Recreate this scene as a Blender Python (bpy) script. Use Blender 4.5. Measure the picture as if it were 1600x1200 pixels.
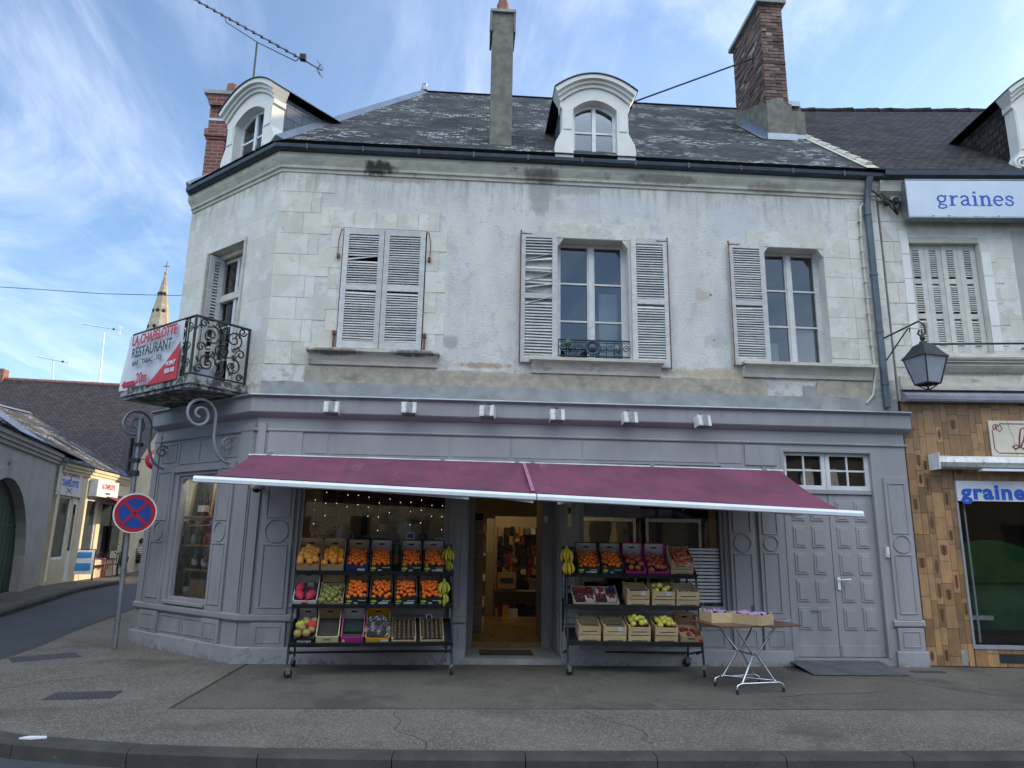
import bpy, bmesh, math, random
from mathutils import Vector as V3, Matrix, noise as mnoise
from math import sin, cos, pi, radians, tan, sqrt, atan2
rnd = random.Random(7)
SC = bpy.context.scene
for o in list(bpy.data.objects): bpy.data.objects.remove(o)
# ------------------------------------------------------------------ camera
FPX = 1090.0
up = V3((80, -4900, FPX)).normalized()
rt = V3((17490, 528, FPX)); rt = (rt - up * rt.dot(up)).normalized()
fw = up.cross(rt)
CAM = V3((0, -9.7, 1.6))
def ray(px, py):
    c = V3((px - 800, py - 600, FPX)); return V3((rt.dot(c), fw.dot(c), up.dot(c)))
cd = bpy.data.cameras.new("camera"); cam = bpy.data.objects.new("camera", cd); SC.collection.objects.link(cam)
cd.sensor_fit = 'HORIZONTAL'; cd.sensor_width = 36; cd.lens = 36 * FPX / 1600; cd.clip_start = .05; cd.clip_end = 3000
cam.matrix_world = Matrix(((rt.x, -rt.y, -rt.z, CAM.x), (fw.x, -fw.y, -fw.z, CAM.y), (up.x, -up.y, -up.z, CAM.z), (0, 0, 0, 1)))
SC.camera = cam
# ------------------------------------------------------------------ light
SUN_AZ, SUN_EL = radians(24), radians(19)      # azimuth from +X towards +Y
SC.view_settings.view_transform = 'Standard'; SC.view_settings.look = 'None'; SC.view_settings.gamma = 1
SC.view_settings.exposure = 1.55
SC.render.engine = 'CYCLES'
W = bpy.data.worlds.new("World"); SC.world = W; W.use_nodes = True
nt = W.node_tree; N = nt.nodes; Lk = nt.links; N.clear()
wo = N.new('ShaderNodeOutputWorld'); bg = N.new('ShaderNodeBackground'); bg.inputs[1].default_value = 0.10
sky = N.new('ShaderNodeTexSky'); sky.sky_type = 'NISHITA'; sky.sun_disc = False
sky.sun_elevation = SUN_EL; sky.sun_rotation = pi / 2 - SUN_AZ; sky.air_density = 1.0; sky.dust_density = .4; sky.ozone_density = 2.6; sky.altitude = 100
tc = N.new('ShaderNodeTexCoord')
sep = N.new('ShaderNodeSeparateXYZ'); Lk.new(tc.outputs['Generated'], sep.inputs[0])
def wm(op, a, b=None, c=None, clamp=False):
    n = N.new('ShaderNodeMath'); n.operation = op; n.use_clamp = clamp
    for i, v in enumerate((a, b, c)):
        if v is None: continue
        if isinstance(v, (int, float)): n.inputs[i].default_value = v
        else: Lk.new(v, n.inputs[i])
    return n.outputs[0]
zz = wm('MAXIMUM', wm('ADD', sep.outputs[2], .12), .05)
cx_ = wm('DIVIDE', sep.outputs[0], zz); cy_ = wm('DIVIDE', sep.outputs[1], zz)
def cloud(sx, sy, rot, scale, det, dist, lo, hi, off=0):
    cmb = N.new('ShaderNodeCombineXYZ'); Lk.new(cx_, cmb.inputs[0]); Lk.new(cy_, cmb.inputs[1])
    mp = N.new('ShaderNodeMapping'); mp.inputs['Rotation'].default_value = (0, 0, rot); mp.inputs['Scale'].default_value = (sx, sy, 1); mp.inputs['Location'].default_value = (off, off * .7, 0)
    Lk.new(cmb.outputs[0], mp.inputs[0])
    no = N.new('ShaderNodeTexNoise'); no.inputs['Scale'].default_value = scale; no.inputs['Detail'].default_value = det; no.inputs['Roughness'].default_value = .62; no.inputs['Distortion'].default_value = dist
    Lk.new(mp.outputs[0], no.inputs['Vector'])
    mr = N.new('ShaderNodeMapRange'); mr.interpolation_type = 'SMOOTHSTEP'; mr.inputs[1].default_value = lo; mr.inputs[2].default_value = hi
    Lk.new(no.outputs[0], mr.inputs[0]); return mr.outputs[0]
c1 = cloud(1, .48, radians(-40), 1.3, 9, 1.5, .44, .80, 3.1)
c2 = cloud(1, .7, radians(20), .55, 5, .6, .42, .75, 9.3)
c3 = cloud(1, .2, radians(-62), 3.2, 10, 1.8, .5, .85, 1.2)
# more high cloud towards the sun side (+X)
side = wm('MULTIPLY_ADD', sep.outputs[0], .9, .42, True)
cl = wm('ADD', wm('MULTIPLY', c1, .6), wm('MULTIPLY', wm('MULTIPLY', c2, side), .95))
cl = wm('ADD', cl, wm('MULTIPLY', c3, .26)); cl = wm('MINIMUM', wm('MULTIPLY', cl, .85), .82)
mx = N.new('ShaderNodeMix'); mx.data_type = 'RGBA'; Lk.new(cl, mx.inputs[0])
Lk.new(sky.outputs[0], mx.inputs[6]); mx.inputs[7].default_value = (4.4, 4.8, 5.9, 1)
bk = N.new('ShaderNodeMapRange'); bk.interpolation_type = 'SMOOTHSTEP'; bk.inputs[1].default_value = .05; bk.inputs[2].default_value = -.45; bk.inputs[4].default_value = .9; Lk.new(sep.outputs[1], bk.inputs[0])  # unseen sky behind the camera: bright cloud added to light the facade
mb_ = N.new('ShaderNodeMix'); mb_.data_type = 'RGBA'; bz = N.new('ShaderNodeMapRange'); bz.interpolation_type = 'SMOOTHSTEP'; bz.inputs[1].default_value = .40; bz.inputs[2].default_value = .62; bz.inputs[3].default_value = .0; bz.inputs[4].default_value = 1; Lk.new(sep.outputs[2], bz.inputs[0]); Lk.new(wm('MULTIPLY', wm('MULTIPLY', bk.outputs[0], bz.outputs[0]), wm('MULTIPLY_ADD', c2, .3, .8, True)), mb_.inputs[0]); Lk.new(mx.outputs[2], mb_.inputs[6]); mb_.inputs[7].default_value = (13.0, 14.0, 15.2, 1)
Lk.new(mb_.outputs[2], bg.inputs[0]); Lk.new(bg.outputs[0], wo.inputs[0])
sd = bpy.data.lights.new("sun", 'SUN'); sd.energy = 2.0; sd.angle = radians(.5); sd.color = (1, .80, .55)
so = bpy.data.objects.new("sun", sd); SC.collection.objects.link(so)
sv = V3((cos(SUN_AZ) * cos(SUN_EL), sin(SUN_AZ) * cos(SUN_EL), sin(SUN_EL)))
so.rotation_euler = sv.to_track_quat('Z', 'Y').to_euler(); so.location = (30, 20, 30)
# ------------------------------------------------------------------ frames and pixel helpers (pixels are only used to measure real positions)
def frame(x, y, deg, z=0): return Matrix.Translation((x, y, z)) @ Matrix.Rotation(radians(deg), 4, 'Z')
F0 = frame(0, 0, 0); FC = frame(-2.87, 0, -40); FR = frame(6.35, 0, -5)
FS = frame(-12.66, 12.9, 97.5); FA = frame(-11.62, 9.45, 106.9)
def L(F, px, py, off=0):
    "local (x, z) on the plane y=off of frame F"
    n = F.to_3x3() @ V3((0, 1, 0)); p0 = F @ V3((0, off, 0)); d = ray(px, py); t = (p0 - CAM).dot(n) / d.dot(n)
    q = F.inverted() @ (CAM + d * t); return q.x, q.z
def G(px, py, z=0):
    d = ray(px, py); return CAM + d * ((z - CAM.z) / d.z)
def AT(px, py, y):
    d = ray(px, py); return CAM + d * ((y - CAM.y) / d.y)
# ------------------------------------------------------------------ materials
MATS = {}
def mat(name, c=(.5, .5, .5), c2=None, rough=.65, scale=4, sx=(1, 1, 1), metal=0, spec=.4, bump=0, bscale=60, tint=0, stains=(), brick=None, emit=None, lo=.35, hi=.65, spots=()):
    m = bpy.data.materials.new(name); MATS[name] = m; m.use_nodes = True; t = m.node_tree; n = t.nodes; l = t.links
    b = n['Principled BSDF']; b.inputs['Metallic'].default_value = metal; b.inputs['Specular IOR Level'].default_value = spec
    co = n.new('ShaderNodeTexCoord')
    def col(v): return (v[0], v[1], v[2], 1)
    def noise(s, sc=(1, 1, 1), det=6, off=0, r=.6):
        mp = n.new('ShaderNodeMapping'); mp.inputs['Scale'].default_value = sc; mp.inputs['Location'].default_value = (off, off * 1.7, off * .3); l.new(co.outputs['Object'], mp.inputs[0])
        k = n.new('ShaderNodeTexNoise'); k.inputs['Scale'].default_value = s; k.inputs['Detail'].default_value = det; k.inputs['Roughness'].default_value = r
        l.new(mp.outputs[0], k.inputs['Vector']); return k.outputs[0]
    def ramp(x, a, z):
        k = n.new('ShaderNodeMapRange'); k.interpolation_type = 'SMOOTHSTEP'; k.inputs[1].default_value = a; k.inputs[2].default_value = z; l.new(x, k.inputs[0]); return k.outputs[0]
    def mixc(f, a, z, mode='MIX'):
        k = n.new('ShaderNodeMix'); k.data_type = 'RGBA'; k.blend_type = mode
        if isinstance(f, float): k.inputs[0].default_value = f
        else: l.new(f, k.inputs[0])
        for i, v in ((6, a), (7, z)):
            if isinstance(v, tuple): k.inputs[i].default_value = col(v)
            else: l.new(v, k.inputs[i])
        return k.outputs[2]
    if c2 is None: c2 = tuple(x * .82 for x in c)
    out = mixc(ramp(noise(scale, sx), lo, hi), c, c2)
    h = None
    if brick:
        bw, bh, ms, mc, f1 = brick
        mp = n.new('ShaderNodeMapping'); l.new(co.outputs['UV'], mp.inputs[0])
        bt = n.new('ShaderNodeTexBrick'); l.new(mp.outputs[0], bt.inputs['Vector']); bt.inputs['Scale'].default_value = 1
        bt.inputs['Brick Width'].default_value = bw; bt.inputs['Row Height'].default_value = bh; bt.inputs['Mortar Size'].default_value = ms; bt.inputs['Mortar Smooth'].default_value = .2
        bt.inputs['Color1'].default_value = (1 - f1,) * 3 + (1,); bt.inputs['Color2'].default_value = (1 + f1,) * 3 + (1,); bt.inputs['Mortar'].default_value = (1, 1, 1, 1); bt.inputs['Bias'].default_value = 0
        out = mixc(1.0, out, bt.outputs['Color'], 'MULTIPLY')
        out = mixc(bt.outputs['Fac'], out, mc)
        inv = n.new('ShaderNodeMath'); inv.operation = 'SUBTRACT'; inv.inputs[0].default_value = 1; l.new(bt.outputs['Fac'], inv.inputs[1]); h = inv.outputs[0]
    if tint:
        at = n.new('ShaderNodeAttribute'); at.attribute_name = 'tint'
        k = n.new('ShaderNodeMapRange'); k.inputs[3].default_value = 1 - tint; k.inputs[4].default_value = 1 + tint; l.new(at.outputs['Fac'], k.inputs[0])
        out = mixc(1.0, out, k.outputs[0], 'MULTIPLY')
    for i, st in enumerate(stains):
        sc_, s3, a, z, cc, amt = st[:6]
        f = ramp(noise(sc_, s3, 8, 3.3 + i * 5.1, .65), a, z)
        if len(st) > 6:
            sp_ = n.new('ShaderNodeSeparateXYZ'); l.new(co.outputs['Object'], sp_.inputs[0]); g_ = n.new('ShaderNodeMapRange'); g_.interpolation_type = 'SMOOTHSTEP'; g_.inputs[1].default_value = st[6][1]; g_.inputs[2].default_value = st[6][0]; l.new(sp_.outputs[2], g_.inputs[0])
            q_ = n.new('ShaderNodeMath'); q_.operation = 'MULTIPLY'; l.new(g_.outputs[0], q_.inputs[0]); l.new(f, q_.inputs[1]); f = q_.outputs[0]
        k = n.new('ShaderNodeMath'); k.operation = 'MULTIPLY'; l.new(f, k.inputs[0]); k.inputs[1].default_value = amt
        out = mixc(k.outputs[0], out, cc)
    for (ux, uz, rx, rz, cc, amt) in spots:
        sp_ = n.new('ShaderNodeSeparateXYZ'); l.new(co.outputs['Object'], sp_.inputs[0]); ds = []
        for o_, c_, r_ in ((0, ux, rx), (2, uz, rz)):
            a_ = n.new('ShaderNodeMath'); a_.operation = 'MULTIPLY_ADD'; l.new(sp_.outputs[o_], a_.inputs[0]); a_.inputs[1].default_value = 1 / r_; a_.inputs[2].default_value = -c_ / r_; p_ = n.new('ShaderNodeMath'); p_.operation = 'MULTIPLY'; l.new(a_.outputs[0], p_.inputs[0]); l.new(a_.outputs[0], p_.inputs[1]); ds.append(p_.outputs[0])
        d_ = n.new('ShaderNodeMath'); d_.operation = 'ADD'; l.new(ds[0], d_.inputs[0]); l.new(ds[1], d_.inputs[1])
        e_ = n.new('ShaderNodeMath'); e_.operation = 'MULTIPLY_ADD'; l.new(noise(11 if rx > .05 else 60, (1, 1, .5)), e_.inputs[0]); e_.inputs[1].default_value = 2.4; l.new(d_.outputs[0], e_.inputs[2])
        f_ = n.new('ShaderNodeMapRange'); f_.interpolation_type = 'SMOOTHSTEP'; f_.inputs[1].default_value = 2.3; f_.inputs[2].default_value = 1.4; f_.inputs[3].default_value = 0; f_.inputs[4].default_value = amt; l.new(e_.outputs[0], f_.inputs[0])
        out = mixc(f_.outputs[0], out, cc)
    l.new(out, b.inputs['Base Color'])
    rr = n.new('ShaderNodeMapRange'); rr.inputs[3].default_value = max(0, rough - .08); rr.inputs[4].default_value = min(1, rough + .1); l.new(noise(scale * 2.3), rr.inputs[0]); l.new(rr.outputs[0], b.inputs['Roughness'])
    if bump or h:
        bp = n.new('ShaderNodeBump'); bp.inputs['Strength'].default_value = .55; bp.inputs['Distance'].default_value = 1
        s1 = n.new('ShaderNodeMath'); s1.operation = 'MULTIPLY'; l.new(noise(bscale, det=5), s1.inputs[0]); s1.inputs[1].default_value = bump
        hh = s1.outputs[0]
        if h:
            s2 = n.new('ShaderNodeMath'); s2.operation = 'MULTIPLY_ADD'; l.new(h, s2.inputs[0]); s2.inputs[1].default_value = .012; l.new(hh, s2.inputs[2]); hh = s2.outputs[0]
        l.new(hh, bp.inputs['Height']); l.new(bp.outputs[0], b.inputs['Normal'])
    if emit: b.inputs['Emission Color'].default_value = col(emit[0]); b.inputs['Emission Strength'].default_value = emit[1]
    return m
def glass(name, tint=(.9, .95, .95), f0=.05, rough=.01, f1=.5):
    m = bpy.data.materials.new(name); m.use_nodes = True; t = m.node_tree; n = t.nodes; n.clear(); l = t.links
    o = n.new('ShaderNodeOutputMaterial'); mx = n.new('ShaderNodeMixShader'); tr = n.new('ShaderNodeBsdfTransparent'); gl = n.new('ShaderNodeBsdfGlossy')
    tr.inputs[0].default_value = tint + (1,); gl.inputs['Roughness'].default_value = rough
    fr = n.new('ShaderNodeFresnel'); fr.inputs[0].default_value = 1.5
    k = n.new('ShaderNodeMath'); k.operation = 'MULTIPLY_ADD'; k.use_clamp = True; l.new(fr.outputs[0], k.inputs[0]); k.inputs[1].default_value = 1.4; k.inputs[2].default_value = f0
    no = n.new('ShaderNodeTexNoise'); no.inputs['Scale'].default_value = 1.3; bp = n.new('ShaderNodeBump'); bp.inputs['Distance'].default_value = .02; bp.inputs['Strength'].default_value = .12; tcn = n.new('ShaderNodeTexCoord')
    l.new(tcn.outputs['Object'], no.inputs['Vector']); l.new(no.outputs[0], bp.inputs['Height']); l.new(bp.outputs[0], gl.inputs['Normal'])
    l.new(k.outputs[0], mx.inputs[0]); l.new(tr.outputs[0], mx.inputs[1]); l.new(gl.outputs[0], mx.inputs[2]); l.new(mx.outputs[0], o.inputs[0]); MATS[name] = m; return m
GRM = (.10, .095, .085)
mat('plaster', (.61, .60, .555), (.51, .505, .475), .85, 2.2, (1, 1, .5), bump=.022, bscale=34, stains=[(5, (1.6, 1, .18), .44, .66, (.27, .25, .21), .75, (7.0, 6.2)), (7, (1, 1, 1.2), .46, .64, (.30, .26, .20), .75, (3.75, 4.35)), (14, (1, 1, 1), .60, .66, (.36, .30, .21), .6, (3.7, 5.0)), (6, (1, 1, .8), .52, .66, (.42, .43, .43), .7), (2.6, (1, 1, 1), .56, .62, (.62, .58, .47), .6), (22, (1, 1, .7), .62, .67, (.36, .34, .30), .6), (1.3, (1.2, 1, .22), .58, .76, (.33, .32, .30), .5), (2.2, (1.6, 1, .35), .60, .78, (.30, .29, .27), .55), (9, (1, 1, 1), .66, .74, (.33, .31, .28), .6), (.9, (1, 1, .6), .55, .75, (.66, .65, .62), .6)], spots=[(1.0, 6.72, .20, .38, (.30, .29, .26), .8), (1.5, 6.85, .5, .12, (.33, .31, .27), .6), (-1.2, 6.88, .7, .08, (.25, .23, .2), .6), (3.58, 5.22, .022, .022, (.02, .02, .02), 1), (3.60, 4.52, .024, .024, (.02, .02, .02), 1), (3.45, 5.2, .16, .12, (.42, .34, .25), .6), (3.62, 4.5, .2, .14, (.42, .41, .38), .7), (-.28, 4.35, .14, .12, (.3, .29, .27), .7), (3.62, 4.0, 1.0, .10, (.42, .33, .2), .7), (.2, 4.02, .5, .05, (.3, .2, .12), .7), (4.0, 6.4, .5, .35, (.50, .52, .54), .7), (2.2, 6.6, .9, .2, (.52, .54, .55), .6)])
mat('stone', (.60, .57, .49), (.54, .52, .455), .85, 3, bump=.006, bscale=24, tint=.10, stains=[(5, (1.6, 1, .18), .44, .66, (.27, .25, .21), .75, (7.0, 6.2)), (7, (1, 1, 1.2), .46, .64, (.30, .26, .20), .75, (3.75, 4.35)), (14, (1, 1, 1), .60, .66, (.36, .30, .21), .6, (3.7, 5.0)), (3, (1, 1, 1), .50, .60, (.64, .64, .60), .75), (9, (1, 1, 1), .58, .66, (.42, .39, .32), .5), (2.6, (1, 1, .6), .60, .76, (.28, .27, .24), .5), (14, (1, 1, 1), .68, .76, (.3, .27, .22), .6)])
mat('ashlar', (.61, .58, .50), (.54, .52, .46), .85, 2.2, (1, 1, .5), bump=.006, bscale=24, brick=(.57, .33, .004, (.46, .44, .38), .06), stains=[(5, (1.6, 1, .18), .44, .66, (.27, .25, .21), .75, (7.0, 6.2)), (7, (1, 1, 1.2), .46, .64, (.30, .26, .20), .75, (3.75, 4.35)), (14, (1, 1, 1), .60, .66, (.36, .30, .21), .6, (3.7, 5.0)), (3, (1, 1, 1), .50, .60, (.64, .64, .60), .75), (9, (1, 1, 1), .60, .68, (.44, .41, .34), .5), (1.9, (1, 1, .5), .60, .78, (.30, .29, .26), .5), (12, (1, 1, 1), .7, .76, (.3, .28, .24), .5)])
mat('old_stone', (.56, .53, .44), (.44, .42, .36), .9, 4, (1, 1, 2), bump=.012, bscale=16, tint=.06, spots=[(-1.45, 7.0, .28, .13, (.045, .042, .038), .95), (1.0, 7.0, .35, .15, (.12, .11, .10), .85), (2.9, 7.05, .6, .09, (.2, .19, .17), .7), (4.6, 6.98, .4, .1, (.2, .18, .15), .6), (-1.9, 4.12, .5, .05, (.06, .06, .055), .8), (-.8, 4.13, .4, .05, (.05, .05, .045), .8)], stains=[(3.5, (1, 1, 1.6), .58, .70, (.17, .165, .15), .7), (8, (1, 1, 2), .6, .7, (.42, .27, .14), .25)])
mat('render_band', (.46, .40, .31), (.33, .30, .25), .95, 7, bump=.03, bscale=90, stains=[(2, (1, 1, 2), .55, .7, (.16, .16, .15), .6), (5, (1, 1, 1), .62, .7, (.46, .33, .2), .45)])
mat('cement', (.33, .34, .32), (.24, .25, .245), .9, 3, bump=.006, bscale=30, stains=[(3, (1, 1, 1), .55, .72, (.13, .13, .12), .6)])
mat('slate', (.050, .050, .050), (.032, .033, .034), .85, 1.3, bump=.006, bscale=30, brick=(.17, .09, .006, (.012, .012, .014), .42), stains=[(1.0, (1, 1, 1), .5, .75, (.12, .115, .09), .5), (3.5, (1, 1, 1), .56, .70, (.10, .10, .09), .6)])
mat('new_slate', (.12, .135, .16), (.10, .115, .14), .4, 1.3, brick=(.30, .20, .006, (.02, .02, .03), .15))
mat('clay_tile', (.042, .035, .036), (.028, .026, .027), .95, 2, bump=.006, bscale=30, brick=(.17, .12, .016, (.008, .008, .008), .55), stains=[(14, (1, 1, 1), .62, .70, (.20, .19, .17), .6), (2, (1, 1, 1), .5, .7, (.07, .065, .05), .5)])
mat('red_tile_roof', (.06, .045, .045), (.04, .034, .036), .85, 2, bump=.006, bscale=30, brick=(.2, .14, .02, (.015, .013, .015), .35))
mat('zinc', (.34, .38, .43), (.27, .30, .35), .42, 3, metal=.7, stains=[(4, (1, 1, 1), .6, .75, (.15, .16, .17), .4)])
mat('gutter', (.055, .075, .095), (.04, .052, .065), .45, 5, metal=.3, stains=[(9, (1, 1, 1), .6, .75, (.14, .15, .16), .5)])
mat('pipe', (.12, .15, .18), (.09, .11, .13), .5, 5, metal=.3)
mat('brick', (.175, .11, .09), (.12, .083, .075), .9, 6, bump=.01, bscale=40, tint=.5, stains=[(5, (1, 1, 1), .58, .72, (.11, .10, .10), .6), (20, (1, 1, 1), .68, .74, (.45, .42, .38), .5)])
mat('mortar', (.33, .30, .27), None, .95, 6, bump=.01)
mat('brick_red', (.22, .07, .055), (.15, .055, .045), .85, 5, brick=(.22, .075, .01, (.25, .18, .16), .2))
mat('roughcast', (.21, .195, .165), (.14, .13, .11), .95, 7, bump=.012, bscale=45, stains=[(6, (1, 1, .4), .55, .7, (.11, .105, .095), .5), (16, (1, 1, 1), .68, .74, (.5, .49, .45), .5)])
mat('terracotta', (.28, .13, .09), (.18, .09, .07), .8, 9, stains=[(9, (1, 1, 1), .55, .7, (.12, .10, .09), .6)])
mat('white_stone', (.72, .71, .66), (.66, .65, .61), .75, 3, stains=[(5, (1, 1, .5), .64, .78, (.35, .36, .28), .45)])
mat('shop_paint', (.298, .290, .296), (.26, .254, .26), .5, 1.7, (1, 1, .3), bump=.0012, bscale=35, stains=[(3, (1, 1, .25), .58, .78, (.20, .195, .20), .55), (4, (1.5, 1, .4), .42, .64, (.17, .165, .16), .6, (.05, .7)), (6, (1.3, 1, .2), .5, .7, (.18, .17, .165), .55, (3.5, 3.1)), (26, (1, 1, .4), .67, .72, (.40, .39, .39), .55), (1.1, (1, 1, .6), .5, .7, (.35, .345, .35), .5), (40, (1, 1, 1), .69, .73, (.13, .12, .11), .7)])
mat('shop_paint_low', (.32, .32, .335), (.27, .27, .28), .5, 2.5, bump=.0015, bscale=35, stains=[(7, (1, 1, 1), .56, .68, (.15, .15, .145), .65), (12, (1, 1, 1), .45, .6, (.12, .12, .11), .7, (0, .09))])
mat('grey_metal', (.27, .27, .31), None, .45, 6)
mat('shutter', (.52, .52, .49), (.43, .435, .42), .75, 7, (1, 1, 2), bump=.003, bscale=50, tint=.14, stains=[(16, (1, 1, 2.5), .55, .65, (.34, .325, .29), .7), (5, (1, 1, 1), .68, .76, (.30, .15, .08), .6)])
mat('shutter_cream', (.55, .53, .46), (.47, .46, .43), .75, 7, bump=.003, bscale=50, tint=.1, stains=[(12, (1, 1, 2.5), .60, .68, (.28, .26, .24), .6), (5, (1, 1, 1), .7, .76, (.33, .15, .08), .6)])
mat('rust', (.22, .085, .045), (.12, .05, .035), .9, 18)
mat('frame_paint', (.60, .60, .58), (.52, .52, .51), .6, 8, stains=[(14, (1, 1, 1), .6, .7, (.3, .28, .26), .5)])
mat('frame_white', (.75, .76, .76), None, .45, 8)
mat('black_iron', (.018, .022, .022), (.028, .035, .033), .5, 12, stains=[(14, (1, 1, 1), .62, .7, (.10, .05, .035), .6)])
mat('rack_black', (.016, .018, .022), (.024, .026, .03), .42, 14)
mat('rubber', (.012, .012, .012), None, .7, 14)
mat('chrome', (.62, .62, .64), None, .22, 8, metal=1)
mat('galva', (.36, .38, .40), (.28, .30, .32), .42, 8, metal=.8)
mat('slab', (.35, .35, .33), (.24, .24, .23), .9, 6, stains=[(7, (1, 1, 1), .44, .55, (.035, .037, .037), .9)])
mat('awning_cloth', (.185, .050, .092), (.125, .038, .066), .85, 1.6, (1, 1, 1), bump=.002, bscale=70, brick=(1.18, 60, .007, (.12, .035, .06), .05), stains=[(4, (1, .5, 1), .48, .68, (.13, .06, .085), .75), (14, (1, .4, 1), .56, .70, (.08, .035, .05), .55), (30, (1, 1, 1), .62, .70, (.06, .03, .04), .6), (2.2, (1.5, .3, 1), .6, .72, (.34, .12, .2), .5)])
mat('pale_pink', (.6, .3, .3), None, .5, 3); mat('seam_pink', (.42, .17, .27), (.33, .12, .2), .7, 8); mat('bell_blue', (.02, .035, .06), (.04, .06, .09), .35, 14); mat('ball_green', (.06, .12, .06), (.04, .08, .05), .4, 14); mat('white_metal', (.72, .76, .78), (.66, .70, .72), .35, 4, stains=[(8, (1, 1, 1), .66, .76, (.4, .4, .38), .4)])
mat('black', (.01, .01, .012), None, .6, 8)
mat('white_plastic', (.68, .68, .65), (.55, .55, .52), .5, 12, stains=[(16, (1, 1, .4), .55, .68, (.16, .15, .12), .7)])
mat('banner', (.66, .68, .72), None, .55, 2); mat('red', (.55, .03, .04), None, .5, 4); mat('ink', (.03, .03, .045), None, .5, 4); mat('white', (.75, .75, .76), None, .5, 4)
mat('sign_red', (.42, .015, .03), None, .4, 4); mat('sign_blue', (.012, .06, .30), None, .4, 4); mat('letter_blue', (.02, .10, .50), None, .4, 4)
mat('box_sign', (.60, .66, .74), (.52, .58, .66), .4, 1, stains=[(7, (1, 1, .3), .62, .75, (.35, .36, .36), .5)])
mat('tile_brown', (.33, .18, .08), (.23, .145, .075), .35, 9, (1, 1, .6), tint=.33, bump=.003, bscale=30, spec=.5)
mat('tile_joint', (.09, .055, .035), None, .9, 9); mat('leaf_print', (.12, .05, .03), None, .5, 20)
mat('cream_sign', (.62, .58, .46), (.55, .50, .38), .4, 3); mat('green_cloth', (.015, .13, .02), (.01, .08, .015), .8, 2)
mat('wood', (.42, .26, .12), (.33, .19, .085), .6, 5, (1, 8, 8)); mat('wood_pale', (.50, .38, .21), (.40, .29, .16), .75, 6, (1, 10, 10), tint=.13)
mat('table_top', (.14, .06, .035), (.10, .04, .025), .35, 6)
mat('card_tan', (.40, .27, .15), (.34, .22, .12), .85, 6); mat('card_green', (.012, .028, .024), (.018, .035, .03), .5, 9); mat('card_inner', (.44, .38, .34), None, .85, 5)
mat('card_blue', (.015, .03, .14), None, .5, 6); mat('card_magenta', (.48, .02, .22), None, .5, 6); mat('card_white', (.58, .56, .56), None, .6, 6); mat('card_yellow', (.62, .33, .02), None, .6, 6)
mat('card_cream', (.60, .56, .30), None, .6, 6); mat('lime', (.42, .62, .02), None, .5, 6); mat('card_dark', (.05, .04, .035), None, .8, 6); mat('netting', (.55, .03, .06), (.40, .02, .05), .6, 90, bump=.01, bscale=120)
def fruit(name, c, c2, r=.42, s=18): mat(name, c, c2, r, s, bump=.003, bscale=140, spec=.5)
fruit('clementine', (.80, .17, .006), (.66, .11, .005)); fruit('orange', (.80, .32, .02), (.72, .22, .015)); fruit('grapefruit', (.76, .36, .05), (.70, .24, .04)); fruit('red_apple', (.36, .025, .02), (.50, .16, .05)); fruit('yellow_apple', (.62, .52, .06), (.52, .48, .07))
fruit('pear', (.24, .25, .05), (.16, .14, .04)); fruit('mango', (.24, .27, .07), (.33, .16, .06)); fruit('kiwi', (.11, .07, .035), (.07, .045, .025), .8); fruit('banana', (.70, .47, .02), (.55, .42, .03), .5, 9); fruit('strawberry', (.32, .01, .015), (.2, .008, .012), .4, 30)
mat('banana_green', (.46, .42, .03), (.30, .33, .03), .5, 9); mat('pineapple', (.22, .11, .03), (.12, .07, .02), .8, 40, bump=.02, bscale=60); mat('leaf', (.05, .10, .03), (.03, .07, .02), .5, 9)
mat('violet_paper', (.40, .25, .44), (.31, .18, .36), .7, 9); mat('clear_bag', (.5, .52, .54), None, .25, 9)
mat('pavement', (.108, .098, .082), (.078, .071, .060), .9, .8, bump=.010, bscale=60, stains=[(62, (1, 1, 1), .52, .62, (.20, .18, .145), .7), (80, (1, 1, 1), .60, .66, (.03, .03, .03), .7), (1.1, (1, 1, 1), .50, .66, (.048, .045, .04), .75), (2.6, (1, .5, 1), .58, .70, (.16, .15, .13), .5), (16, (1, 1, 1), .66, .69, (.02, .02, .02), .8)])
mat('pavement_worn', (.126, .115, .096), (.088, .081, .068), .9, .9, bump=.012, bscale=55, stains=[(56, (1, 1, 1), .50, .60, (.27, .245, .20), .75), (75, (1, 1, 1), .60, .66, (.035, .035, .033), .7), (.9, (1, 1, 1), .52, .68, (.062, .057, .05), .7), (3.2, (1, .6, 1), .58, .7, (.17, .16, .135), .5), (14, (1, 1, 1), .67, .70, (.02, .02, .02), .8)])
mat('kerb', (.062, .058, .052), (.042, .040, .037), .85, 3, bump=.008, bscale=50, stains=[(30, (1, 1, 1), .62, .7, (.15, .15, .14), .5)])
mat('asphalt', (.060, .064, .072), (.048, .052, .058), .8, 1.2, bump=.004, bscale=120); mat('moss', (.05, .055, .03), (.03, .03, .025), .95, 12); mat('manhole', (.022, .021, .024), None, .6, 9, brick=(.05, .05, .01, (.055, .05, .05), .1)); mat('checker_plate', (.20, .21, .22), (.15, .155, .16), .45, 4, metal=.7, bump=.006, bscale=60)
mat('earth', (.16, .15, .12), None, .95, .2)
mat('old_render', (.42, .40, .37), (.36, .34, .31), .9, 1.2, stains=[(1.5, (1, 1, .5), .55, .75, (.27, .25, .22), .5)]); mat('cream_render', (.62, .54, .38), (.56, .48, .34), .9, 1.5, stains=[(2, (1, 1, .5), .6, .75, (.4, .35, .26), .4)])
mat('green_door', (.035, .065, .05), (.028, .05, .04), .6, 2); mat('dark_glass', (.03, .035, .04), None, .12, 3, spec=.6); mat('dark_red', (.20, .012, .02), None, .7, 4); mat('spire_stone', (.42, .36, .27), (.33, .285, .215), .9, .6, brick=(.9, .45, .04, (.26, .22, .15), .1))
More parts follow.
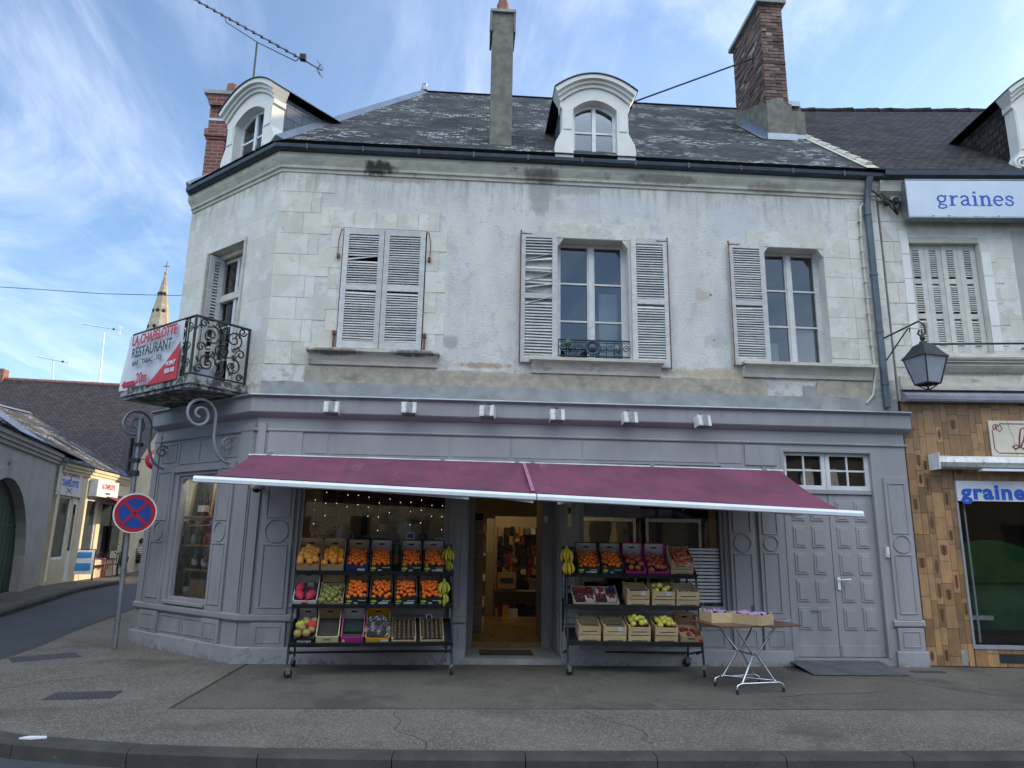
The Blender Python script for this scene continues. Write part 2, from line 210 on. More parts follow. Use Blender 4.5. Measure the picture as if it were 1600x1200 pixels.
mat('skin', (.42, .26, .19), None, .55, 9); mat('hair', (.02, .016, .014), None, .6, 30); mat('trousers', (.10, .095, .10), None, .85, 9); mat('plastic_maroon', (.13, .012, .03), None, .4, 6)
mat('interior_wall', (.42, .36, .25), (.36, .31, .22), .85, 1); mat('interior_dark', (.06, .055, .05), None, .8, 2); mat('interior_floor', (.30, .19, .075), (.24, .15, .06), .28, 1.5, spec=.5); mat('maroon', (.24, .03, .045), None, .6, 3); mat('ceiling', (.5, .49, .46), None, .9, 2); mat('grey_interior', (.62, .66, .58), None, .85, 2)
mat('bottle_dark', (.01, .018, .012), None, .12, 6, spec=.6); mat('bottle_green', (.03, .09, .03), None, .12, 6, spec=.6); mat('bottle_amber', (.25, .10, .015), None, .15, 6, spec=.6); mat('pot_grey', (.16, .17, .18), None, .5, 6); mat('slate_board', (.035, .04, .045), None, .6, 3)
mat('lamp_warm', (.8, .7, .5), None, .5, 3, emit=((1, .74, .40), 6.5)); mat('lamp_soft', (.8, .8, .75), None, .5, 3, emit=((1, .93, .78), 13.0)); mat('fairy', (.8, .7, .5), None, .5, 3, emit=((1, .9, .75), .55)); mat('fridge_white', (.5, .55, .55), None, .4, 3); mat('house_ochre', (.58, .42, .22), (.52, .37, .19), .9, 1); mat('house_cream', (.40, .34, .25), (.30, .25, .19), .9, 1); mat('house_dark', (.10, .085, .07), (.07, .06, .05), .9, 1); mat('house_grey', (.16, .15, .14), None, .9, 1)
mat('sign_light', (.62, .63, .66), None, .4, 3); mat('board_blue', (.03, .25, .55), None, .4, 3); mat('opal', (.30, .33, .37), (.25, .27, .31), .3, 3); mat('bark', (.10, .08, .06), None, .9, 9); mat('foliage', (.05, .085, .03), (.03, .055, .02), .7, 6, tint=.4)
glass('glass', (.93, .96, .95), .03, .0); glass('glass_old', (.72, .82, .90), .13, .01); glass('glass_dormer', (.7, .8, .9), .05, .02); glass('clear_plastic', (.82, .82, .84), .06, .4)
# striped sweater
def striped():
    m = bpy.data.materials.new('striped'); MATS['striped'] = m; m.use_nodes = True; t = m.node_tree; n = t.nodes; b = n['Principled BSDF']; b.inputs['Roughness'].default_value = .9
    c = n.new('ShaderNodeTexCoord'); w = n.new('ShaderNodeTexWave'); w.bands_direction = 'Z'; w.inputs['Scale'].default_value = 4.2; r = n.new('ShaderNodeValToRGB'); r.color_ramp.interpolation = 'CONSTANT'; r.color_ramp.elements[0].color = (.03, .03, .035, 1); r.color_ramp.elements[1].position = .55; r.color_ramp.elements[1].color = (.6, .58, .54, 1)
    t.links.new(c.outputs['Object'], w.inputs[0]); t.links.new(w.outputs[0], r.inputs[0]); t.links.new(r.outputs[0], b.inputs['Base Color'])
striped()
# white lichen flecks on the slates follow the slate courses: add a second stretched mask in uv space
def lichen(m, amt):
    t = MATS[m].node_tree; n = t.nodes; l = t.links; b = n['Principled BSDF']; src = b.inputs['Base Color'].links[0].from_socket
    co = n.new('ShaderNodeTexCoord')
    def nz(sc, s, lo, hi, det):
        mp = n.new('ShaderNodeMapping'); mp.inputs['Scale'].default_value = s; l.new(co.outputs['UV'], mp.inputs[0]); k = n.new('ShaderNodeTexNoise'); k.inputs['Scale'].default_value = sc; k.inputs['Detail'].default_value = det; l.new(mp.outputs[0], k.inputs[0])
        r = n.new('ShaderNodeMapRange'); r.interpolation_type = 'SMOOTHSTEP'; r.inputs[1].default_value = lo; r.inputs[2].default_value = hi; l.new(k.outputs[0], r.inputs[0]); return r.outputs[0]
    bt = n.new('ShaderNodeTexBrick'); bt.inputs['Scale'].default_value = 1; bt.inputs['Brick Width'].default_value = .13; bt.inputs['Row Height'].default_value = .0575; bt.inputs['Mortar Size'].default_value = .012; bt.inputs['Bias'].default_value = 0
    for q_, v_ in (('Color1', 0), ('Color2', 1), ('Mortar', 0)): bt.inputs[q_].default_value = (v_, v_, v_, 1)
    l.new(co.outputs['UV'], bt.inputs['Vector']); r_ = n.new('ShaderNodeMapRange'); r_.inputs[1].default_value = .46; r_.inputs[2].default_value = .66; l.new(bt.outputs['Color'], r_.inputs[0]); br = nz(14, (.8, 1.4, 1), .40, .54, 5); mm_ = n.new('ShaderNodeMath'); mm_.operation = 'MULTIPLY'; l.new(r_.outputs[0], mm_.inputs[0]); l.new(br, mm_.inputs[1]); a = mm_.outputs[0]
    c = nz(1.0, (1, 1.2, 1), .45, .60, 5)
    k = n.new('ShaderNodeMath'); k.operation = 'MULTIPLY'; l.new(a, k.inputs[0]); l.new(c, k.inputs[1])
    k2 = n.new('ShaderNodeMath'); k2.operation = 'MULTIPLY'; l.new(k.outputs[0], k2.inputs[0]); k2.inputs[1].default_value = amt
    x = n.new('ShaderNodeMix'); x.data_type = 'RGBA'; l.new(k2.outputs[0], x.inputs[0]); l.new(src, x.inputs[6]); x.inputs[7].default_value = (.52, .53, .53, 1); l.new(x.outputs[2], b.inputs['Base Color'])
lichen('slate', .95)
# ------------------------------------------------------------------ mesh builder
class MB:
    def __init__(s): s.v = []; s.f = []; s.t = []; s.sm = []
    def add(s, vs, fs, tint=None, smooth=False):
        o = len(s.v); s.v += [tuple(v) for v in vs]; t = rnd.random() if tint is None else tint
        for f in fs: s.f.append([i + o for i in f]); s.t.append(t); s.sm.append(smooth)
    def box(s, x0, x1, y0, y1, z0, z1, M=None, tint=None):
        vs = [V3((x, y, z)) for z in (z0, z1) for y in (y0, y1) for x in (x0, x1)]
        if M: vs = [M @ v for v in vs]
        s.add(vs, [(0, 2, 3, 1), (4, 5, 7, 6), (0, 1, 5, 4), (2, 6, 7, 3), (0, 4, 6, 2), (1, 3, 7, 5)], tint)
        return s
    def prism(s, pts, y0, y1, M=None, tint=None, plane='xz'):
        "polygon (x,z) extruded along y from y0 (front) to y1; plane 'xy' extrudes along z, 'yz' along x"
        def mk(a, b, c): return V3((a, c, b)) if plane == 'xz' else V3((a, b, c)) if plane == 'xy' else V3((c, a, b))
        n = len(pts); vs = [mk(a, b, y0) for a, b in pts] + [mk(a, b, y1) for a, b in pts]
        if M: vs = [M @ v for v in vs]
        fs = [list(range(n)), list(range(2 * n - 1, n - 1, -1))] + [(i, i + n, (i + 1) % n + n, (i + 1) % n) for i in range(n)]
        s.add(vs, fs, tint); return s
    def quad(s, *vs, tint=None): s.add(vs, [list(range(len(vs)))], tint); return s
    def tube(s, path, r, n=8, cap=True, flat=None):
        P = [V3(p) for p in path]; k = len(P); rs = r if isinstance(r, (list, tuple)) else [r] * k; vs = []
        prev = None
        for i, p in enumerate(P):
            d = (P[min(i + 1, k - 1)] - P[max(i - 1, 0)])
            d = d.normalized() if d.length > 1e-9 else V3((0, 0, 1))
            if prev is None:
                a = V3((0, 0, 1)) if abs(d.z) < .9 else V3((0, 1, 0)); u = d.cross(a).normalized()
            else:
                u = prev - d * prev.dot(d); u = u.normalized() if u.length > 1e-6 else d.orthogonal().normalized()
            prev = u; w = d.cross(u)
            for j in range(n):
                a = 2 * pi * j / n; vs.append(p + (u * cos(a) + w * sin(a)) * rs[i])
        fs = [(i * n + j, i * n + (j + 1) % n, (i + 1) * n + (j + 1) % n, (i + 1) * n + j) for i in range(k - 1) for j in range(n)]
        s.add(vs, fs, None, True)
        if cap: s.add(vs[:n], [list(range(n - 1, -1, -1))]); s.add(vs[-n:], [list(range(n))])
        return s
    def lathe(s, prof, n=16, M=None, c=(0, 0, 0), tint=None):
        vs = [V3((c[0] + r * cos(2 * pi * j / n), c[1] + r * sin(2 * pi * j / n), c[2] + z)) for r, z in prof for j in range(n)]
        if M: vs = [M @ v for v in vs]
        k = len(prof); fs = [(i * n + j, i * n + (j + 1) % n, (i + 1) * n + (j + 1) % n, (i + 1) * n + j) for i in range(k - 1) for j in range(n)]
        s.add(vs, fs, tint, True)
        for i, rev in ((0, True), (k - 1, False)):
            if prof[i][0] > 1e-4: q = list(range(i * n, i * n + n)); s.add([vs[a] for a in q], [list(range(n - 1, -1, -1)) if rev else list(range(n))], tint)
        return s
    def ribbon(s, pts, w, y0, y1, M=None):
        "flat stroke in the xz plane, widths w, thickness y0..y1"
        P = [V3((a, b, 0)) for a, b in pts]; k = len(P); ws = w if isinstance(w, (list, tuple)) else [w] * k; A = []; B = []
        for i, p in enumerate(P):
            d = (P[min(i + 1, k - 1)] - P[max(i - 1, 0)]).normalized(); q = V3((-d.y, d.x, 0)) * ws[i] / 2; A.append(p + q); B.append(p - q)
        for i in range(k - 1): s.prism([(A[i].x, A[i].y), (A[i + 1].x, A[i + 1].y), (B[i + 1].x, B[i + 1].y), (B[i].x, B[i].y)][::-1], y0, y1, M)
        return s
    def wall(s, x0, x1, z0, z1, holes, y0, y1, tint=.5):
        "wall slab with rectangular holes"
        xs = sorted({x0, x1} | {h[i] for h in holes for i in (0, 1) if x0 < h[i] < x1}); zs = sorted({z0, z1} | {h[i] for h in holes for i in (2, 3) if z0 < h[i] < z1})
        def solid(i, j):
            if not (0 <= i < len(xs) - 1 and 0 <= j < len(zs) - 1): return False
            a = (xs[i] + xs[i + 1]) / 2; b = (zs[j] + zs[j + 1]) / 2
            return not any(h[0] < a < h[1] and h[2] < b < h[3] for h in holes)
        for i in range(len(xs) - 1):
            for j in range(len(zs) - 1):
                if not solid(i, j): continue
                a, b, c, d = xs[i], xs[i + 1], zs[j], zs[j + 1]
                s.quad((a, y0, c), (b, y0, c), (b, y0, d), (a, y0, d), tint=tint); s.quad((b, y1, c), (a, y1, c), (a, y1, d), (b, y1, d), tint=tint)
                if not solid(i - 1, j): s.quad((a, y1, c), (a, y0, c), (a, y0, d), (a, y1, d), tint=tint)
                if not solid(i + 1, j): s.quad((b, y0, c), (b, y1, c), (b, y1, d), (b, y0, d), tint=tint)
                if not solid(i, j - 1): s.quad((a, y1, c), (b, y1, c), (b, y0, c), (a, y0, c), tint=tint)
                if not solid(i, j + 1): s.quad((a, y0, d), (b, y0, d), (b, y1, d), (a, y1, d), tint=tint)
        return s
    def obj(s, name, m, parent=None, F=None, bevel=0):
        me = bpy.data.meshes.new(name); me.from_pydata(s.v, [], s.f); me.validate(clean_customdata=False)
        at = me.attributes.new('tint', 'FLOAT', 'FACE')
        if len(me.polygons) == len(s.t): at.data.foreach_set('value', s.t); me.polygons.foreach_set('use_smooth', s.sm)
        uv = me.uv_layers.new(name='UVMap')
        for p in me.polygons:
            n = p.normal
            if abs(n.z) > .999 or n.length < .5: u = V3((1, 0, 0)); v = V3((0, 1, 0))
            else: u = V3((0, 0, 1)).cross(n).normalized(); v = n.cross(u)
            for li in p.loop_indices:
                co = me.vertices[me.loops[li].vertex_index].co; uv.data[li].uv = (co.dot(u), co.dot(v))
        me.materials.append(MATS[m]); o = bpy.data.objects.new(name, me); SC.collection.objects.link(o)
        if F is not None: o.matrix_local = F
        if parent: o.parent = parent
        if bevel:
            b = o.modifiers.new('bevel', 'BEVEL'); b.width = bevel; b.segments = 2; b.limit_method = 'ANGLE'; b.angle_limit = radians(40)
        return o
def tag(o, label, cat=None, group=None, kind=None):
    o['label'] = label
    if cat: o['category'] = cat
    if group: o['group'] = group
    if kind: o['kind'] = kind
    return o
def thing(name, label, cat, F=None, group=None):
    o = bpy.data.objects.new(name, None); SC.collection.objects.link(o); o.empty_display_size = .1
    if F is not None: o.matrix_world = F
    return tag(o, label, cat, group)
def struct(o): o['kind'] = 'structure'; return o
def copytree(o, F=None, parent=None):
    c = o.copy(); SC.collection.objects.link(c)
    if parent: c.parent = parent
    if F is not None: c.matrix_world = F
    for ch in list(o.children): copytree(ch, None, c)
    return c
def text(s, size, m, parent, F, name='lettering', depth=.004, bold=0, align='CENTER', shear=0, sx=1, spacing=1):
    cu = bpy.data.curves.new('t', 'FONT'); cu.body = s; cu.size = size; cu.extrude = depth / 2; cu.offset = bold; cu.align_x = align; cu.align_y = 'CENTER'; cu.shear = shear; cu.space_character = spacing; cu.resolution_u = 3
    t = bpy.data.objects.new('t', cu); SC.collection.objects.link(t); dg = bpy.context.evaluated_depsgraph_get(); me = bpy.data.meshes.new_from_object(t.evaluated_get(dg)); bpy.data.objects.remove(t)
    me.transform(Matrix.Diagonal((sx, 1, 1, 1)))
    me.materials.clear(); me.materials.append(MATS[m]); o = bpy.data.objects.new(name, me); SC.collection.objects.link(o)
    o.matrix_local = F @ Matrix.Rotation(pi / 2, 4, 'X')
    if parent: o.parent = parent
    return o
def T(x, y, z): return Matrix.Translation((x, y, z))
def RX(a): return Matrix.Rotation(radians(a), 4, 'X')
def RY(a): return Matrix.Rotation(radians(a), 4, 'Y')
def RZ(a): return Matrix.Rotation(radians(a), 4, 'Z')
def arcpts(cx, hw, ze, h, n=14, rev=False):
    q = [(cx - hw + 2 * hw * i / n, ze + h * (1 - ((-1 + 2 * i / n)) ** 2)) for i in range(n + 1)]; return q[::-1] if rev else q
def spiral(c, r0, r1, a0, turns, n=26):
    return [(c[0] + (r0 + (r1 - r0) * i / n) * cos(a0 + turns * 2 * pi * i / n), c[1] + (r0 + (r1 - r0) * i / n) * sin(a0 + turns * 2 * pi * i / n)) for i in range(n + 1)]
def sweep(mb, path, prof, caps=True, tint=.5):
    "sweep a profile of (outward distance, z) along a plan polyline; outward is to the right-hand side when walking from +X to -X along the front"
    P = [V3((a, b, 0)) for a, b in path]; ns = []
    for i in range(len(P) - 1):
        d = (P[i + 1] - P[i]).normalized(); ns.append(V3((-d.y, d.x, 0)))
    rows = []
    for i, p in enumerate(P):
        if i == 0: m = ns[0]
        elif i == len(P) - 1: m = ns[-1]
        else: m = (ns[i - 1] + ns[i]) / (1 + ns[i - 1].dot(ns[i]))
        rows.append([p + m * d + V3((0, 0, z)) for d, z in prof])
    k = len(prof)
    for i in range(len(rows) - 1):
        for j in range(k):
            mb.quad(rows[i][j], rows[i + 1][j], rows[i + 1][(j + 1) % k], rows[i][(j + 1) % k], tint=tint)
    if caps: mb.quad(*rows[0], tint=tint); mb.quad(*rows[-1][::-1], tint=tint)
    return mb
# ------------------------------------------------------------------ ground
b = MB(); b.box(-500, 500, -500, 500, -.5, -.12); struct(b.obj('road', 'asphalt'))
edge = [(-9.7, 24), (-7.55, 8.5), (-6.6, 3.2), (-6.15, 1.2), (-5.98, 0), (-5.8, -1.1), (-5.4, -2.15), (-4.7, -2.95), (-3.8, -3.47), (-2.65, -3.78), (-1.2, -3.95), (.4, -4.01), (6.35, -4.07), (45, -7.4)]
def offs(path, d):
    P = [V3((a, b, 0)) for a, b in path]; out = []
    for i, p in enumerate(P):
        a = (P[i] - P[i - 1]).normalized() if i else None; c = (P[i + 1] - P[i]).normalized() if i < len(P) - 1 else None
        a = a or c; c = c or a; na = V3((-a.y, a.x, 0)); nc = V3((-c.y, c.x, 0)); m = (na + nc) / (1 + na.dot(nc)); q = p + m * d; out.append((q.x, q.y))
    return out
inner = offs(edge, .17)
b = MB(); sweepP = [( -.17, -.12), (0, -.12), (0, -.02), (-.02, .003), (-.17, .003)]
path = edge[::-1]
P = [V3((a, c, 0)) for a, c in edge]
# kerb stones, about a metre long each with thin joints
def along(path, step):
    out = []; acc = 0
    P = [V3((a, c, 0)) for a, c in path]; Ls = [(P[i + 1] - P[i]).length for i in range(len(P) - 1)]; tot = sum(Ls); s = 0
    while s < tot + .001:
        r = s; i = 0
        while i < len(Ls) - 1 and r > Ls[i]: r -= Ls[i]; i += 1
        out.append(P[i].lerp(P[i + 1], min(1, r / Ls[i]))); s += step
    return out
def kerbstones(edge, inn, name):
    A = along(edge, 1.0); m = MB()
    for i in range(len(A) - 1):
        p, q = A[i], A[i + 1]; d = (q - p).normalized(); n = V3((-d.y, d.x, 0)) * inn; p = p + d * .004; q = q - d * .004; h = rnd.uniform(-.003, .004)
        pr = [(0, -.12), (0, -.02), (.02, .002 + h), (.17, .004 + h), (.17, -.12)]
        a = [p + n * u + V3((0, 0, z)) for u, z in pr]; c = [q + n * u + V3((0, 0, z)) for u, z in pr]
        for j in range(5): m.quad(a[j], c[j], c[(j + 1) % 5], a[(j + 1) % 5])
        m.quad(*a); m.quad(*c[::-1])
    return struct(m.obj(name, 'kerb'))
kerbstones(edge, 1, 'kerb')
b = MB(); b.prism([p for p in inner[::-1]] + [(-3, 24), (-3, .5), (-2.72, .5), (-2.72, -2.47), (45, -6.0)][0:4] + [(6.35, -2.5), (45, -5.9)], -.12, 0, plane='xy'); struct(b.obj('pavement', 'pavement_worn'))
b = MB(); b.prism([(-2.68, 9), (-2.68, -2.43), (6.35, -2.46), (45, -5.8), (45, 9)], -.12, -.001, plane='xy'); struct(b.obj('pavement', 'pavement'))
b = MB(); b.prism([(-2.72, 1), (-2.72, -2.47), (6.35, -2.5), (45, -5.9), (45, -5.8), (6.35, -2.46), (-2.68, -2.43), (-2.68, 1)], -.12, -.006, plane='xy'); struct(b.obj('pavement_joint', 'moss'))
# pavement at the foot of the buildings over the side street
def fp(F, u, o=0): q = F @ V3((u, o, 0)); return (q.x, q.y)
lw = [fp(FA, -9, 0), fp(FA, 3.59, 0), fp(FS, 40, 0)]; le = [fp(FA, -9, -.9), fp(FA, 3.0, -1.1), fp(FS, 40, -1.5)]
b = MB(); b.prism(lw + le[::-1], -.12, 0, plane='xy'); struct(b.obj('side_pavement', 'pavement'))
kerbstones([(p[0], p[1]) for p in offs(le, -.16)], 1, 'side_kerb')
# ------------------------------------------------------------------ the corner building
SLOPE = 4.17 / 4.65
BLD = thing('corner_building', 'two storey corner building with white peeling plaster, slate roof and a lilac grey shopfront below', 'building')
far = (-2.87 - 2.5 * cos(radians(40)), 2.5 * sin(radians(40))); PATH = [(6.32, 0), (-2.87, 0), (far[0] + .05, far[1] - .04), (-5.7, 9.1)]; GPATH = [(6.36, 0), (-2.87, 0), (far[0] + .16, far[1] - .135), (-5.6, 9.1)]
sideF = None
def Lz(py, px=900, y=0): return AT(px, py, y).z
x1a, z1t = L(F0, 541, 352); x1b, z1b = L(F0, 659, 550)
H1 = (-1.90, -.68, 4.2, 6.02); H2 = (1.27, 2.34, 4.15, 6.03); H3 = (4.42, 5.38, 4.2, 6.03)
b = MB(); b.wall(-2.87, 6.32, 3.3, 7.3, [H1, H2, H3], .0, .36); b.obj('facade_wall', 'plaster', BLD)
HC = (-1.80, -.76, 3.66, 6.02)
b = MB(); b.wall(-2.5, 0, 3.3, 7.3, [HC], 0, .36); b.obj('chamfer_wall', 'ashlar', BLD, FC)
b = MB(); sd_ = V3((-5.75 - far[0], 9.1 - far[1], 0)); b.quad((far[0], far[1], 0), (-5.75, 9.1, 0), (-5.75, 9.1, 7.3), (far[0], far[1], 7.3)); b.quad((-5.75, 9.1, 0), (6.32, 9.1, 0), (6.32, 9.1, 7.3), (-5.75, 9.1, 7.3)); b.quad((6.32, .37, 0), (6.32, 9.1, 0), (6.32, 9.1, 7.3), (6.32, .37, 7.3))
b.obj('rear_wall', 'ashlar', BLD)
b = MB(); b.prism([(6.3, .13), (-2.8, .13), (far[0] + .1, far[1] + .08), (-5.6, 9), (6.3, 9)], 3.27, 3.35, plane='xy'); b.obj('upper_floor', 'interior_dark', BLD)
# ashlar quoins on the facade, left and right, and stone window surrounds
def block(mb, x0, x1, z0, z1, pr=.006): mb.box(x0 + .003, x1 - .003, -pr - rnd.uniform(0, .002), .0, z0 + .003, z1 - .003)
q = MB(); z = 3.95; k = 0
while z < 6.93:
    h = .33 if z < 6.5 else 6.95 - z; e = -2.26 if k % 2 else -2.08
    xs = [-2.87, -2.5 + .1 * (k % 2), e]
    for i in range(2): block(q, xs[i], xs[i + 1], z, z + h)
    z += h; k += 1
q.obj('quoin', 'stone', BLD)
s = MB(); z = 4.14; k = 0
while z < 6.05:
    h = .3175
    block(s, -2.075 if k % 2 else -2.24, H1[0], z, z + h, .007); block(s, H1[1], -.50 if k % 2 == 0 else -.38, z, z + h, .007); z += h; k += 1
for i in range(5): block(s, -2.07 + i * .314, -2.07 + (i + 1) * .314, 6.05, 6.32, .007)
s.obj('window_surround', 'stone', BLD)
s = MB(); block(s, 1.08, 2.59, 6.035, 6.28, .007); block(s, 1.16, H2[0], 4.13, 6.035, .005); block(s, H2[1], 2.44, 4.13, 6.035, .005); s.obj('window_surround', 'stone', BLD)
s = MB(); block(s, 4.18, 5.72, 6.035, 6.29, .007); block(s, 4.33, H3[0], 4.2, 6.035, .005)
z = 3.98; k = 0
while z < 6.9:
    h = .32; block(s, H3[1] if z < 6.03 and z > 4.05 else 5.74, 5.80, z, z + h, .006) if z < 6.0 and z > 4.05 else None; block(s, 5.80, 6.31, z, min(6.95, z + h), .005); z += h
s.obj('window_surround', 'stone', BLD)
# bands of rough render and cement above the shop cornice
b = MB()
def ragged(mb, x0, x1, zt, zb, amp, yy, n=60):
    top = [(x0 + (x1 - x0) * i / n, zt + amp * mnoise.noise(V3((i * .9, zt * 7, 1)))) for i in range(n + 1)]
    for i in range(n): mb.prism([(top[i][0], zb), (top[i + 1][0], zb), top[i + 1], top[i]], yy, .0, tint=.5)
ragged(b, -2.3, 4.35, 3.93, 3.5, .025, -.018); b.obj('render_band', 'render_band', BLD)
b = MB(); ragged(b, -2.88, 6.3, 3.70, 3.5, .022, -.03); ragged(b, 4.9, 6.25, 3.86, 3.6, .07, -.022, 16); b.obj('cement_band', 'cement', BLD)
b = MB(); ragged(b, 5.1, 5.95, 3.93, 3.7, .07, -.026, 14); b.obj('exposed_stone', 'render_band', BLD)
# stone cornice, gutter, shop cornice
b = MB(); sweep(b, PATH, [(0, 6.90), (.02, 6.905), (.025, 6.95), (.05, 6.96), (.055, 7.0), (.09, 7.06), (.11, 7.10), (.11, 7.18), (0, 7.18)]); b.obj('stone_cornice', 'old_stone', BLD)
b = MB(); sweep(b, GPATH, [(.09, 7.182), (.17, 7.182), (.21, 7.205), (.22, 7.255), (.212, 7.255), (.20, 7.215), (.09, 7.195)])
for i in range(11): b.box(-2.5 + i * .82, -2.47 + i * .82, -.226, -.10, 7.178, 7.26)
b.obj('gutter', 'gutter', BLD)
b = MB(); sweep(b, [(6.4, 0), (-2.89, 0), (far[0] - .1, far[1] + .085)], [(0, 3.16), (.03, 3.18), (.08, 3.20), (.13, 3.235), (.14, 3.25), (.14, 3.44), (.17, 3.455), (.17, 3.475), (.02, 3.52), (0, 3.52)]); b.obj('shop_cornice', 'shop_paint', BLD)
b = MB(); sweep(b, [(6.4, 0), (-2.89, 0), (far[0] - .1, far[1] + .085)], [(0, 3.53), (.0, 3.522), (.175, 3.477), (.185, 3.46), (.19, 3.47), (.18, 3.485)]); b.obj('cornice_flashing', 'zinc', BLD)
# roof
e0 = V3((-2.94, -.2, 7.33)); c40 = radians(40)
no = V3((-sin(c40), -cos(c40), 0)); e1 = V3((far[0] + .10, far[1] - .08, 7.33)) + no * .2; PK = V3((-1.2, 4.45, 11.5)); e2 = V3((-5.85, 9.3, 7.33)); R0 = V3((6.12, -.2, 7.33)); R1 = V3((6.12, 4.45, 11.5)); R2 = V3((6.12, 9.3, 7.33))
b = MB(); b.quad(e0, R0, R1, PK, tint=.5); b.quad(e1, e0, PK, tint=.5); b.quad(e2, e1, PK, tint=.5); b.quad(R2, e2, PK, R1, tint=.5)
ROOF = b.obj('roof', 'slate', BLD)
b = MB(); b.quad(e0, e1, e2, R2, R0); b.obj('roof_underside', 'interior_dark', BLD)
def strip(p, q, wdt, hgt, m, nm, par, lift=.01):
    d = (q - p).normalized(); sde = d.cross(V3((0, 0, 1))).normalized(); u = sde.cross(d)
    mb = MB(); a = [p + sde * wdt - u * .03, p + u * (hgt + lift), p - sde * wdt - u * .03]; c = [x + (q - p) for x in a]
    mb.quad(a[0], c[0], c[1], a[1]); mb.quad(a[1], c[1], c[2], a[2]); mb.quad(*a); mb.quad(*c[::-1]); return mb.obj(nm, m, par)
hipf = strip(e0, PK, .12, .045, 'zinc', 'hip_flashing', ROOF); strip(e1, PK, .10, .04, 'zinc', 'hip_flashing', ROOF)
strip(PK, R1, .09, .03, 'zinc', 'ridge_flashing', ROOF)
b = MB(); b.lathe([(.10, 0), (.07, .08), (.05, .16), (.06, .17), (.0, .30)], 8, c=tuple(PK)); b.obj('finial', 'zinc', ROOF)
def roofz(y): return 7.33 + (y + .2) * SLOPE
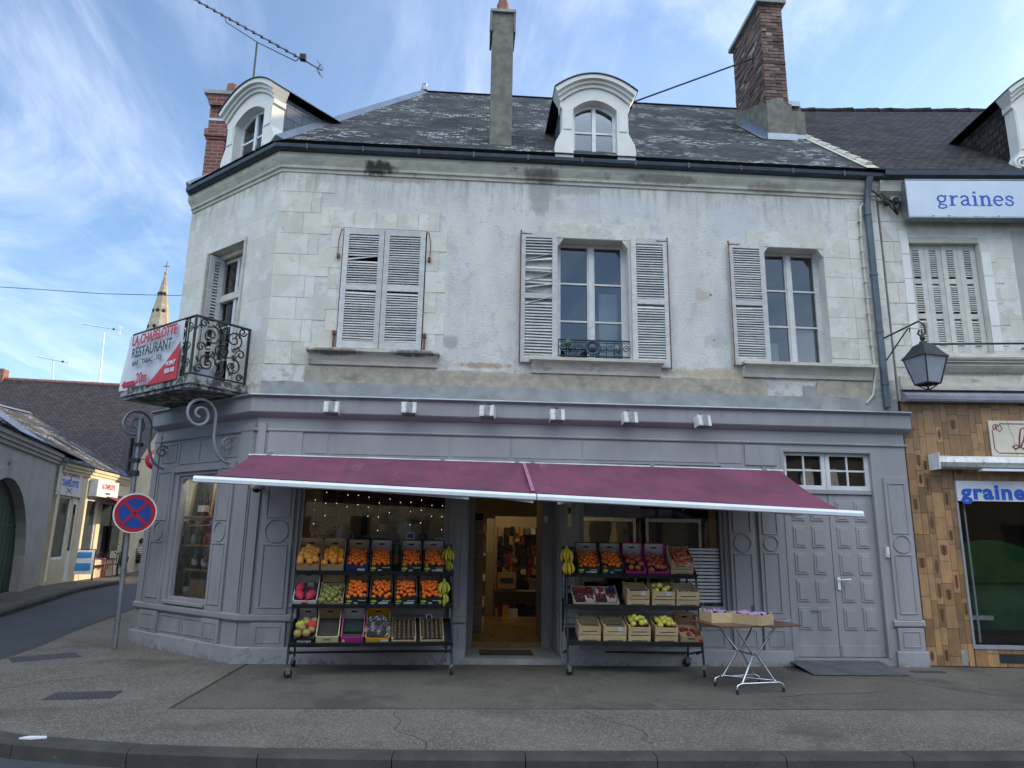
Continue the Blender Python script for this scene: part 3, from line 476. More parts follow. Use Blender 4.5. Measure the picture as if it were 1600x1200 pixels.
# dormers in local frames
def arch_opening(mb, x0, x1, z0, zs, h, X0, X1, ztop, y0, y1):
    "lintel piece above an arched opening"
    a = arcpts((x0 + x1) / 2, (x1 - x0) / 2, zs, h)
    for i in range(len(a) - 1): mb.prism([a[i], a[i + 1], (a[i + 1][0], ztop), (a[i][0], ztop)], y0, y1, tint=.5)
def dormer(F, cx, wd, z0, ze, zt, y0, back, cheek, win_w, par):
    D = MB(); h = wd / 2; w = win_w / 2; n = 9
    for sg in (-1, 1):
        o = [(h + .02, z0), (h + .035, z0 + .12), (h + .02, z0 + .26), (h - .03, z0 + .36), (h - .075, z0 + .45), (h - .08, z0 + .62), (h - .08, ze - .12), (h - .05, ze - .1), (h - .05, ze)]
        pts = [(cx + sg * a, c) for a, c in o] + [(cx + sg * w, ze), (cx + sg * w, z0)]
        if sg > 0: pts = pts[::-1]
        D.prism(pts, y0, y0 + .22, tint=.5)
        D.box(*(sorted((cx + sg * (w + .03), cx + sg * (h - .10)))), y0 - .012, y0, z0 + .48, ze - .14, tint=.6)
    a = arcpts(cx, w, ze - .12, .16); D2 = []
    for i in range(len(a) - 1): D.prism([a[i], a[i + 1], (a[i + 1][0], ze + .02), (a[i][0], ze + .02)] if max(a[i][1], a[i + 1][1]) < ze else [a[i], a[i + 1], (a[i + 1][0], max(ze, a[i + 1][1]) + .05), (a[i][0], max(ze, a[i][1]) + .05)], y0, y0 + .22, tint=.5)
    H = zt - ze; 
    for q0, q1, yy in ((0, .06, -.03), (.055, .11, -.07), (.105, .17, -.12)):
        lo = arcpts(cx, h - .05 + .55 * q0, ze - .02 + q0, H - .17, 18); hi = arcpts(cx, h - .05 + .55 * q1, ze - .02 + q1, H - .17, 18)
        for i in range(18): D.prism([lo[i], lo[i + 1], hi[i + 1], hi[i]], y0 + yy, y0 + .2, tint=.5)
    lo = arcpts(cx, h - .06, ze - .03, H - .165, 18)
    for i in range(18): D.prism([(lo[i][0], ze - .04 + .10 * max(0, 1 - ((lo[i][0] - cx) / w) ** 2)), (lo[i + 1][0], ze - .04 + .10 * max(0, 1 - ((lo[i + 1][0] - cx) / w) ** 2)), lo[i + 1], lo[i]], y0 + .004, y0 + .21, tint=.5) if min(abs(lo[i][0] - cx), abs(lo[i + 1][0] - cx)) > w * .2 or True else None
    d = D.obj('dormer', 'white_stone', par, F)
    # curved zinc roof and slate cheeks reaching back into the main roof
    top = arcpts(cx, h + .055, ze + .152, H - .17, 18); Rf = MB()
    for i in range(18):
        p, q = top[i], top[i + 1]; Rf.prism([p, q, (q[0], q[1] + .014), (p[0], p[1] + .014)], y0 - .14, back, tint=.5)
    Rf.lathe([(.03, 0), (.03, .07)], 8, c=(cx, y0 + .1, zt)); Rf.obj('dormer_roof', 'gutter', d)
    Ck = MB()
    for sg in (-1, 1):
        x = cx + sg * (h - .09); xo = cx + sg * (h - .09) 
        Ck.box(min(x, x - sg * .04), max(x, x - sg * .04), y0 + .19, back, z0 - .1, ze + .11, tint=.5)
    Ck.obj('dormer_cheek', cheek, d)
    Wf = MB(); y = y0 + .14; a = arcpts(cx, w, ze - .13, .165)
    zb = z0 + .02
    Wf.box(cx - w, cx - w + .045, y, y + .05, zb, ze - .1); Wf.box(cx + w - .045, cx + w, y, y + .05, zb, ze - .1); Wf.box(cx - .03, cx + .03, y - .01, y + .05, zb, ze - .01); Wf.box(cx - w, cx + w, y, y + .05, zb, zb + .05)
    zm = zb + (ze - zb) * .53; Wf.box(cx - w + .045, cx + w - .045, y + .004, y + .045, zm - .015, zm + .015)
    for i in range(len(a) - 1): Wf.prism([(a[i][0], a[i][1] - .05), (a[i + 1][0], a[i + 1][1] - .05), (a[i + 1][0], a[i + 1][1] + .01), (a[i][0], a[i][1] + .01)], y + .002, y + .048)
    Wf.obj('window_frame', 'frame_white', d)
    G_ = MB(); G_.prism([(cx - w, zb)] + [(cx + w, zb)] + a[::-1], y + .02, y + .026); G_.obj('pane', 'glass_dormer', d)
    K = MB(); K.prism([(cx - w, zb)] + [(cx + w, zb)] + a[::-1], y + .12, y + .14); K.obj('unlit_room_sheet', 'interior_dark', d)  # dark sheet in place of the unlit room behind the dormer pane
    return d
dormer(F0, 1.83, 1.19, 7.275, 8.24, 8.68, -.17, 1.45, 'new_slate', .68, BLD)
dormer(FC, -.86, 1.36, 7.275, 8.20, 8.66, -.11, 2.1, 'new_slate', .80, BLD)
# weeds in the gutter below the chamfer dormer
b = MB()
for i in range(60):
    p = FC @ V3((-.42 + rnd.gauss(0, .06), -.12 + rnd.gauss(0, .04), 7.28)); d = V3((rnd.gauss(0, .06), rnd.gauss(0, .06), rnd.uniform(.06, .16))); s_ = V3((rnd.gauss(0, .012), rnd.gauss(0, .012), 0)); b.quad(p, p + s_, p + d)
tag(b.obj('weed', 'leaf'), 'tuft of green weeds rooted in the gutter below the corner dormer', 'plant')
# chimneys
C1 = MB(); C1.box(.215, .555, .10, .52, 7.2, 9.98); ch1 = C1.obj('chimney', 'roughcast', BLD)
b = MB(); b.box(.175, .595, .06, .56, 9.982, 10.03); b.obj('chimney_cap', 'cement', ch1)
[MB().box(*q_, .07, .55, 9.62, 9.98).obj('chimney_band', 'roughcast', ch1) for q_ in ((.18, .212), (.558, .59))]
b = MB(); b.lathe([(.13, 0), (.12, .1), (.10, .22), (.105, .26), (.07, .36), (.075, .42), (0, .45)], 14, c=(.385, .31, 10.03)); b.obj('chimney_pot', 'terracotta', ch1)
def brickstack(mb, x0, x1, y0, y1, z0, z1, jit=.006, wear=.0):
    z = z0; k = 0
    while z < z1 - .01:
        for (a0, a1, ax) in ((x0, x1, 'x'), (y0, y1, 'y')):
            n = max(1, round((a1 - a0) / .21)); st = (a1 - a0) / n; o = (st / 2 if k % 2 else 0); a = a0 - o
            while a < a1 - .01:
                p0 = max(a, a0) + .004; p1 = min(a + st, a1) - .004; a += st
                if p1 - p0 < .02: continue
                for sgn in (0, 1):
                    j = rnd.uniform(-jit, jit); 
                    if rnd.random() < wear: j -= rnd.uniform(.01, .04)
                    if ax == 'x':
                        yy = (y0 - j, y0 + .09) if sgn == 0 else (y1 - .09, y1 + j); mb.box(p0, p1, yy[0], yy[1], z + .005, z + .062)
                    else:
                        xx = (x0 - j, x0 + .09) if sgn == 0 else (x1 - .09, x1 + j); mb.box(xx[0], xx[1], max(p0, y0 + .012), min(p1, y1 - .012), z + .005, z + .062)
        z += .07; k += 1
b = MB(); brickstack(b, 5.37, 5.80, 1.5, 2.86, 9.25, 11.75, .008, .08); ch2 = b.obj('chimney', 'brick', BLD)
b = MB(); b.box(5.385, 5.785, 1.515, 2.845, 9.2, 11.75); b.obj('chimney_core', 'mortar', ch2)
b = MB(); b.box(5.30, 5.87, 1.43, 2.93, 11.752, 11.83); b.obj('chimney_cap', 'cement', ch2)
b = MB(); b.prism([(5.35, 8.6), (5.86, 8.6), (5.86, 9.22), (5.82, 9.5), (5.60, 9.7), (5.36, 9.62)], 1.46, 1.52); b.box(5.35, 5.86, 1.52, 2.9, 8.6, 9.62); b.prism([(1.5, 9.62), (2.9, 9.62), (2.9, 10.3), (2.5, 10.1)], 5.348, 5.40, plane='yz'); b.obj('chimney_base', 'roughcast', ch2)
b = MB(); b.box(5.84, 6.16, 1.75, 2.6, 8.6, 9.70); b.box(5.9, 6.2, 1.7, 1.75, 8.8, 9.6); b.obj('chimney_shoulder', 'roughcast', ch2)
b = MB(); b.box(5.80, 6.12, 1.68, 2.66, 9.70, 9.80); b.prism([(5.32, 8.80), (5.88, 8.80), (5.88, 8.93), (5.32, 8.93)], 1.42, 1.455); b.box(5.88, 6.2, 1.62, 1.70, 8.93, 9.05)
p0 = V3((5.335, 1.43, 8.80)); p1 = V3((5.335, 2.55, 8.80 + 1.12 * SLOPE)); b.quad(p0, p1, p1 + V3((0, 0, .17)), p0 + V3((0, 0, .17))); b.quad(p0 - V3((.14, 0, -.02)), p1 - V3((.14, 0, -.02)), p1, p0); b.obj('chimney_flashing', 'zinc', ch2)
xr = -5.02
b = MB(); b.box(xr - .17, xr + .17, 2.8, 3.5, 7.2, 9.75); b.box(xr - .21, xr + .21, 2.75, 3.55, 9.1, 9.25); b.box(xr - .19, xr + .19, 2.78, 3.52, 9.05, 9.1); b.prism([(xr - .17, 9.75), (xr + .17, 9.75), (xr + .25, 9.98), (xr - .25, 9.98)], 2.72, 3.6); ch3 = b.obj('chimney', 'brick_red', BLD)
b = MB(); b.box(xr - .28, xr + .28, 2.69, 3.63, 9.98, 10.05); b.obj('chimney_cap', 'cement', ch3)
[MB().box(xr - .177, xr + .177, 2.79, 3.51, *q_).obj('chimney_band', 'zinc', ch3) for q_ in ((8.15, 8.22), (9.45, 9.5))]
b = MB(); b.lathe([(.15, 0), (.14, .12), (.105, .36), (.11, .38)], 14, c=(xr + .10, 3.1, 10.05)); b.obj('chimney_pot', 'terracotta', ch3)
# stay rod from dormer ridge to brick chimney, aerial
b = MB(); b.tube([AT(988, 160, 1.2), (5.37, 1.9, AT(1160, 90, 1.9).z)], .016, 6); b.tube([(5.36, 1.9, AT(1160, 90, 1.9).z - .1), (5.36, 1.9, AT(1160, 90, 1.9).z + .1)], .02, 6); tag(b.obj('stay_rod', 'black_iron'), 'thin dark iron stay rod sloping up from the middle dormer to the tall brick chimney', 'rod')
def yagi(F, mast0, mast1, a, c, n, label, el=.10, brace=True, r=.012, mm='galva'):
    t = thing('tv_aerial', label, 'aerial', F, 'television aerials on the roofs'); a = V3(a); c = V3(c); mast0 = V3(mast0); mast1 = V3(mast1); d = (c - a).normalized(); s_ = d.cross(V3((0, 0, 1))).normalized()
    MB().tube([mast0, mast0.lerp(mast1, .5), mast1], r * 1.6, 8).obj('mast', mm, t)
    m = MB(); m.tube([a, c], r, 6)
    for i in range(n):
        p = a.lerp(c, i / n * .93); m.tube([p - s_ * el, p + s_ * el], r * .45, 5); m.box(p.x - .02, p.x + .02, p.y - .02, p.y + .02, p.z - .02, p.z + .02)
    m.obj('boom', mm, t)
    m = MB(); q = a.lerp(c, .95); zz_ = V3((0, 0, 1)); m.tube([q - zz_ * .02 + d * .06, q + d * .13 + zz_ * el * 1.5], r * .7, 5); m.tube([q - zz_ * .0 + d * .06, q + d * .13 - zz_ * el * 1.5], r * .7, 5)
    for g in (-1.4, -.9, .9, 1.4): m.tube([q + d * .12 + zz_ * el * g - s_ * el * 1.6, q + d * .12 + zz_ * el * g + s_ * el * 1.6], r * .4, 5)
    m.obj('reflector', mm, t); MB().box(q.x - .28 * d.x - .04, q.x - .28 * d.x + .06, q.y - .04, q.y + .04, q.z - .05 - .28 * d.z, q.z + .05 - .28 * d.z).obj('balun_box', 'black', t)
    if brace:
        p = a.lerp(c, .27); p2 = a.lerp(c, .84); m = MB(); m.tube([p, p - zz_ * .10 + d * .05, mast1, p2 - zz_ * .10 - d * .08, p2], r * .8, 6); m.obj('brace', mm, t)
    return t
A0 = AT(395, 133, 1.3); A1 = AT(402, 66, 1.3); d0 = AT(300, -3, 1.7); d1 = AT(503, 110, .9)
yagi(T(*A0), (0, 0, -.2), A1 - A0, d0 - A0, d1 - A0, 15, 'long dark television aerial on a mast above the corner dormer', .07, mm='gutter')
# ------------------------------------------------------------------ upper windows and shutters
def window(par, F, x0, x1, z0, z1, y, rows=3, name='window', fm='frame_paint', gm='glass_old', dark=True, mull=True):
    m = MB(); fr = .05
    m.box(x0, x0 + fr, y, y + .06, z0, z1); m.box(x1 - fr, x1, y, y + .06, z0, z1); m.box(x0 + fr, x1 - fr, y, y + .06, z1 - fr, z1); m.box(x0 + fr, x1 - fr, y, y + .06, z0, z0 + fr)
    cx = (x0 + x1) / 2; L_ = [(x0 + fr, cx - .035), (cx + .035, x1 - fr)]
    m.box(cx - .035, cx + .035, y - .015, y + .05, z0 + fr, z1 - fr)
    for a, c in L_:
        for i in range(1, rows):
            zz_ = z0 + fr + (z1 - z0 - 2 * fr) * i / rows; m.box(a + .022, c - .022, y + .004, y + .05, zz_ - .013, zz_ + .013)
        m.box(a, a + .022, y + .002, y + .052, z0 + fr, z1 - fr); m.box(c - .022, c, y + .002, y + .052, z0 + fr, z1 - fr)
    w = m.obj(name, fm, par, F)
    for a, c in L_:
        for i in range(rows):
            za = z0 + fr + (z1 - z0 - 2 * fr) * i / rows + .013; zb = z0 + fr + (z1 - z0 - 2 * fr) * (i + 1) / rows - .013; dy = rnd.uniform(-.004, .004)
            g = MB(); g.quad((a + .022, y + .03 + dy, za), (c - .022, y + .03 - dy, za), (c - .022, y + .03 - dy * .5, zb), (a + .022, y + .03 + dy, zb)); g.obj('pane', gm, w)
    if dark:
        k = MB(); k.box(x0 - .1, x1 + .1, y + .45, y + .47, z0 - .1, z1 + .1); k.obj('unlit_room_sheet', 'interior_dark', w)  # dark sheet stands in for the shade of the room behind
    return w
def shutter(par, F, x0, x1, z0, z1, y, broken=(), m_='shutter', rusty=None, n=46, mids=(.5,), open_=True):
    m = MB(); st = .075; t = .035
    m.box(x0, x0 + st, y - t, y, z0, z1); m.box(x1 - st, x1, y - t, y, z0, z1); m.box(x0 + st, x1 - st, y - t, y, z1 - .09, z1); m.box(x0 + st, x1 - st, y - t, y, z0, z0 + .10)
    for q in mids:
        zm = z0 + (z1 - z0) * q; m.box(x0 + st, x1 - st, y - t + .003, y, zm - .04, zm + .04)
    for i in range(n):
        z = z0 + .125 + (z1 - z0 - .24) * i / (n - 1)
        if any(abs(z - (z0 + (z1 - z0) * q)) < .06 for q in mids): continue
        fr_ = i / (n - 1)
        if any(a < fr_ < c for a, c in broken):
            if rnd.random() < .5: continue
            M = T((x0 + x1) / 2, y - .02, z) @ RY(rnd.uniform(-22, 6)) @ RX(rnd.uniform(20, 70)); m.box(-(x1 - x0) / 2 + st, (x1 - x0) / 2 - st, -.022, .022, -.003, .003, M); continue
        jt = rnd.gauss(0, .6); M = T((x0 + x1) / 2, y - .018, z) @ RY(jt) @ RX(52 + rnd.gauss(0, 4)); m.box(-(x1 - x0) / 2 + st, (x1 - x0) / 2 - st, -.024, .024, -.004, .004, M)
    s = m.obj('shutter', m_, par, F)
    if rusty is not None:
        k = MB(); k.box(rusty - .008, rusty + .008, y - t - .004, y - .004, z0 - .02, z1 + .02); k.box(min(rusty, rusty + (x1 - x0) * .3 * (1 if rusty <= x0 + .02 else -1)), max(rusty, rusty + (x1 - x0) * .3 * (1 if rusty <= x0 + .02 else -1)), y - t - .003, y - t, z1 - .045, z1 - .03); k.obj('iron_hinge', 'rust', s)
    return s
def sill(par, F, x0, x1, z, proud=.15, m_='old_stone'):
    m = MB(); m.prism([(-proud, z), (-proud, z - .035), (-proud + .02, z - .05), (-.10, z - .065), (-.075, z - .10), (-.05, z - .15), (-.04, z - .20), (-.0, z - .20), (0.0, z + .012)], x0 + .03, x1 - .03, plane='yz'); m.box(x0, x1, -proud - .012, .0, z - .032, z + .012)
    return m.obj('sill', m_, par, F)
# closed louvred pair on the first window
w1 = window(BLD, F0, H1[0], H1[1], H1[2], H1[3], .24, 3)
shutter(w1, F0, -1.885, -1.30, 4.21, 6.03, -.004, broken=((.76, .80),), n=44)
shutter(w1, F0, -1.292, -.695, 4.21, 6.03, .0, n=44)
for x, sg in ((-1.93, -1), (-.65, 1)):
    k = MB(); k.tube([(x - sg * .12, -.02, 6.035), (x, -.02, 6.02), (x + sg * .03, -.022, 5.85), (x + sg * .03, -.03, 5.60)], .006, 5); k.box(x - .02 + sg * .02, x + .02 + sg * .02, -.05, -.0, 5.56, 5.62); k.obj('shutter_rod', 'rust', w1)
    k = MB(); k.box(x - .012, x + .012, -.04, -.0, 4.22, 4.46); k.box(x - .025, x + .025, -.05, -.0, 4.40, 4.45); k.obj('shutter_catch', 'rust', w1)
sill(w1, F0, -2.28, -.42, 4.16)
w2 = window(BLD, F0, H2[0], H2[1], H2[2], H2[3], .20, 3)
shutter(w2, F0, .71, 1.26, 4.08, 6.09, -.03, broken=((.12 + .32, .50), (.52, .62), (.66, .86)), rusty=.715, n=40)
shutter(w2, F0, 2.37, 2.93, 4.06, 6.06, -.03, rusty=2.925, n=46); sill(w2, F0, .86, 2.80, 4.13)
w3 = window(BLD, F0, H3[0], H3[1], H3[2], H3[3], .20, 3)
shutter(w3, F0, 3.86, 4.42, 4.14, 6.06, -.03, rusty=3.87, n=46); sill(w3, F0, 3.97, 5.98, 4.17)
b = MB()
for x0, x1, z1 in ((H2[0], H2[1], H2[3]), (H3[0], H3[1], H3[3])):
    for a, s_ in ((x0, 1), (x1, -1)): b.prism([(a, z1 - .13), (a + s_ * .09, z1), (a, z1)][::s_], -.001, .198)
b.obj('lintel_corner', 'stone', BLD)
# white inner shutter seen through the middle window
b = MB(); b.box(1.98, 2.27, .5, .52, 4.2, 5.35); b.box(2.02, 2.10, .49, .5, 4.3, 5.2); b.obj('inner_shutter', 'white_stone', w2)
b = MB(); b.box(4.95, 5.30, .29, .30, 4.24, 4.80); b.box(4.45, 4.72, .33, .335, 4.25, 4.6); b.obj('net_curtain', 'cream_render', w3)
# little iron guard with ornaments in the middle window
b = MB(); zt = 4.44; zb = 4.20; y = -.03
b.tube([(1.28, y, zt), (2.33, y, zt)], .012, 6); b.tube([(1.28, y, zb), (2.33, y, zb)], .010, 6); b.tube([(1.28, y, zt - .035), (2.33, y, zt - .035)], .006, 6)
for i in range(9):
    c_ = 1.34 + i * .117; b.tube([(p[0], y, p[1]) for p in spiral((c_, 4.32), .055, .012, pi * (i % 2), 1.5, 16)], .007, 5); b.tube([(c_ - .058, y, zb), (c_ - .058, y, zt)], .006, 5)
gd = b.obj('window_guard', 'black_iron', w2)
t = thing('hanging_bell', 'round blue glazed dish hung on the iron guard of the middle upstairs window', 'dish', T(1.77, -.09, 4.31))
MB().lathe([(.0, -.02), (.07, -.02), (.115, .0), (.12, .015), (.10, .02), (.07, .0), (0, .0)], 20, M=RX(90)).obj('dish', 'bell_blue', t)
MB().lathe([(.0, .0), (.065, .003), (.06, .012), (0, .014)], 18, M=RX(90)).obj('centre', 'gutter', t)
for x, z, r_, mm, nm in ((1.41, 4.37, .055, 'ball_green', 'green glazed ball at the left end of the upstairs window guard'), (2.12, 4.31, .045, 'pot_grey', 'small grey ball ornament at the right of the upstairs window guard')):
    m = MB(); m.lathe([(0, -r_)] + [(r_ * cos(a * pi / 8), r_ * sin(a * pi / 8)) for a in range(-3, 4)] + [(0, r_)], 14); tag(m.obj('ball_ornament', mm, None, T(x, -.09, z)), nm, 'ornament')
# French window on the chamfer with worn frame, folded shutters
wc = window(BLD, FC, HC[0] + .04, HC[1] - .04, HC[2], HC[3] - .08, .24, 4, name='french_window')
b = MB(); b.box(HC[0] - .02, HC[0] + .012, -.03, .2, 3.7, 6.02); b.box(HC[1] - .012, HC[1] + .03, -.03, .05, 3.7, 6.05); b.box(HC[0], HC[1], .16, .22, 5.94, 6.02); b.box(HC[0] + .05, HC[1] - .05, .2, .3, 5.22, 5.32); b.obj('casing', 'old_stone', wc, None)
m = MB(); Ms = RZ(90)
s = shutter(wc, T(HC[0] + .06, .0, 0) @ RZ(80), .0, .23, 3.72, 5.98, .0, broken=((0, .45),), n=40)
for ch_ in wc.children:
    pass
b = MB(); b.box(HC[0] + .03, HC[0] + .04, .0, .2, 3.7, 4.75); b.obj('shutter_board', 'rust', wc)
# ------------------------------------------------------------------ balcony
BAL = MB(); BAL.box(-2.18, -.32, -.88, -.0, 3.55, 3.66); BAL.box(-2.15, -.35, -.85, -.0, 3.50, 3.55); bal = BAL.obj('balcony', 'slab', BLD, FC)
rz0, rz1, yo, xa, xb = 3.70, 4.50, -.83, -2.12, -.40
def scrolls(mb, mk, u0, u1, z0, z1, r=.012):
    "dense wrought scroll panel; mk maps (u,z)->point"
    w = u1 - u0; h = z1 - z0
    S = [(.25, .22, .17, 0, 1.6), (.75, .25, .19, pi, -1.6), (.28, .72, .18, pi / 2, -1.7), (.74, .74, .17, -pi / 2, 1.7), (.5, .48, .14, 0, 1.8), (.1, .48, .09, 0, 1.2), (.9, .5, .09, pi, -1.2), (.5, .9, .08, 0, 1.2), (.5, .08, .07, pi, 1.2), (.12, .9, .08, 0, 1.3), (.9, .92, .08, 0, -1.3), (.1, .1, .08, 0, 1.3), (.92, .08, .07, 0, 1.3)]
    for a, c, rr, st, tn in S: mb.tube([mk(*p) for p in spiral((u0 + a * w, z0 + c * h), rr * h, .018, st, tn, 22)], r, 5)
    for k in range(16):
        a = rnd.random(); c = rnd.random(); mb.tube([mk(u0 + a * w + .06 * t_ * cos(k), z0 + c * h + .05 * sin(t_ * 3 + k)) for t_ in (-1, -.5, 0, .5, 1)], r * .9, 5)
R_ = MB(); R_.tube([(xb, 0, rz1), (xb, yo, rz1), (xa, yo, rz1), (xa, 0, rz1)], .019, 8); R_.tube([(xb, 0, rz0), (xb, yo, rz0), (xa, yo, rz0), (xa, 0, rz0)], .014, 6)
for x, y_ in ((xb, yo), (xa, yo), (xb, -.02), (xa, -.02)): R_.box(x - .014, x + .014, y_ - .014, y_ + .014, 3.66, rz1)
for x in (-.56, -.62, -1.95): R_.box(x - .008, x + .008, yo - .008, yo + .008, rz0, rz1)
R_.obj('railing', 'black_iron', bal)
q = MB(); scrolls(q, lambda u, z: (xb, u, z), yo + .03, -.05, rz0, rz1); scrolls(q, lambda u, z: (xa, u, z), yo + .03, -.05, rz0, rz1)
scrolls(q, lambda u, z: (u, yo, z), -.64 - .62, -.62, rz0, rz1); scrolls(q, lambda u, z: (u, yo, z), -2.1, -1.3, rz0, rz1)
for i in range(3): q.tube([(p[0], yo - .01, p[1]) for p in spiral((-.51, 3.84 + i * .26), .075, .015, i * 2, 1.5, 18)], .008, 5)
q.obj('scrollwork', 'black_iron', bal)
def volute(x, name='scroll_bracket', dz=0):
    m = MB(); pts = [(-.0 - .02, 2.66 + dz)]
    # lower foot curl, S stem, upper spiral; in the plane x=const, coordinate (out, z)
    big = spiral((.56, 3.19 + dz), .035, .235, pi - 1.75 * 2 * pi, 1.75, 44)
    tail = [(.33 + .0 * t_, 3.05) for t_ in (0,)]
    e = big[-1]; pts = big + [(.325, 3.02 + dz), (.315, 2.86 + dz), (.24, 2.68 + dz), (.12, 2.585 + dz), (.0, 2.57 + dz)]
    ctl = pts[-6:]; sm_ = []
    for i in range(1, len(ctl) - 2):
        for k in range(6):
            u = k / 6; P_ = [V3((*ctl[i + j - 1], 0)) for j in range(4)]; q_ = .5 * ((2 * P_[1]) + (P_[2] - P_[0]) * u + (2 * P_[0] - 5 * P_[1] + 4 * P_[2] - P_[3]) * u * u + (3 * P_[1] - P_[0] - 3 * P_[2] + P_[3]) * u ** 3); sm_.append((q_.x, q_.y))
    pts = pts[:-5] + sm_ + ctl[-2:]
    m.tube([(x, -a, z) for a, z in pts], .021, 8); m.tube([(x, -a, z) for a, z in spiral((.11, 2.83 + dz), .022, .10, 0, 1.4, 22)] , .015, 7); m.box(x - .02, x + .02, -.02, .0, 2.50 + dz, 3.0 + dz)
    return m.obj(name, 'grey_metal', bal)
volute(-.52); volute(-2.28)
bn = thing('banner', 'white and red restaurant banner tied along the corner balcony railing', 'banner', FC @ T(-1.36, yo - .03, 4.06))
m = MB(); nx, nz = 26, 12; bx0, bx1 = -.80, .74
def bw(u, v): return (-.006 * sin(v * 6 + u * 9) - .05 * (1 - u) ** 9 * (1 - v))
vs = [V3((bx0 + (bx1 - bx0) * i / nx - .03 * (1 - j / nz) * (1 - i / nx) , bw(i / nx, j / nz), -.43 + .84 * j / nz)) for j in range(nz + 1) for i in range(nx + 1)]
m.add(vs, [(j * (nx + 1) + i, j * (nx + 1) + i + 1, (j + 1) * (nx + 1) + i + 1, (j + 1) * (nx + 1) + i) for j in range(nz) for i in range(nx)], .5, True); m.obj('cloth', 'banner', bn)
m = MB(); cur = [(.74, -.43), (-.10, -.43)] + [(-.10 + .84 * (t_ / 10), -.43 + .52 * (t_ / 10) ** 1.25) for t_ in range(1, 11)]
m.prism(cur[::-1], -.038, -.030); m.prism([(-.79, -.34), (-.72, -.285), (-.72, -.31), (-.42, -.31), (-.42, -.38), (-.72, -.38), (-.72, -.40)], -.040, -.030); m.obj('red_field', 'red', bn)
def bt(s, x, z, sz, mm, bold=0, sx=1, sh=0, rot=0): text(s, sz, mm, bn, T(x, -.046, z) @ RY(rot), 'lettering', .003, bold, sx=sx, shear=sh)
bt('LA CHAPELOTTE', .0, .29, .205, 'red', .006, .80); bt('RESTAURANT', -.03, .10, .21, 'ink', .002, .86); bt('BAR - TABAC - FDJ', -.12, -.06, .10, 'ink', .001, 1.0)
bt('20m', -.22, -.30, .22, 'red', .005, .8, .12); bt('POINT', .56, -.19, .085, 'white', .003); bt('RELAIS', .55, -.29, .085, 'white', .003)
# small yellow-green things on the balcony floor
t = thing('plant_pot', 'pale blue pot standing on the balcony floor behind the railing', 'pot', FC @ T(-.95, -.35, 3.66)); MB().lathe([(.10, 0), (.14, .26), (.15, .28), (.13, .28), (.09, .03), (0, .03)], 14).obj('pot', 'box_sign', t)
# ------------------------------------------------------------------ shopfront
SH = 'shop_paint'
shop = MB(); D1 = (-2.21, -.22, .74, 2.66); DR = (.06, 1.31, -.01, 2.66); D2 = (1.59, 3.60, .70, 2.66); SD = (4.47, 5.85, .10, 2.93)
shop.wall(-2.87, 6.33, 0, 3.25, [D1, DR, D2, SD], -.03, .12); shop = shop.obj('shopfront', SH, BLD)
DC = (-1.83, -.80, .67, 2.45)
m = MB(); m.wall(-2.66, 0.0, 0, 3.25, [DC], -.03, .12); m.obj('shopfront', SH, BLD, FC)
m = MB(); a_ = FC @ V3((-2.66, -.03, 0)); b_ = FC @ V3((-2.66, 1.2, 0)); m.quad(a_, b_, b_ + V3((0, 0, 3.25)), a_ + V3((0, 0, 3.25))); m.obj('shopfront_return', SH, BLD)
def panel(mb, x0, x1, z0, z1, y, w=.018, p=.012):
    mb.box(x0, x1, y - p, y, z1 - w, z1); mb.box(x0, x1, y - p, y, z0, z0 + w); mb.box(x0, x0 + w, y - p, y, z0 + w, z1 - w); mb.box(x1 - w, x1, y - p, y, z0 + w, z1 - w)
def ring(mb, cx, cz, r, y, w=.014, p=.014): mb.ribbon([(cx + r * cos(a * pi / 16), cz + r * sin(a * pi / 16)) for a in range(33)], w, y - p, y)
def pil(F, x0, x1, zt=2.6, rr=None, zr=1.62, inner_=True):
    m = MB(); y = -.03; m.box(x0, x1, y - .035, y, .6, zt); cx = (x0 + x1) / 2; w = x1 - x0; r = rr or min(.13, w * .33)
    if zr < zt: panel(m, x0 + .05, x1 - .05, .68, zr - r - .02, y - .035); panel(m, x0 + .05, x1 - .05, zr + r + .02, zt - .08, y - .035); ring(m, cx, zr, r, y - .035)
    else: panel(m, x0 + .05, x1 - .05, .68, zt - .08, y - .035)
    m.box(x0 - .01, x1 + .01, y - .045, y, .20, .50); panel(m, x0 + .05, x1 - .05, .25, .46, y - .045, .015, .008)
    return m.obj('pilaster', SH, BLD, F, bevel=.004)
m = MB(); m.box(-2.84, -2.74, -.065, -.03, .6, 3.1); m.box(-2.70, -2.245, -.045, -.03, 2.60, 3.02); m.obj('corner_strip', SH, BLD, None)
pil(F0, -2.69, -2.27, rr=.15, zr=1.66); pil(F0, -.19, .03, zr=5); pil(F0, 1.34, 1.56, zr=5); pil(F0, 3.66, 4.02, zr=1.60); pil(F0, 4.08, 4.40, zr=1.60, rr=.10); pil(F0, 5.95, 6.30, zt=2.55, zr=1.62, rr=.12)
pil(FC, -.75, -.36, zr=1.64, rr=.13); pil(FC, -2.42, -1.95, zr=1.64, rr=.13); m = MB(); m.box(-.30, -.02, -.05, -.03, .6, 3.1); m.box(-2.64, -2.48, -.05, -.03, .6, 3.1); panel(m, -1.9, -.78, 2.62, 2.98, -.03); panel(m, -2.4, -1.98, 2.66, 2.95, -.03); panel(m, -.72, -.38, 2.66, 2.95, -.03); m.box(-1.35, -1.335, -.04, -.03, 2.64, 2.96); m.box(-1.93, -.74, -.07, -.03, 2.50, 2.58); m.obj('frieze_panel', SH, BLD, FC)
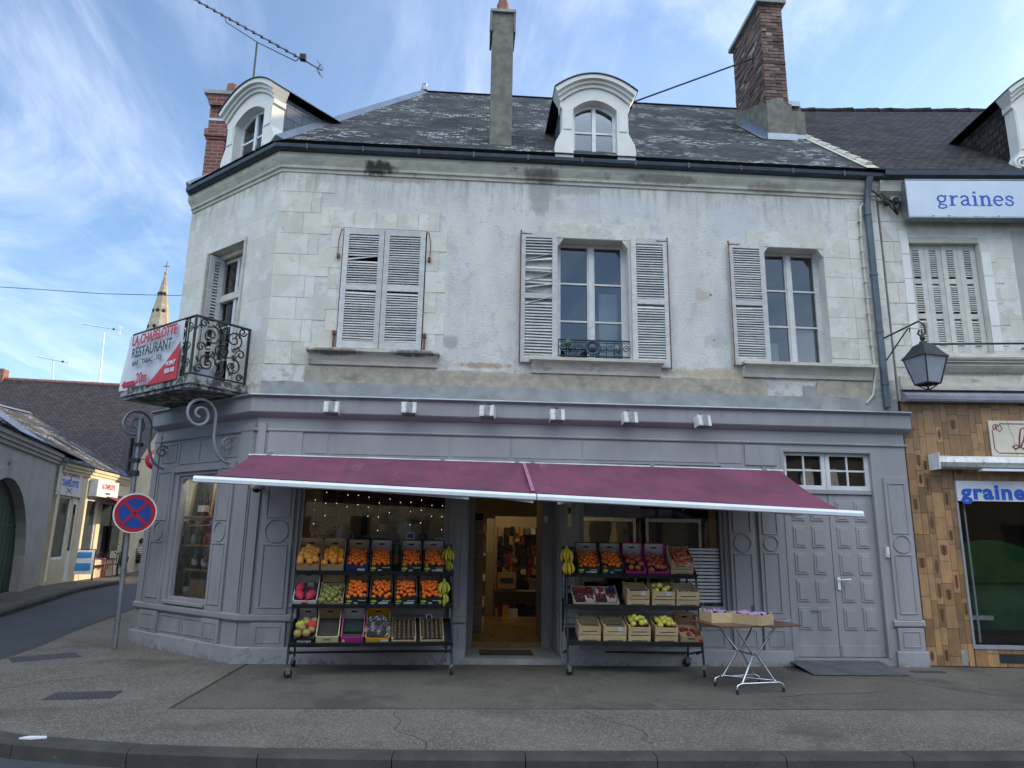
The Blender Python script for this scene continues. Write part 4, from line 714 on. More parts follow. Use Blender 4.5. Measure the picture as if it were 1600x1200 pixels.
def plinth(path):
    m = MB(); sweep(m, path, [(.02, 0), (.085, 0), (.085, .19), (.075, .20), (.02, .20)]); o = m.obj('plinth', 'shop_paint_low', BLD, None, .004)
    m = MB(); sweep(m, path, [(.025, .51), (.06, .51), (.075, .53), (.075, .585), (.05, .605), (.025, .605)]); m.obj('dado_rail', SH, BLD, None, .003)
plinth([(.05, 0), (-2.87, 0), (far[0] - .12, far[1] + .10)]); plinth([(4.45, 0), (1.32, 0)]); plinth([(6.34, 0), (5.9, 0)])
m = MB(); sweep(m, [(6.36, 0), (-2.87, 0), (far[0] - .12, far[1] + .10)], [(.02, 2.985), (.055, 2.995), (.06, 3.01), (.03, 3.03), (.02, 3.03)]); m.obj('frieze_moulding', SH, BLD)
for x0, x1 in ((-2.2, -1.9), (-1.86, -.25), (-.2, .6), (.63, 1.6), (1.63, 3.5), (3.55, 3.9)): MB().box(x0, x1, -.038, -.03, 2.70, 2.97).obj('frieze_board', SH, BLD, None, .002)
MB().box(3.95, 4.40, -.05, -.03, 2.68, 2.965).obj('frieze_board', SH, BLD, None, .002)
for x0, x1 in ((-2.15, -1.3), (-1.25, -.3), (1.65, 2.6), (2.65, 3.55), (3.7, 4.4)): m = MB(); panel(m, x0, x1, .24, .47, -.03); m.obj('lower_panel', SH, BLD)
m = MB(); 
for x0, x1 in ((-1.9, -1.35), (-1.3, -.8)): panel(m, x0, x1, .24, .47, -.03)
m.obj('lower_panel', SH, BLD, FC)
def display(F, D, y=.06, cells=1, fm=SH):
    x0, x1, z0, z1 = D; m = MB(); f = .05; m.box(x0, x0 + f, y - .06, y + .03, z0, z1); m.box(x1 - f, x1, y - .06, y + .03, z0, z1); m.box(x0 + f, x1 - f, y - .06, y + .03, z0, z0 + f); m.box(x0 + f, x1 - f, y - .06, y + .03, z1 - f, z1)
    m.box(x0 - .03, x1 + .03, y - .14, y - .06, z0 - .045, z0 - .003)
    for i in range(1, cells): xx = x0 + (x1 - x0) * i / cells; m.box(xx - .02, xx + .02, y - .03, y + .02, z0 + f, z1 - f)
    w = m.obj('display_window', fm, BLD, F, .004); g = MB(); g.quad((x0 + f, y, z0 + f), (x1 - f, y, z0 + f), (x1 - f, y, z1 - f), (x0 + f, y, z1 - f)); g.obj('pane', 'glass', w); return w
dw1 = display(F0, D1); dw2 = display(F0, D2); dw3 = display(FC, DC)
# entrance recess
m = MB(); m.box(.0, 1.37, -.04, .95, .0, .075); m.obj('doorstep', 'cement', BLD); MB().box(.06, 1.31, .0, .95, 2.66, 2.70).obj('recess_ceiling', SH, BLD)
m = MB(); m.box(.0, .06, .12, .95, .075, 2.66); m.box(1.31, 1.37, .12, .95, .075, 2.66)
for z0, z1 in ((.15, .62), (.70, 1.25), (1.3, 2.5)):
    for x in (.06, 1.31):
        s_ = 1 if x < .5 else -1; m.box(*sorted((x, x + s_ * .01)), .2, .22, z0, z1); m.box(*sorted((x, x + s_ * .01)), .82, .84, z0, z1); m.box(*sorted((x, x + s_ * .01)), .22, .82, z0, z0 + .02); m.box(*sorted((x, x + s_ * .01)), .22, .82, z1 - .02, z1)
m.box(.06, .16, .86, .93, .075, 2.66); m.box(1.16, 1.31, .86, .93, .075, 2.66); m.box(.16, 1.16, .86, .93, 2.3, 2.35); m.obj('door_recess', SH, BLD)
m = MB(); m.box(1.165, 1.205, .93, 1.75, .15, 2.28); panel(m, 1.16, 1.2, .2, .3, 1.0); dleaf = m.obj('open_door', SH, BLD)
m = MB(); m.box(1.19, 1.24, .845, .86, 1.85, 1.95); m.obj('door_bell', 'white_plastic', BLD)
# service double door with toplights
m = MB(); x0, x1, z0, z1 = SD; m.box(x0, x0 + .05, -.04, .08, z0, z1); m.box(x1 - .05, x1, -.04, .08, z0, z1); m.box(x0 + .05, x1 - .05, -.04, .08, z1 - .045, z1); m.box(x0 + .05, x1 - .05, .0, .08, 2.30, 2.36); fr = m.obj('service_door', SH, BLD, None, .004)
cx = 5.155
for a, c in ((x0 + .05, cx - .004), (cx + .004, x1 - .05)):
    m = MB(); w = c - a; y = .03; m.box(a, c, y, y + .04, z0, 2.30); cw = (w - .27) / 2
    for i in range(2):
        for j in range(5):
            xx = a + .09 + i * (cw + .09); zt = 2.21 - j * .365; m.box(xx, xx + cw, y - .012, y, zt - .29, zt); m.box(xx + .03, xx + cw - .03, y - .022, y - .012, zt - .26, zt - .03)
    m.box(a + .02, c - .01, y - .012, y, z0 + .01, z0 + .16)
    lf = m.obj('door_leaf', SH, fr, None, .006)
    m = MB(); m.box(a, a + .06, y, y + .04, 2.36, 2.885); m.box(c - .06, c, y, y + .04, 2.36, 2.885); m.box(a + .06, c - .06, y, y + .04, 2.36, 2.42); m.box(a + .06, c - .06, y, y + .04, 2.84, 2.885); mm = (a + c) / 2; m.box(mm - .012, mm + .012, y + .004, y + .036, 2.42, 2.84); m.box(a + .06, mm - .012, y + .004, y + .036, 2.62, 2.645); m.box(mm + .012, c - .06, y + .004, y + .036, 2.62, 2.645); m.obj('toplight_frame', 'frame_paint', fr)
    g = MB(); g.quad((a + .06, y + .02, 2.42), (c - .06, y + .02, 2.42), (c - .06, y + .02, 2.84), (a + .06, y + .02, 2.84)); g.obj('pane', 'glass_old', fr); g = MB(); g.box(a, c, y + .15, y + .16, 2.3, 2.93); g.obj('unlit_room_sheet', 'interior_dark', fr)  # dark sheet behind the toplight gives the darkness of an unlit room
    if a < 5: q = MB(); q.box(a + .22, a + .50, y - .018, y - .013, .70, .74); q.box(a + .235, a + .485, y - .022, y - .018, .712, .728); q.obj('letter_slot', 'grey_metal', fr)
m = MB(); m.tube([(cx + .05, .02, 1.12), (cx + .05, -.04, 1.12), (cx + .20, -.04, 1.13)], .011, 7); m.box(cx + .03, cx + .07, .002, .008, .99, 1.16); m.obj('door_handle', 'white_metal', fr)
m = MB(); m.box(5.89, 5.93, -.07, -.03, 1.44, 1.58); m.box(5.90, 5.92, -.085, -.07, 1.47, 1.50); tag(m.obj('key_box', 'white_plastic'), 'small white key box screwed to the frame right of the double door', 'box')
# interior
m = MB(); m.box(-2.6, 6.2, .951, 9, .0, .14); m.obj('shop_floor', 'interior_floor', BLD)
m = MB(); m.box(-2.4, 6.2, 8.2, 8.25, .14, 3.2); m.box(-2.6, -2.55, .9, 8.2, .14, 3.2); m.box(3.9, 3.95, .9, 8.2, .14, 3.2); m.obj('interior_wall', 'interior_wall', BLD)
m = MB(); m.box(-2.6, 6.2, .3, 8.2, 3.0, 3.05); m.obj('shop_ceiling', 'ceiling', BLD)
m = MB(); m.box(1.5, 3.8, 1.15, 1.2, .14, 3.0); m.box(1.5, 1.55, .2, 1.15, .14, 3.0); m.obj('partition', 'interior_dark', BLD)
m = MB(); m.box(-2.2, -.2, 1.4, 1.45, 2.05, 3.0); m.box(-.12, -.06, .14, 3, .14, 3.0); m.obj('partition', 'maroon', BLD)
m = MB(); m.box(-2.2, -.2, 1.42, 1.47, .14, 1.62); m.box(-2.2, -.2, .14, .7, .70, .74); m.obj('window_bed', 'interior_wall', BLD)
m = MB(); m.prism([(-2.7, .5), (-2.2, .2), (-2.2, .9), (-3.0, 2.2), (-4.35, 2.9), (-4.6, 2.3), (-3.7, 1.5)][::-1], .0, .02, plane='xy'); m.obj('shop_floor', 'interior_floor', BLD)
lw_ = thing('added_strip_lamp', 'short strip lamp added unseen above the shelves to light the corner display window', 'lamp', FC @ T(-1.6, .30, 2.62)); MB().box(-.35, .35, -.03, .03, -.012, .012).obj('diffuser', 'lamp_soft', lw_); MB().box(-.38, .38, -.05, .05, .013, .04).obj('housing', 'white_metal', lw_)  # unseen lamp added to brighten the contents of the corner window
m = MB(); m.wall(-2.45, -.60, .1, 3.0, [], .58, .62); m.wall(-2.45, -2.4, .1, 3.0, [], .13, .58); m.box(-.62, -.58, .13, .58, .1, 3.0); m.obj('display_niche', 'grey_interior', BLD, FC)
lampm = thing('added_ceiling_lamp', 'warm strip lamp added unseen on the shop ceiling to light the interior', 'lamp', T(.7, 3.4, 2.93)); MB().box(-.6, .6, -.06, .06, -.02, .02).obj('diffuser', 'lamp_warm', lampm); MB().box(-.65, .65, -.09, .09, .021, .06).obj('housing', 'white_metal', lampm)  # lamp itself unseen, added to give the shop its warm inside light
# ------------------------------------------------------------------ awning
aw = thing('awning', 'long faded burgundy retractable shop awning with a white front bar, drooping to the right', 'awning', T(.8, 0, 2.6))
AI = aw.matrix_world.inverted()
def awp(u, v): # u 0..1 along, v 0 wall..1 bar
    xa_, xb_ = -2.88, 4.42; zw = 2.655 - .05 * u; zb = 2.215 - .245 * u; yb = -1.72
    sag = -.065 * sin(pi * v) * (.75 + .25 * sin(u * 17)) - .012 * sin(pi * v) * sin(u * 40); return AI @ V3((xa_ + (xb_ - xa_) * u, -.10 + (yb + .10) * v, zw + (zb - zw) * v + sag))
m = MB(); nu, nv = 80, 12
m.add([awp(i / nu, j / nv) for j in range(nv + 1) for i in range(nu + 1)], [(j * (nu + 1) + i, j * (nu + 1) + i + 1, (j + 1) * (nu + 1) + i + 1, (j + 1) * (nu + 1) + i) for j in range(nv) for i in range(nu)], .5, True); m.obj('cloth', 'awning_cloth', aw)
m = MB()
for i in range(nu): a, c = awp(i / nu, 1), awp((i + 1) / nu, 1); m.quad(a + V3((0, .11, .034)), c + V3((0, .11, .034)), c + V3((0, -.02, .004)), a + V3((0, -.02, .004))) if i % 1 == 0 else None
m.obj('hem', 'black', aw)
def bar(u0, u1, ex0, ex1):
    a, c = awp(u0, 1), awp(u1, 1); a.x -= ex0; c.x += ex1; d = (c - a).normalized(); m = MB(); pr = [(-.035, .012), (-.055, -.015), (-.05, -.05), (-.02, -.06), (.03, -.05), (.035, .0), (.0, .018)]
    A = [a + V3((0, y, z)) for y, z in pr]; C_ = [c + V3((0, y, z)) for y, z in pr]; n = len(pr)
    for i in range(n): m.quad(A[i], A[(i + 1) % n], C_[(i + 1) % n], C_[i])
    m.quad(*A[::-1]); m.quad(*C_); return m.obj('front_bar', 'white_metal', aw, None, .003)
bar(0, .5045, .11, 0); bar(.506, 1, 0, .20)
m = MB(); q = [awp(.0, 0), awp(1, 0)]; m.tube([q[0] + V3((-.05, .04, -.01)), q[1] + V3((.05, .04, -.01))], .04, 10); m.obj('roller', 'galva', aw)
m = MB(); m.box(-3.66, 3.64, -.12, -.04, -.02, -.0); 
for u in (.03, .35, .49, .52, .75, .97): p = awp(u, 0); m.box(p.x - .03, p.x + .03, p.y, p.y + .06, p.z - .10, p.z + .05)
m.obj('wall_bracket', 'galva', aw)
for u, e, f_ in ((.02, .10, .4), (.46, .36, .50), (.535, .62, .54), (.955, .82, .93)):
    w_, el, b_ = awp(u, 0), awp(e, .55), awp(f_, 1); w_.z -= .1; el.z -= .12; b_.z -= .06; m = MB()
    for p, r_ in ((w_, el), (el, b_)):
        d = (r_ - p).normalized(); s_ = d.cross(V3((0, 0, 1))).normalized() * .018; t_ = V3((0, 0, .028)); vs = [p - s_ - t_, p + s_ - t_, p + s_ + t_, p - s_ + t_]; vt = [x + (r_ - p) for x in vs]
        for i in range(4): m.quad(vs[i], vs[(i + 1) % 4], vt[(i + 1) % 4], vt[i])
        m.quad(*vs[::-1]); m.quad(*vt)
    m.obj('folding_arm', 'white_metal', aw)
m = MB(); a = [awp(.503, .02) + V3((0, -.003, .012)), awp(.503, .85) + V3((0, 0, .02))]; wv = V3((.022, 0, 0)); m.quad(a[0] - wv, a[0] + wv, a[1] + wv, a[1] - wv); m.obj('seam_strip', 'seam_pink', aw)
m = MB()
for v in (.12, .2, .34, .42, .5, .66, .74): p = awp(.503, v) + V3((0, 0, .022)); m.box(p.x - .02, p.x + .02, p.y - .03, p.y + .03, p.z - .004, p.z + .003)
m.obj('seam_print', 'maroon', aw)
t = thing('security_camera', 'small white dome camera under the left end of the awning', 'camera', T(*AT(401, 764, -.3)))
MB().lathe([(0, -.0), (.055, -.0), (.075, .02), (.075, .05), (.06, .055)], 16).obj('housing', 'white_plastic', t); MB().lathe([(0, -.05), (.03, -.045), (.05, -.02), (.052, -.001)], 16).obj('dome', 'black', t); MB().box(-.02, .02, .0, .27, .03, .06).obj('mount', 'white_plastic', t)
# ------------------------------------------------------------------ spotlights on the shop cornice
spn = ['leftmost, facing straight out', 'second from the left', 'third from the left, turned right', 'fourth from the left', 'fifth from the left, with a black stain', 'rightmost, with its arm bent to the left']
for i, (px, py) in enumerate([(519, 636), (639, 637), (762, 642), (870, 648), (983, 652), (1097, 657)]):
    p = AT(px, py, -.28); F = T(p.x, -.28, p.z) @ RZ([0, 4, -14, 3, 8, 12][i]) @ RX(-12)
    t = thing('spotlight', 'weathered white spotlight on the shop cornice, ' + spn[i], 'spotlight', F, 'spotlights along the shop cornice')
    m = MB(); m.box(-.10, .10, -.07, .06, -.10, .055); [m.box(-.085 + k * .034, -.08 + k * .034, -.076, -.07, -.09, .05) for k in range(6)]; m.obj('housing', 'white_plastic', t, None, .006)
    m = MB(); m.box(-.035, .045, -.078, -.071, -.095, .05); m.obj('grime', 'slab', t); MB().tube([(0, .0, .055), (-.01, .0, .10), (.02, .05, .12), (.03, .16, .08)], .012, 6).obj('arm', 'black_iron', t)
    MB().box(-.09, .09, -.065, .055, -.106, -.101).obj('lens', 'dark_glass', t)
# ------------------------------------------------------------------ fruit racks, boxes and fruit
def fruitmesh(name, m_, r, sq=1.0, seed=0, dent=True):
    me = bpy.data.meshes.new(name); bm = bmesh.new(); bmesh.ops.create_uvsphere(bm, u_segments=12, v_segments=8, radius=r)
    for v in bm.verts:
        k = 1 + .05 * mnoise.noise(v.co * 22 + V3((seed, 0, 0))); v.co *= k; v.co.z *= sq
        if dent and v.co.xy.length < r * .25: v.co.z *= .9
    for f in bm.faces: f.smooth = True
    bm.to_mesh(me); bm.free(); me.materials.append(MATS[m_]); return me
FM = {}
def fm(kind):
    if kind not in FM:
        spec_ = {'clementine': (.029, .86), 'orange': (.040, .95), 'grapefruit': (.046, .93), 'red_apple': (.037, .9), 'yellow_apple': (.037, .92), 'pear': (.036, 1.1), 'mango': (.048, 1.0), 'kiwi': (.027, .8)}[kind]
        FM[kind] = [fruitmesh(kind, kind, spec_[0] * k, spec_[1], s_) for s_, k in enumerate((1, .93, 1.06))]
    return FM[kind]
def put_fruit(kind, F, W_, D_, n, label, cat, group, z0=.03, heap=.045, r=.028, seed=1):
    rr = random.Random(seed); nx = max(2, int(W_ / (r * 2.0))); ny = max(2, math.ceil(n / nx)); k = 0
    for j in range(ny):
        for i in range(nx):
            if k >= n: return
            k += 1
            x = -W_ / 2 + W_ * (i + .5 + (.25 if j % 2 else -.25)) / nx + rr.gauss(0, r * .16); y = D_ * (j + .5) / ny + rr.gauss(0, r * .15); hh = z0 + heap * (1 - ((x / (W_ / 2)) ** 2)) * sin(pi * min(1, (y / D_) * .8 + .2)) + rr.uniform(-.3, .4) * r + r
            o = bpy.data.objects.new(kind, rr.choice(fm(kind))); SC.collection.objects.link(o); o.matrix_world = F @ T(x, y, hh) @ Matrix.Rotation(rr.uniform(0, 6), 4, (rr.random(), rr.random(), rr.random() + .1)); tag(o, label, cat, group)
def liner(F, W_, D_, z, m_, par):
    m = MB(); m.box(-W_ / 2 + .008, W_ / 2 - .008, .012, D_ - .012, z - .012, z); return m.obj('liner', m_, par)
TILT = 33
def cardbox(F, W_, label, m_='card_green', inner='card_inner', D_=.40, hf=.13, hb=.205, logo=True, label_card=0, name='fruit_box'):
    t = thing(name, label, 'box', F, 'fruit boxes on the racks'); w = W_ / 2; m = MB(); th = .008
    m.prism([(-w, 0), (w, 0), (w, hf), (w * .6, hf - .012), (-w * .6, hf - .012), (-w, hf)], 0, th)
    for s_ in (-1, 1): m.prism([(0, 0), (D_, 0), (D_, hb), (D_ - .05, hb), (D_ - .10, hf + .03), (.05, hf), (0, hf)], s_ * w - (th if s_ > 0 else 0), s_ * w + (th if s_ < 0 else 0), plane='yz')
    m.box(-w, w, 0, D_, -.002, .006); m.prism([(-w, 0), (w, 0), (w, hb), (w * .85, hb + .02), (-w * .85, hb + .02), (-w, hb)], D_ - th, D_); m.obj('carton', m_, t, None)
    m = MB(); m.prism([(-w + .012, .02), (w - .012, .02), (w - .012, hb - .01), (w * .83, hb + .008), (-w * .83, hb + .008), (-w + .012, hb - .01)], D_ - th - .004, D_ - th); m.box(-w + th, -w + th + .003, .012, D_ - .02, .02, hf - .006); m.box(w - th - .003, w - th, .012, D_ - .02, .02, hf - .006); m.obj('inner_lining', inner, t)
    m = MB(); m.box(-.035, .035, D_ - th - .008, D_ - th - .004, hb - .055, hb - .035); m.obj('hand_hole', 'black', t)
    if logo:
        m = MB(); m.prism([(-w * .62 + .035 * cos(a * pi / 8), .068 + .015 * sin(a * pi / 8)) for a in range(16)], -.003, .0); m.obj('logo', 'lime', t)
        m = MB(); [m.box(x_, x_ + l_, -.003, 0, z_, z_ + .007) for x_, l_, z_ in ((.02, .09, .075), (-.12, .05, .03), (-.03, .05, .03), (-.03, .04, .045), (.05, .06, .022))]; m.obj('print', 'card_white', t)
    if label_card: m = MB(); m.box(label_card - .045, label_card + .045, -.006, -.003, .005, .062); m.obj('price_card', 'card_white', t)
    return t
def woodcrate(F, W_, label, D_=.36, H=.17, card=0, m_='wood_pale', slots=True):
    t = thing('wooden_crate', label, 'crate', F, 'wooden crates on the racks'); w = W_ / 2; m = MB(); n = 2 if H > .14 else 1; bh = (H - .012 * n) / n
    for yy in (0, D_ - .008):
        for i in range(n): m.box(-w, w, yy, yy + .008, i * (bh + .012), i * (bh + .012) + bh)
    for s_ in (-1, 1):
        for i in range(n): m.box(s_ * w - (.008 if s_ > 0 else 0), s_ * w + (.008 if s_ < 0 else 0), .009, D_ - .009, i * (bh + .012), i * (bh + .012) + bh)
        for yy in (.01, D_ - .035): m.box(s_ * (w - .009) - .012, s_ * (w - .009) + .012 if s_ < 0 else s_ * (w - .009), yy, yy + .025, 0, H + .01)
    for i in range(4): m.box(-w + .01, w - .01, .012 + i * (D_ - .03) / 4, .012 + (i + .85) * (D_ - .03) / 4, .0, .006)
    m.obj('slats', m_, t)
    if slots: [MB().box(-w * .68, w * .68, -.0015, .0, i * (bh + .012) + bh * .35, i * (bh + .012) + bh * .35 + .009).obj('slot', 'card_dark', t) for i in range(n)]
    if card: k = MB(); k.box(card - .03, card + .03, -.004, -.0015, H - .065, H - .008); k.obj('price_card', 'card_white', t)
    return t
def rack(F, W_, label, shelves, tilts):
    t = thing('display_rack', label, 'rack', F, 'fruit racks in front of the shop')
    m = MB(); c = .0125
    lean = .24
    for x in (0, W_):
        for (y0, y1) in (((0, .02), (.22, 1.20)), ((.72, .10), (.62, 1.52))):
            m.tube([(x, y0[0] if isinstance(y0, tuple) else y0, .12), (x, (y1[0] if isinstance(y1, tuple) else y1), y1[1])], .015, 6)
        m.tube([(x, .0, .30), (x, .70, .16)], .012, 6); m.tube([(x, .0, .30), (x, .30, .22)], .012, 6); m.tube([(x, .66, 1.2), (x, .14, 1.18)], .011, 6); m.tube([(x, .70, .78), (x, .07, .80)], .011, 6)
    m.box(0, W_, .70, .73, .16, .185); m.box(0, W_, .62, .64, 1.48, 1.51); m.box(0, W_, .65, .67, .98, 1.0)
    m.obj('frame', 'rack_black', t, None, .002)
    for (y, z), tl in zip(shelves, tilts):
        m = MB(); M = T(0, y, z) @ RX(tl); m.box(.0, W_, -.012, .0, -.02, .035, M); m.box(0, W_, .0, .42, -.022, -.012, M)
        for i in range(24): m.box(.01 + i * (W_ - .02) / 24, .014 + i * (W_ - .02) / 24, .0, .42, -.012, -.006, M)
        m.box(0, .012, 0, .42, -.03, .03, M); m.box(W_ - .012, W_, 0, .42, -.03, .03, M); m.box(0, W_, .41, .42, -.02, .04, M); m.obj('shelf', 'rack_black', t)
    for k, (x, y) in enumerate(((0, .0), (W_, .0), (0, .72), (W_, .72))):
        m = MB(); M = T(x, y, 0) @ RZ(25 + 50 * k); m.lathe([(.0, -.014), (.045, -.014), (.05, -.008), (.05, .008), (.045, .014), (0, .014)], 16, M @ T(.02, 0, .05) @ RX(90)); w_ = m.obj('caster', 'rubber', t)
        m = MB(); m.box(-.012, .035, -.024, -.017, .045, .115, M); m.box(-.012, .035, .017, .024, .045, .115, M); m.box(-.025, .035, -.024, .024, .108, .118, M); m.box(-.05, -.012, -.015, .015, .09, .105, M); m.lathe([(.012, 0), (.012, .03)], 8, M @ T(0, 0, .115)); m.obj('fork', 'chrome', w_)
    return t
F1 = frame(-1.99, -1.0, 6.5); SH1 = ((.16, 1.165), (.06, .785), (-.01, .36)); F2 = frame(1.31, -.76, -2.5); SH2 = ((.16, 1.17), (.07, .79), (.0, .37))
rack(F1, 1.90, 'black wheeled rack of citrus boxes left of the shop door', SH1, (TILT,) * 3); rack(F2, 1.66, 'black wheeled rack of fruit crates right of the shop door', SH2, (TILT, 14, 14))
def slot(F, sh, pxa, pxb, py, dz=0, tl=None):
    y, z = sh; xa_, _ = L(F, pxa, py, y); xb_, _ = L(F, pxb, py, y); return F @ T((xa_ + xb_) / 2, y + .012 * cos(radians(TILT)), z + .004 + dz) @ RX(TILT if tl is None else tl), abs(xb_ - xa_) - .006
def clem(row, n, px, extra, seed, cnt=30, card=0, kind='clementine', heap=.05, m_='card_green', F=F1, sh=None, py=897, hf=.13, logo=True, r=.028, fl=None, inner='card_inner', cat='clementine', tl=None, **kw):
    Fx, w = slot(F, sh, *px, py, tl=tl); t = cardbox(Fx, w, extra, m_, inner, label_card=card, hf=hf, logo=logo, **kw); liner(Fx, w, .38, hf * .6, 'card_dark' if m_ != 'card_tan' else 'card_tan', t)
    if cnt: put_fruit(kind, Fx, w - .06, .34, cnt, fl, cat, fl.split(' in ')[0] + 's in one box: ' + str(px[0]) if False else kind.replace('_', ' ') + 's ' + fl[fl.index(' in '):].strip(), hf * .55, heap, r, seed)
    return t, Fx, w
B1, B2, B3 = SH1; A1_, A2_, A3_ = SH2
clem(1, 1, (462, 499), 'tan cardboard box of big yellow-orange grapefruit at the left end of the top shelf', 11, 15, kind='grapefruit', sh=B1, m_='card_tan', inner='card_tan', logo=False, r=.044, fl='big yellowish grapefruit in the tan box at the left end of the top shelf', cat='grapefruit')
clem(1, 2, (500, 537), 'printed cream and tan cardboard box of oranges, second on the left rack top shelf', 12, 19, kind='orange', sh=B1, m_='card_tan', inner='card_tan', logo=False, r=.038, heap=.07, fl='large orange in the tan printed box second from the left on the top shelf', cat='orange')
clem(1, 3, (539, 575), 'navy blue box of clementines on the left rack top shelf', 13, 26, sh=B1, m_='card_blue', inner='card_tan', logo=False, fl='small clementine in the navy blue box', heap=.03, card=.05)
clem(1, 4, (576, 612), 'dark green box of clementines just left of the pineapple', 14, 32, sh=B1, fl='small clementine in the dark green box just left of the pineapple')
clem(1, 5, (625, 659), 'dark green box of clementines just right of the pineapple', 15, 28, sh=B1, fl='small clementine in the dark green box just right of the pineapple')
clem(1, 6, (660, 696), 'dark green box of clementines beside the yellow bananas on the left rack top shelf', 16, 32, sh=B1, card=.06, fl='small clementine in the top shelf dark green box beside the left rack bananas')
clem(2, 3, (538, 574), 'dark green box of clementines next to the green pears on the middle shelf', 17, 26, sh=B2, py=948, fl='clementine in the middle shelf dark green box next to the pears', r=.031)
clem(2, 4, (576, 613), 'dark green middle shelf clementine box, second to the right of the pears', 18, 24, sh=B2, py=948, card=.04, fl='clementine in the middle shelf dark green box second to the right of the pears', r=.031)
clem(2, 5, (615, 652), 'dark green middle shelf box of clementines heaped to the right, with a price card', 19, 26, sh=B2, py=948, card=.05, fl='clementine in the middle shelf dark green box third to the right of the pears', heap=.07, r=.031)
clem(2, 6, (654, 691), 'dark green box of clementines beside the green bananas on the middle shelf', 20, 28, sh=B2, py=948, fl='clementine in the middle shelf dark green box beside the green bananas', heap=.07, r=.031)
clem(4, 1, (901, 938), 'dark green box of clementines beside the bananas on the right rack', 21, 32, sh=A1_, F=F2, card=.06, fl='small clementine in the right rack dark green box beside the bananas')
clem(4, 2, (939, 975), 'dark green box of clementines next to the magenta boxes on the right rack', 22, 28, sh=A1_, F=F2, fl='small clementine in the right rack dark green box beside the magenta box', heap=.06)
clem(4, 3, (977, 1010), 'magenta box of red apples next to the green clementine box on the right rack', 23, 10, kind='red_apple', sh=A1_, F=F2, m_='card_magenta', inner='card_white', logo=False, r=.034, fl='red apple in the left one of the two magenta boxes', cat='apple', hf=.075)
clem(4, 4, (1012, 1046), 'magenta box of red apples next to the slatted crate on the right rack', 24, 16, kind='red_apple', sh=A1_, F=F2, m_='card_magenta', inner='card_white', logo=False, r=.034, fl='red apple in the right one of the two magenta boxes', cat='apple', hf=.075)
t, Fx, w = clem(3, 1, (458, 491), 'black mango carton with white print at the left end of the bottom shelf', 25, 8, kind='mango', sh=B3, py=1008, m_='black', inner='card_white', logo=False, r=.046, fl='green and red mango in the black carton on the bottom shelf', cat='mango', hf=.085)
text('mango', .05, 'card_white', t, T(0, -.004, .05), sx=1.2)
for mm, px_, nm in (('banana_green', -.06, 'green foam net sleeve on a mango in the black carton'), ('netting', .07, 'red foam net sleeve on a mango in the black carton')):
    m = MB(); m.lathe([(.03, -.05), (.05, -.02), (.052, .02), (.03, .05)], 12); tag(m.obj('fruit_net', mm, None, Fx @ T(px_, .17, .14) @ RY(80)), nm, 'net')
# middle shelf, left
t, Fx, w = clem(2, 1, (456, 495), 'white carton with a red handle hole holding red netted bags on the middle shelf', 26, 0, sh=B2, py=948, m_='card_white', inner='card_white', logo=False, hf=.085)
MB().box(-.035, .035, -.003, 0, .03, .055).obj('handle_print', 'red', t)
for i, (x, y, a) in enumerate(((-.07, .10, 20), (-.08, .23, -15), (.06, .09, -25))):
    m = MB(); m.lathe([(.01, -.075), (.03, -.065), (.048, -.03), (.05, .03), (.034, .06), (.008, .085), (.012, .10)], 12); tag(m.obj('netted_bag', 'netting', None, Fx @ T(x, y, .09) @ RZ(a) @ RX(90)), ['red netted bag of garlic at the front left of the white carton', 'red netted bag of garlic at the back left of the white carton', 'red netted bag of garlic under the striped price ticket'][i], 'bag', 'netted bags in the white carton')
t2 = thing('price_ticket', 'black and white printed ticket standing in the white carton', 'ticket', Fx @ T(.05, .2, .12) @ RX(15)); MB().box(-.05, .05, 0, .004, 0, .10).obj('card', 'ink', t2); m = MB(); [m.box(-.04, .03 + .01 * (i % 2), -.002, 0, .012 + i * .02, .021 + i * .02) for i in range(4)]; m.obj('print', 'card_white', t2)
Fx, w = slot(F1, B2, 497, 536, 948); t = woodcrate(Fx, w, 'pale wooden tray of green pears on the middle shelf of the left rack', H=.075, slots=False); liner(Fx, w, .34, .03, 'wood_pale', t); put_fruit('pear', Fx, w - .06, .31, 19, 'green pear in the wooden tray on the middle shelf', 'pear', 'green pears in the wooden tray', .02, .04, .034, 5)
k = MB(); k.box(-w / 2 + .01, w / 2 - .01, .352, .356, .08, .19); k.obj('back_card', 'card_tan', t)
# bottom shelf, left
t, Fx, w = clem(3, 2, (492, 529), 'open cream yellow fruit box with a black handle hole on the bottom shelf', 27, 0, sh=B3, py=1008, m_='card_cream', inner='card_tan', logo=False, hf=.12)
MB().box(-.04, .04, -.003, 0, .065, .075).obj('handle_print', 'black', t)
t, Fx, w = clem(3, 3, (531, 568), 'bright magenta box with a white inner back on the bottom shelf', 28, 0, sh=B3, py=1008, m_='card_magenta', inner='card_white', logo=False, hf=.11)
MB().lathe([(0, 0), (.018, 0), (.018, .003)], 14, T(-.1, -.001, .05) @ RX(90)).obj('round_print', 'card_white', t); m = MB(); m.box(-.10, .10, .1, .3, .035, .10); m.obj('dark_fill', 'card_green', t)
t, Fx, w = clem(3, 4, (570, 608), 'yellow orange box under a clear plastic bag on the bottom shelf', 29, 0, sh=B3, py=1008, m_='card_yellow', inner='card_yellow', logo=False, hf=.095, card=.08)
m = MB(); g = []
for j in range(13):
    for i in range(13):
        u = (i / 12 - .5); v = j / 12; zz_ = .08 + .16 * sin(pi * v) * cos(u * 2.6) + .05 * mnoise.noise(V3((i * .55, j * .55, 2))) ; g.append(V3((u * (w + .04), .03 + v * .34, zz_)))
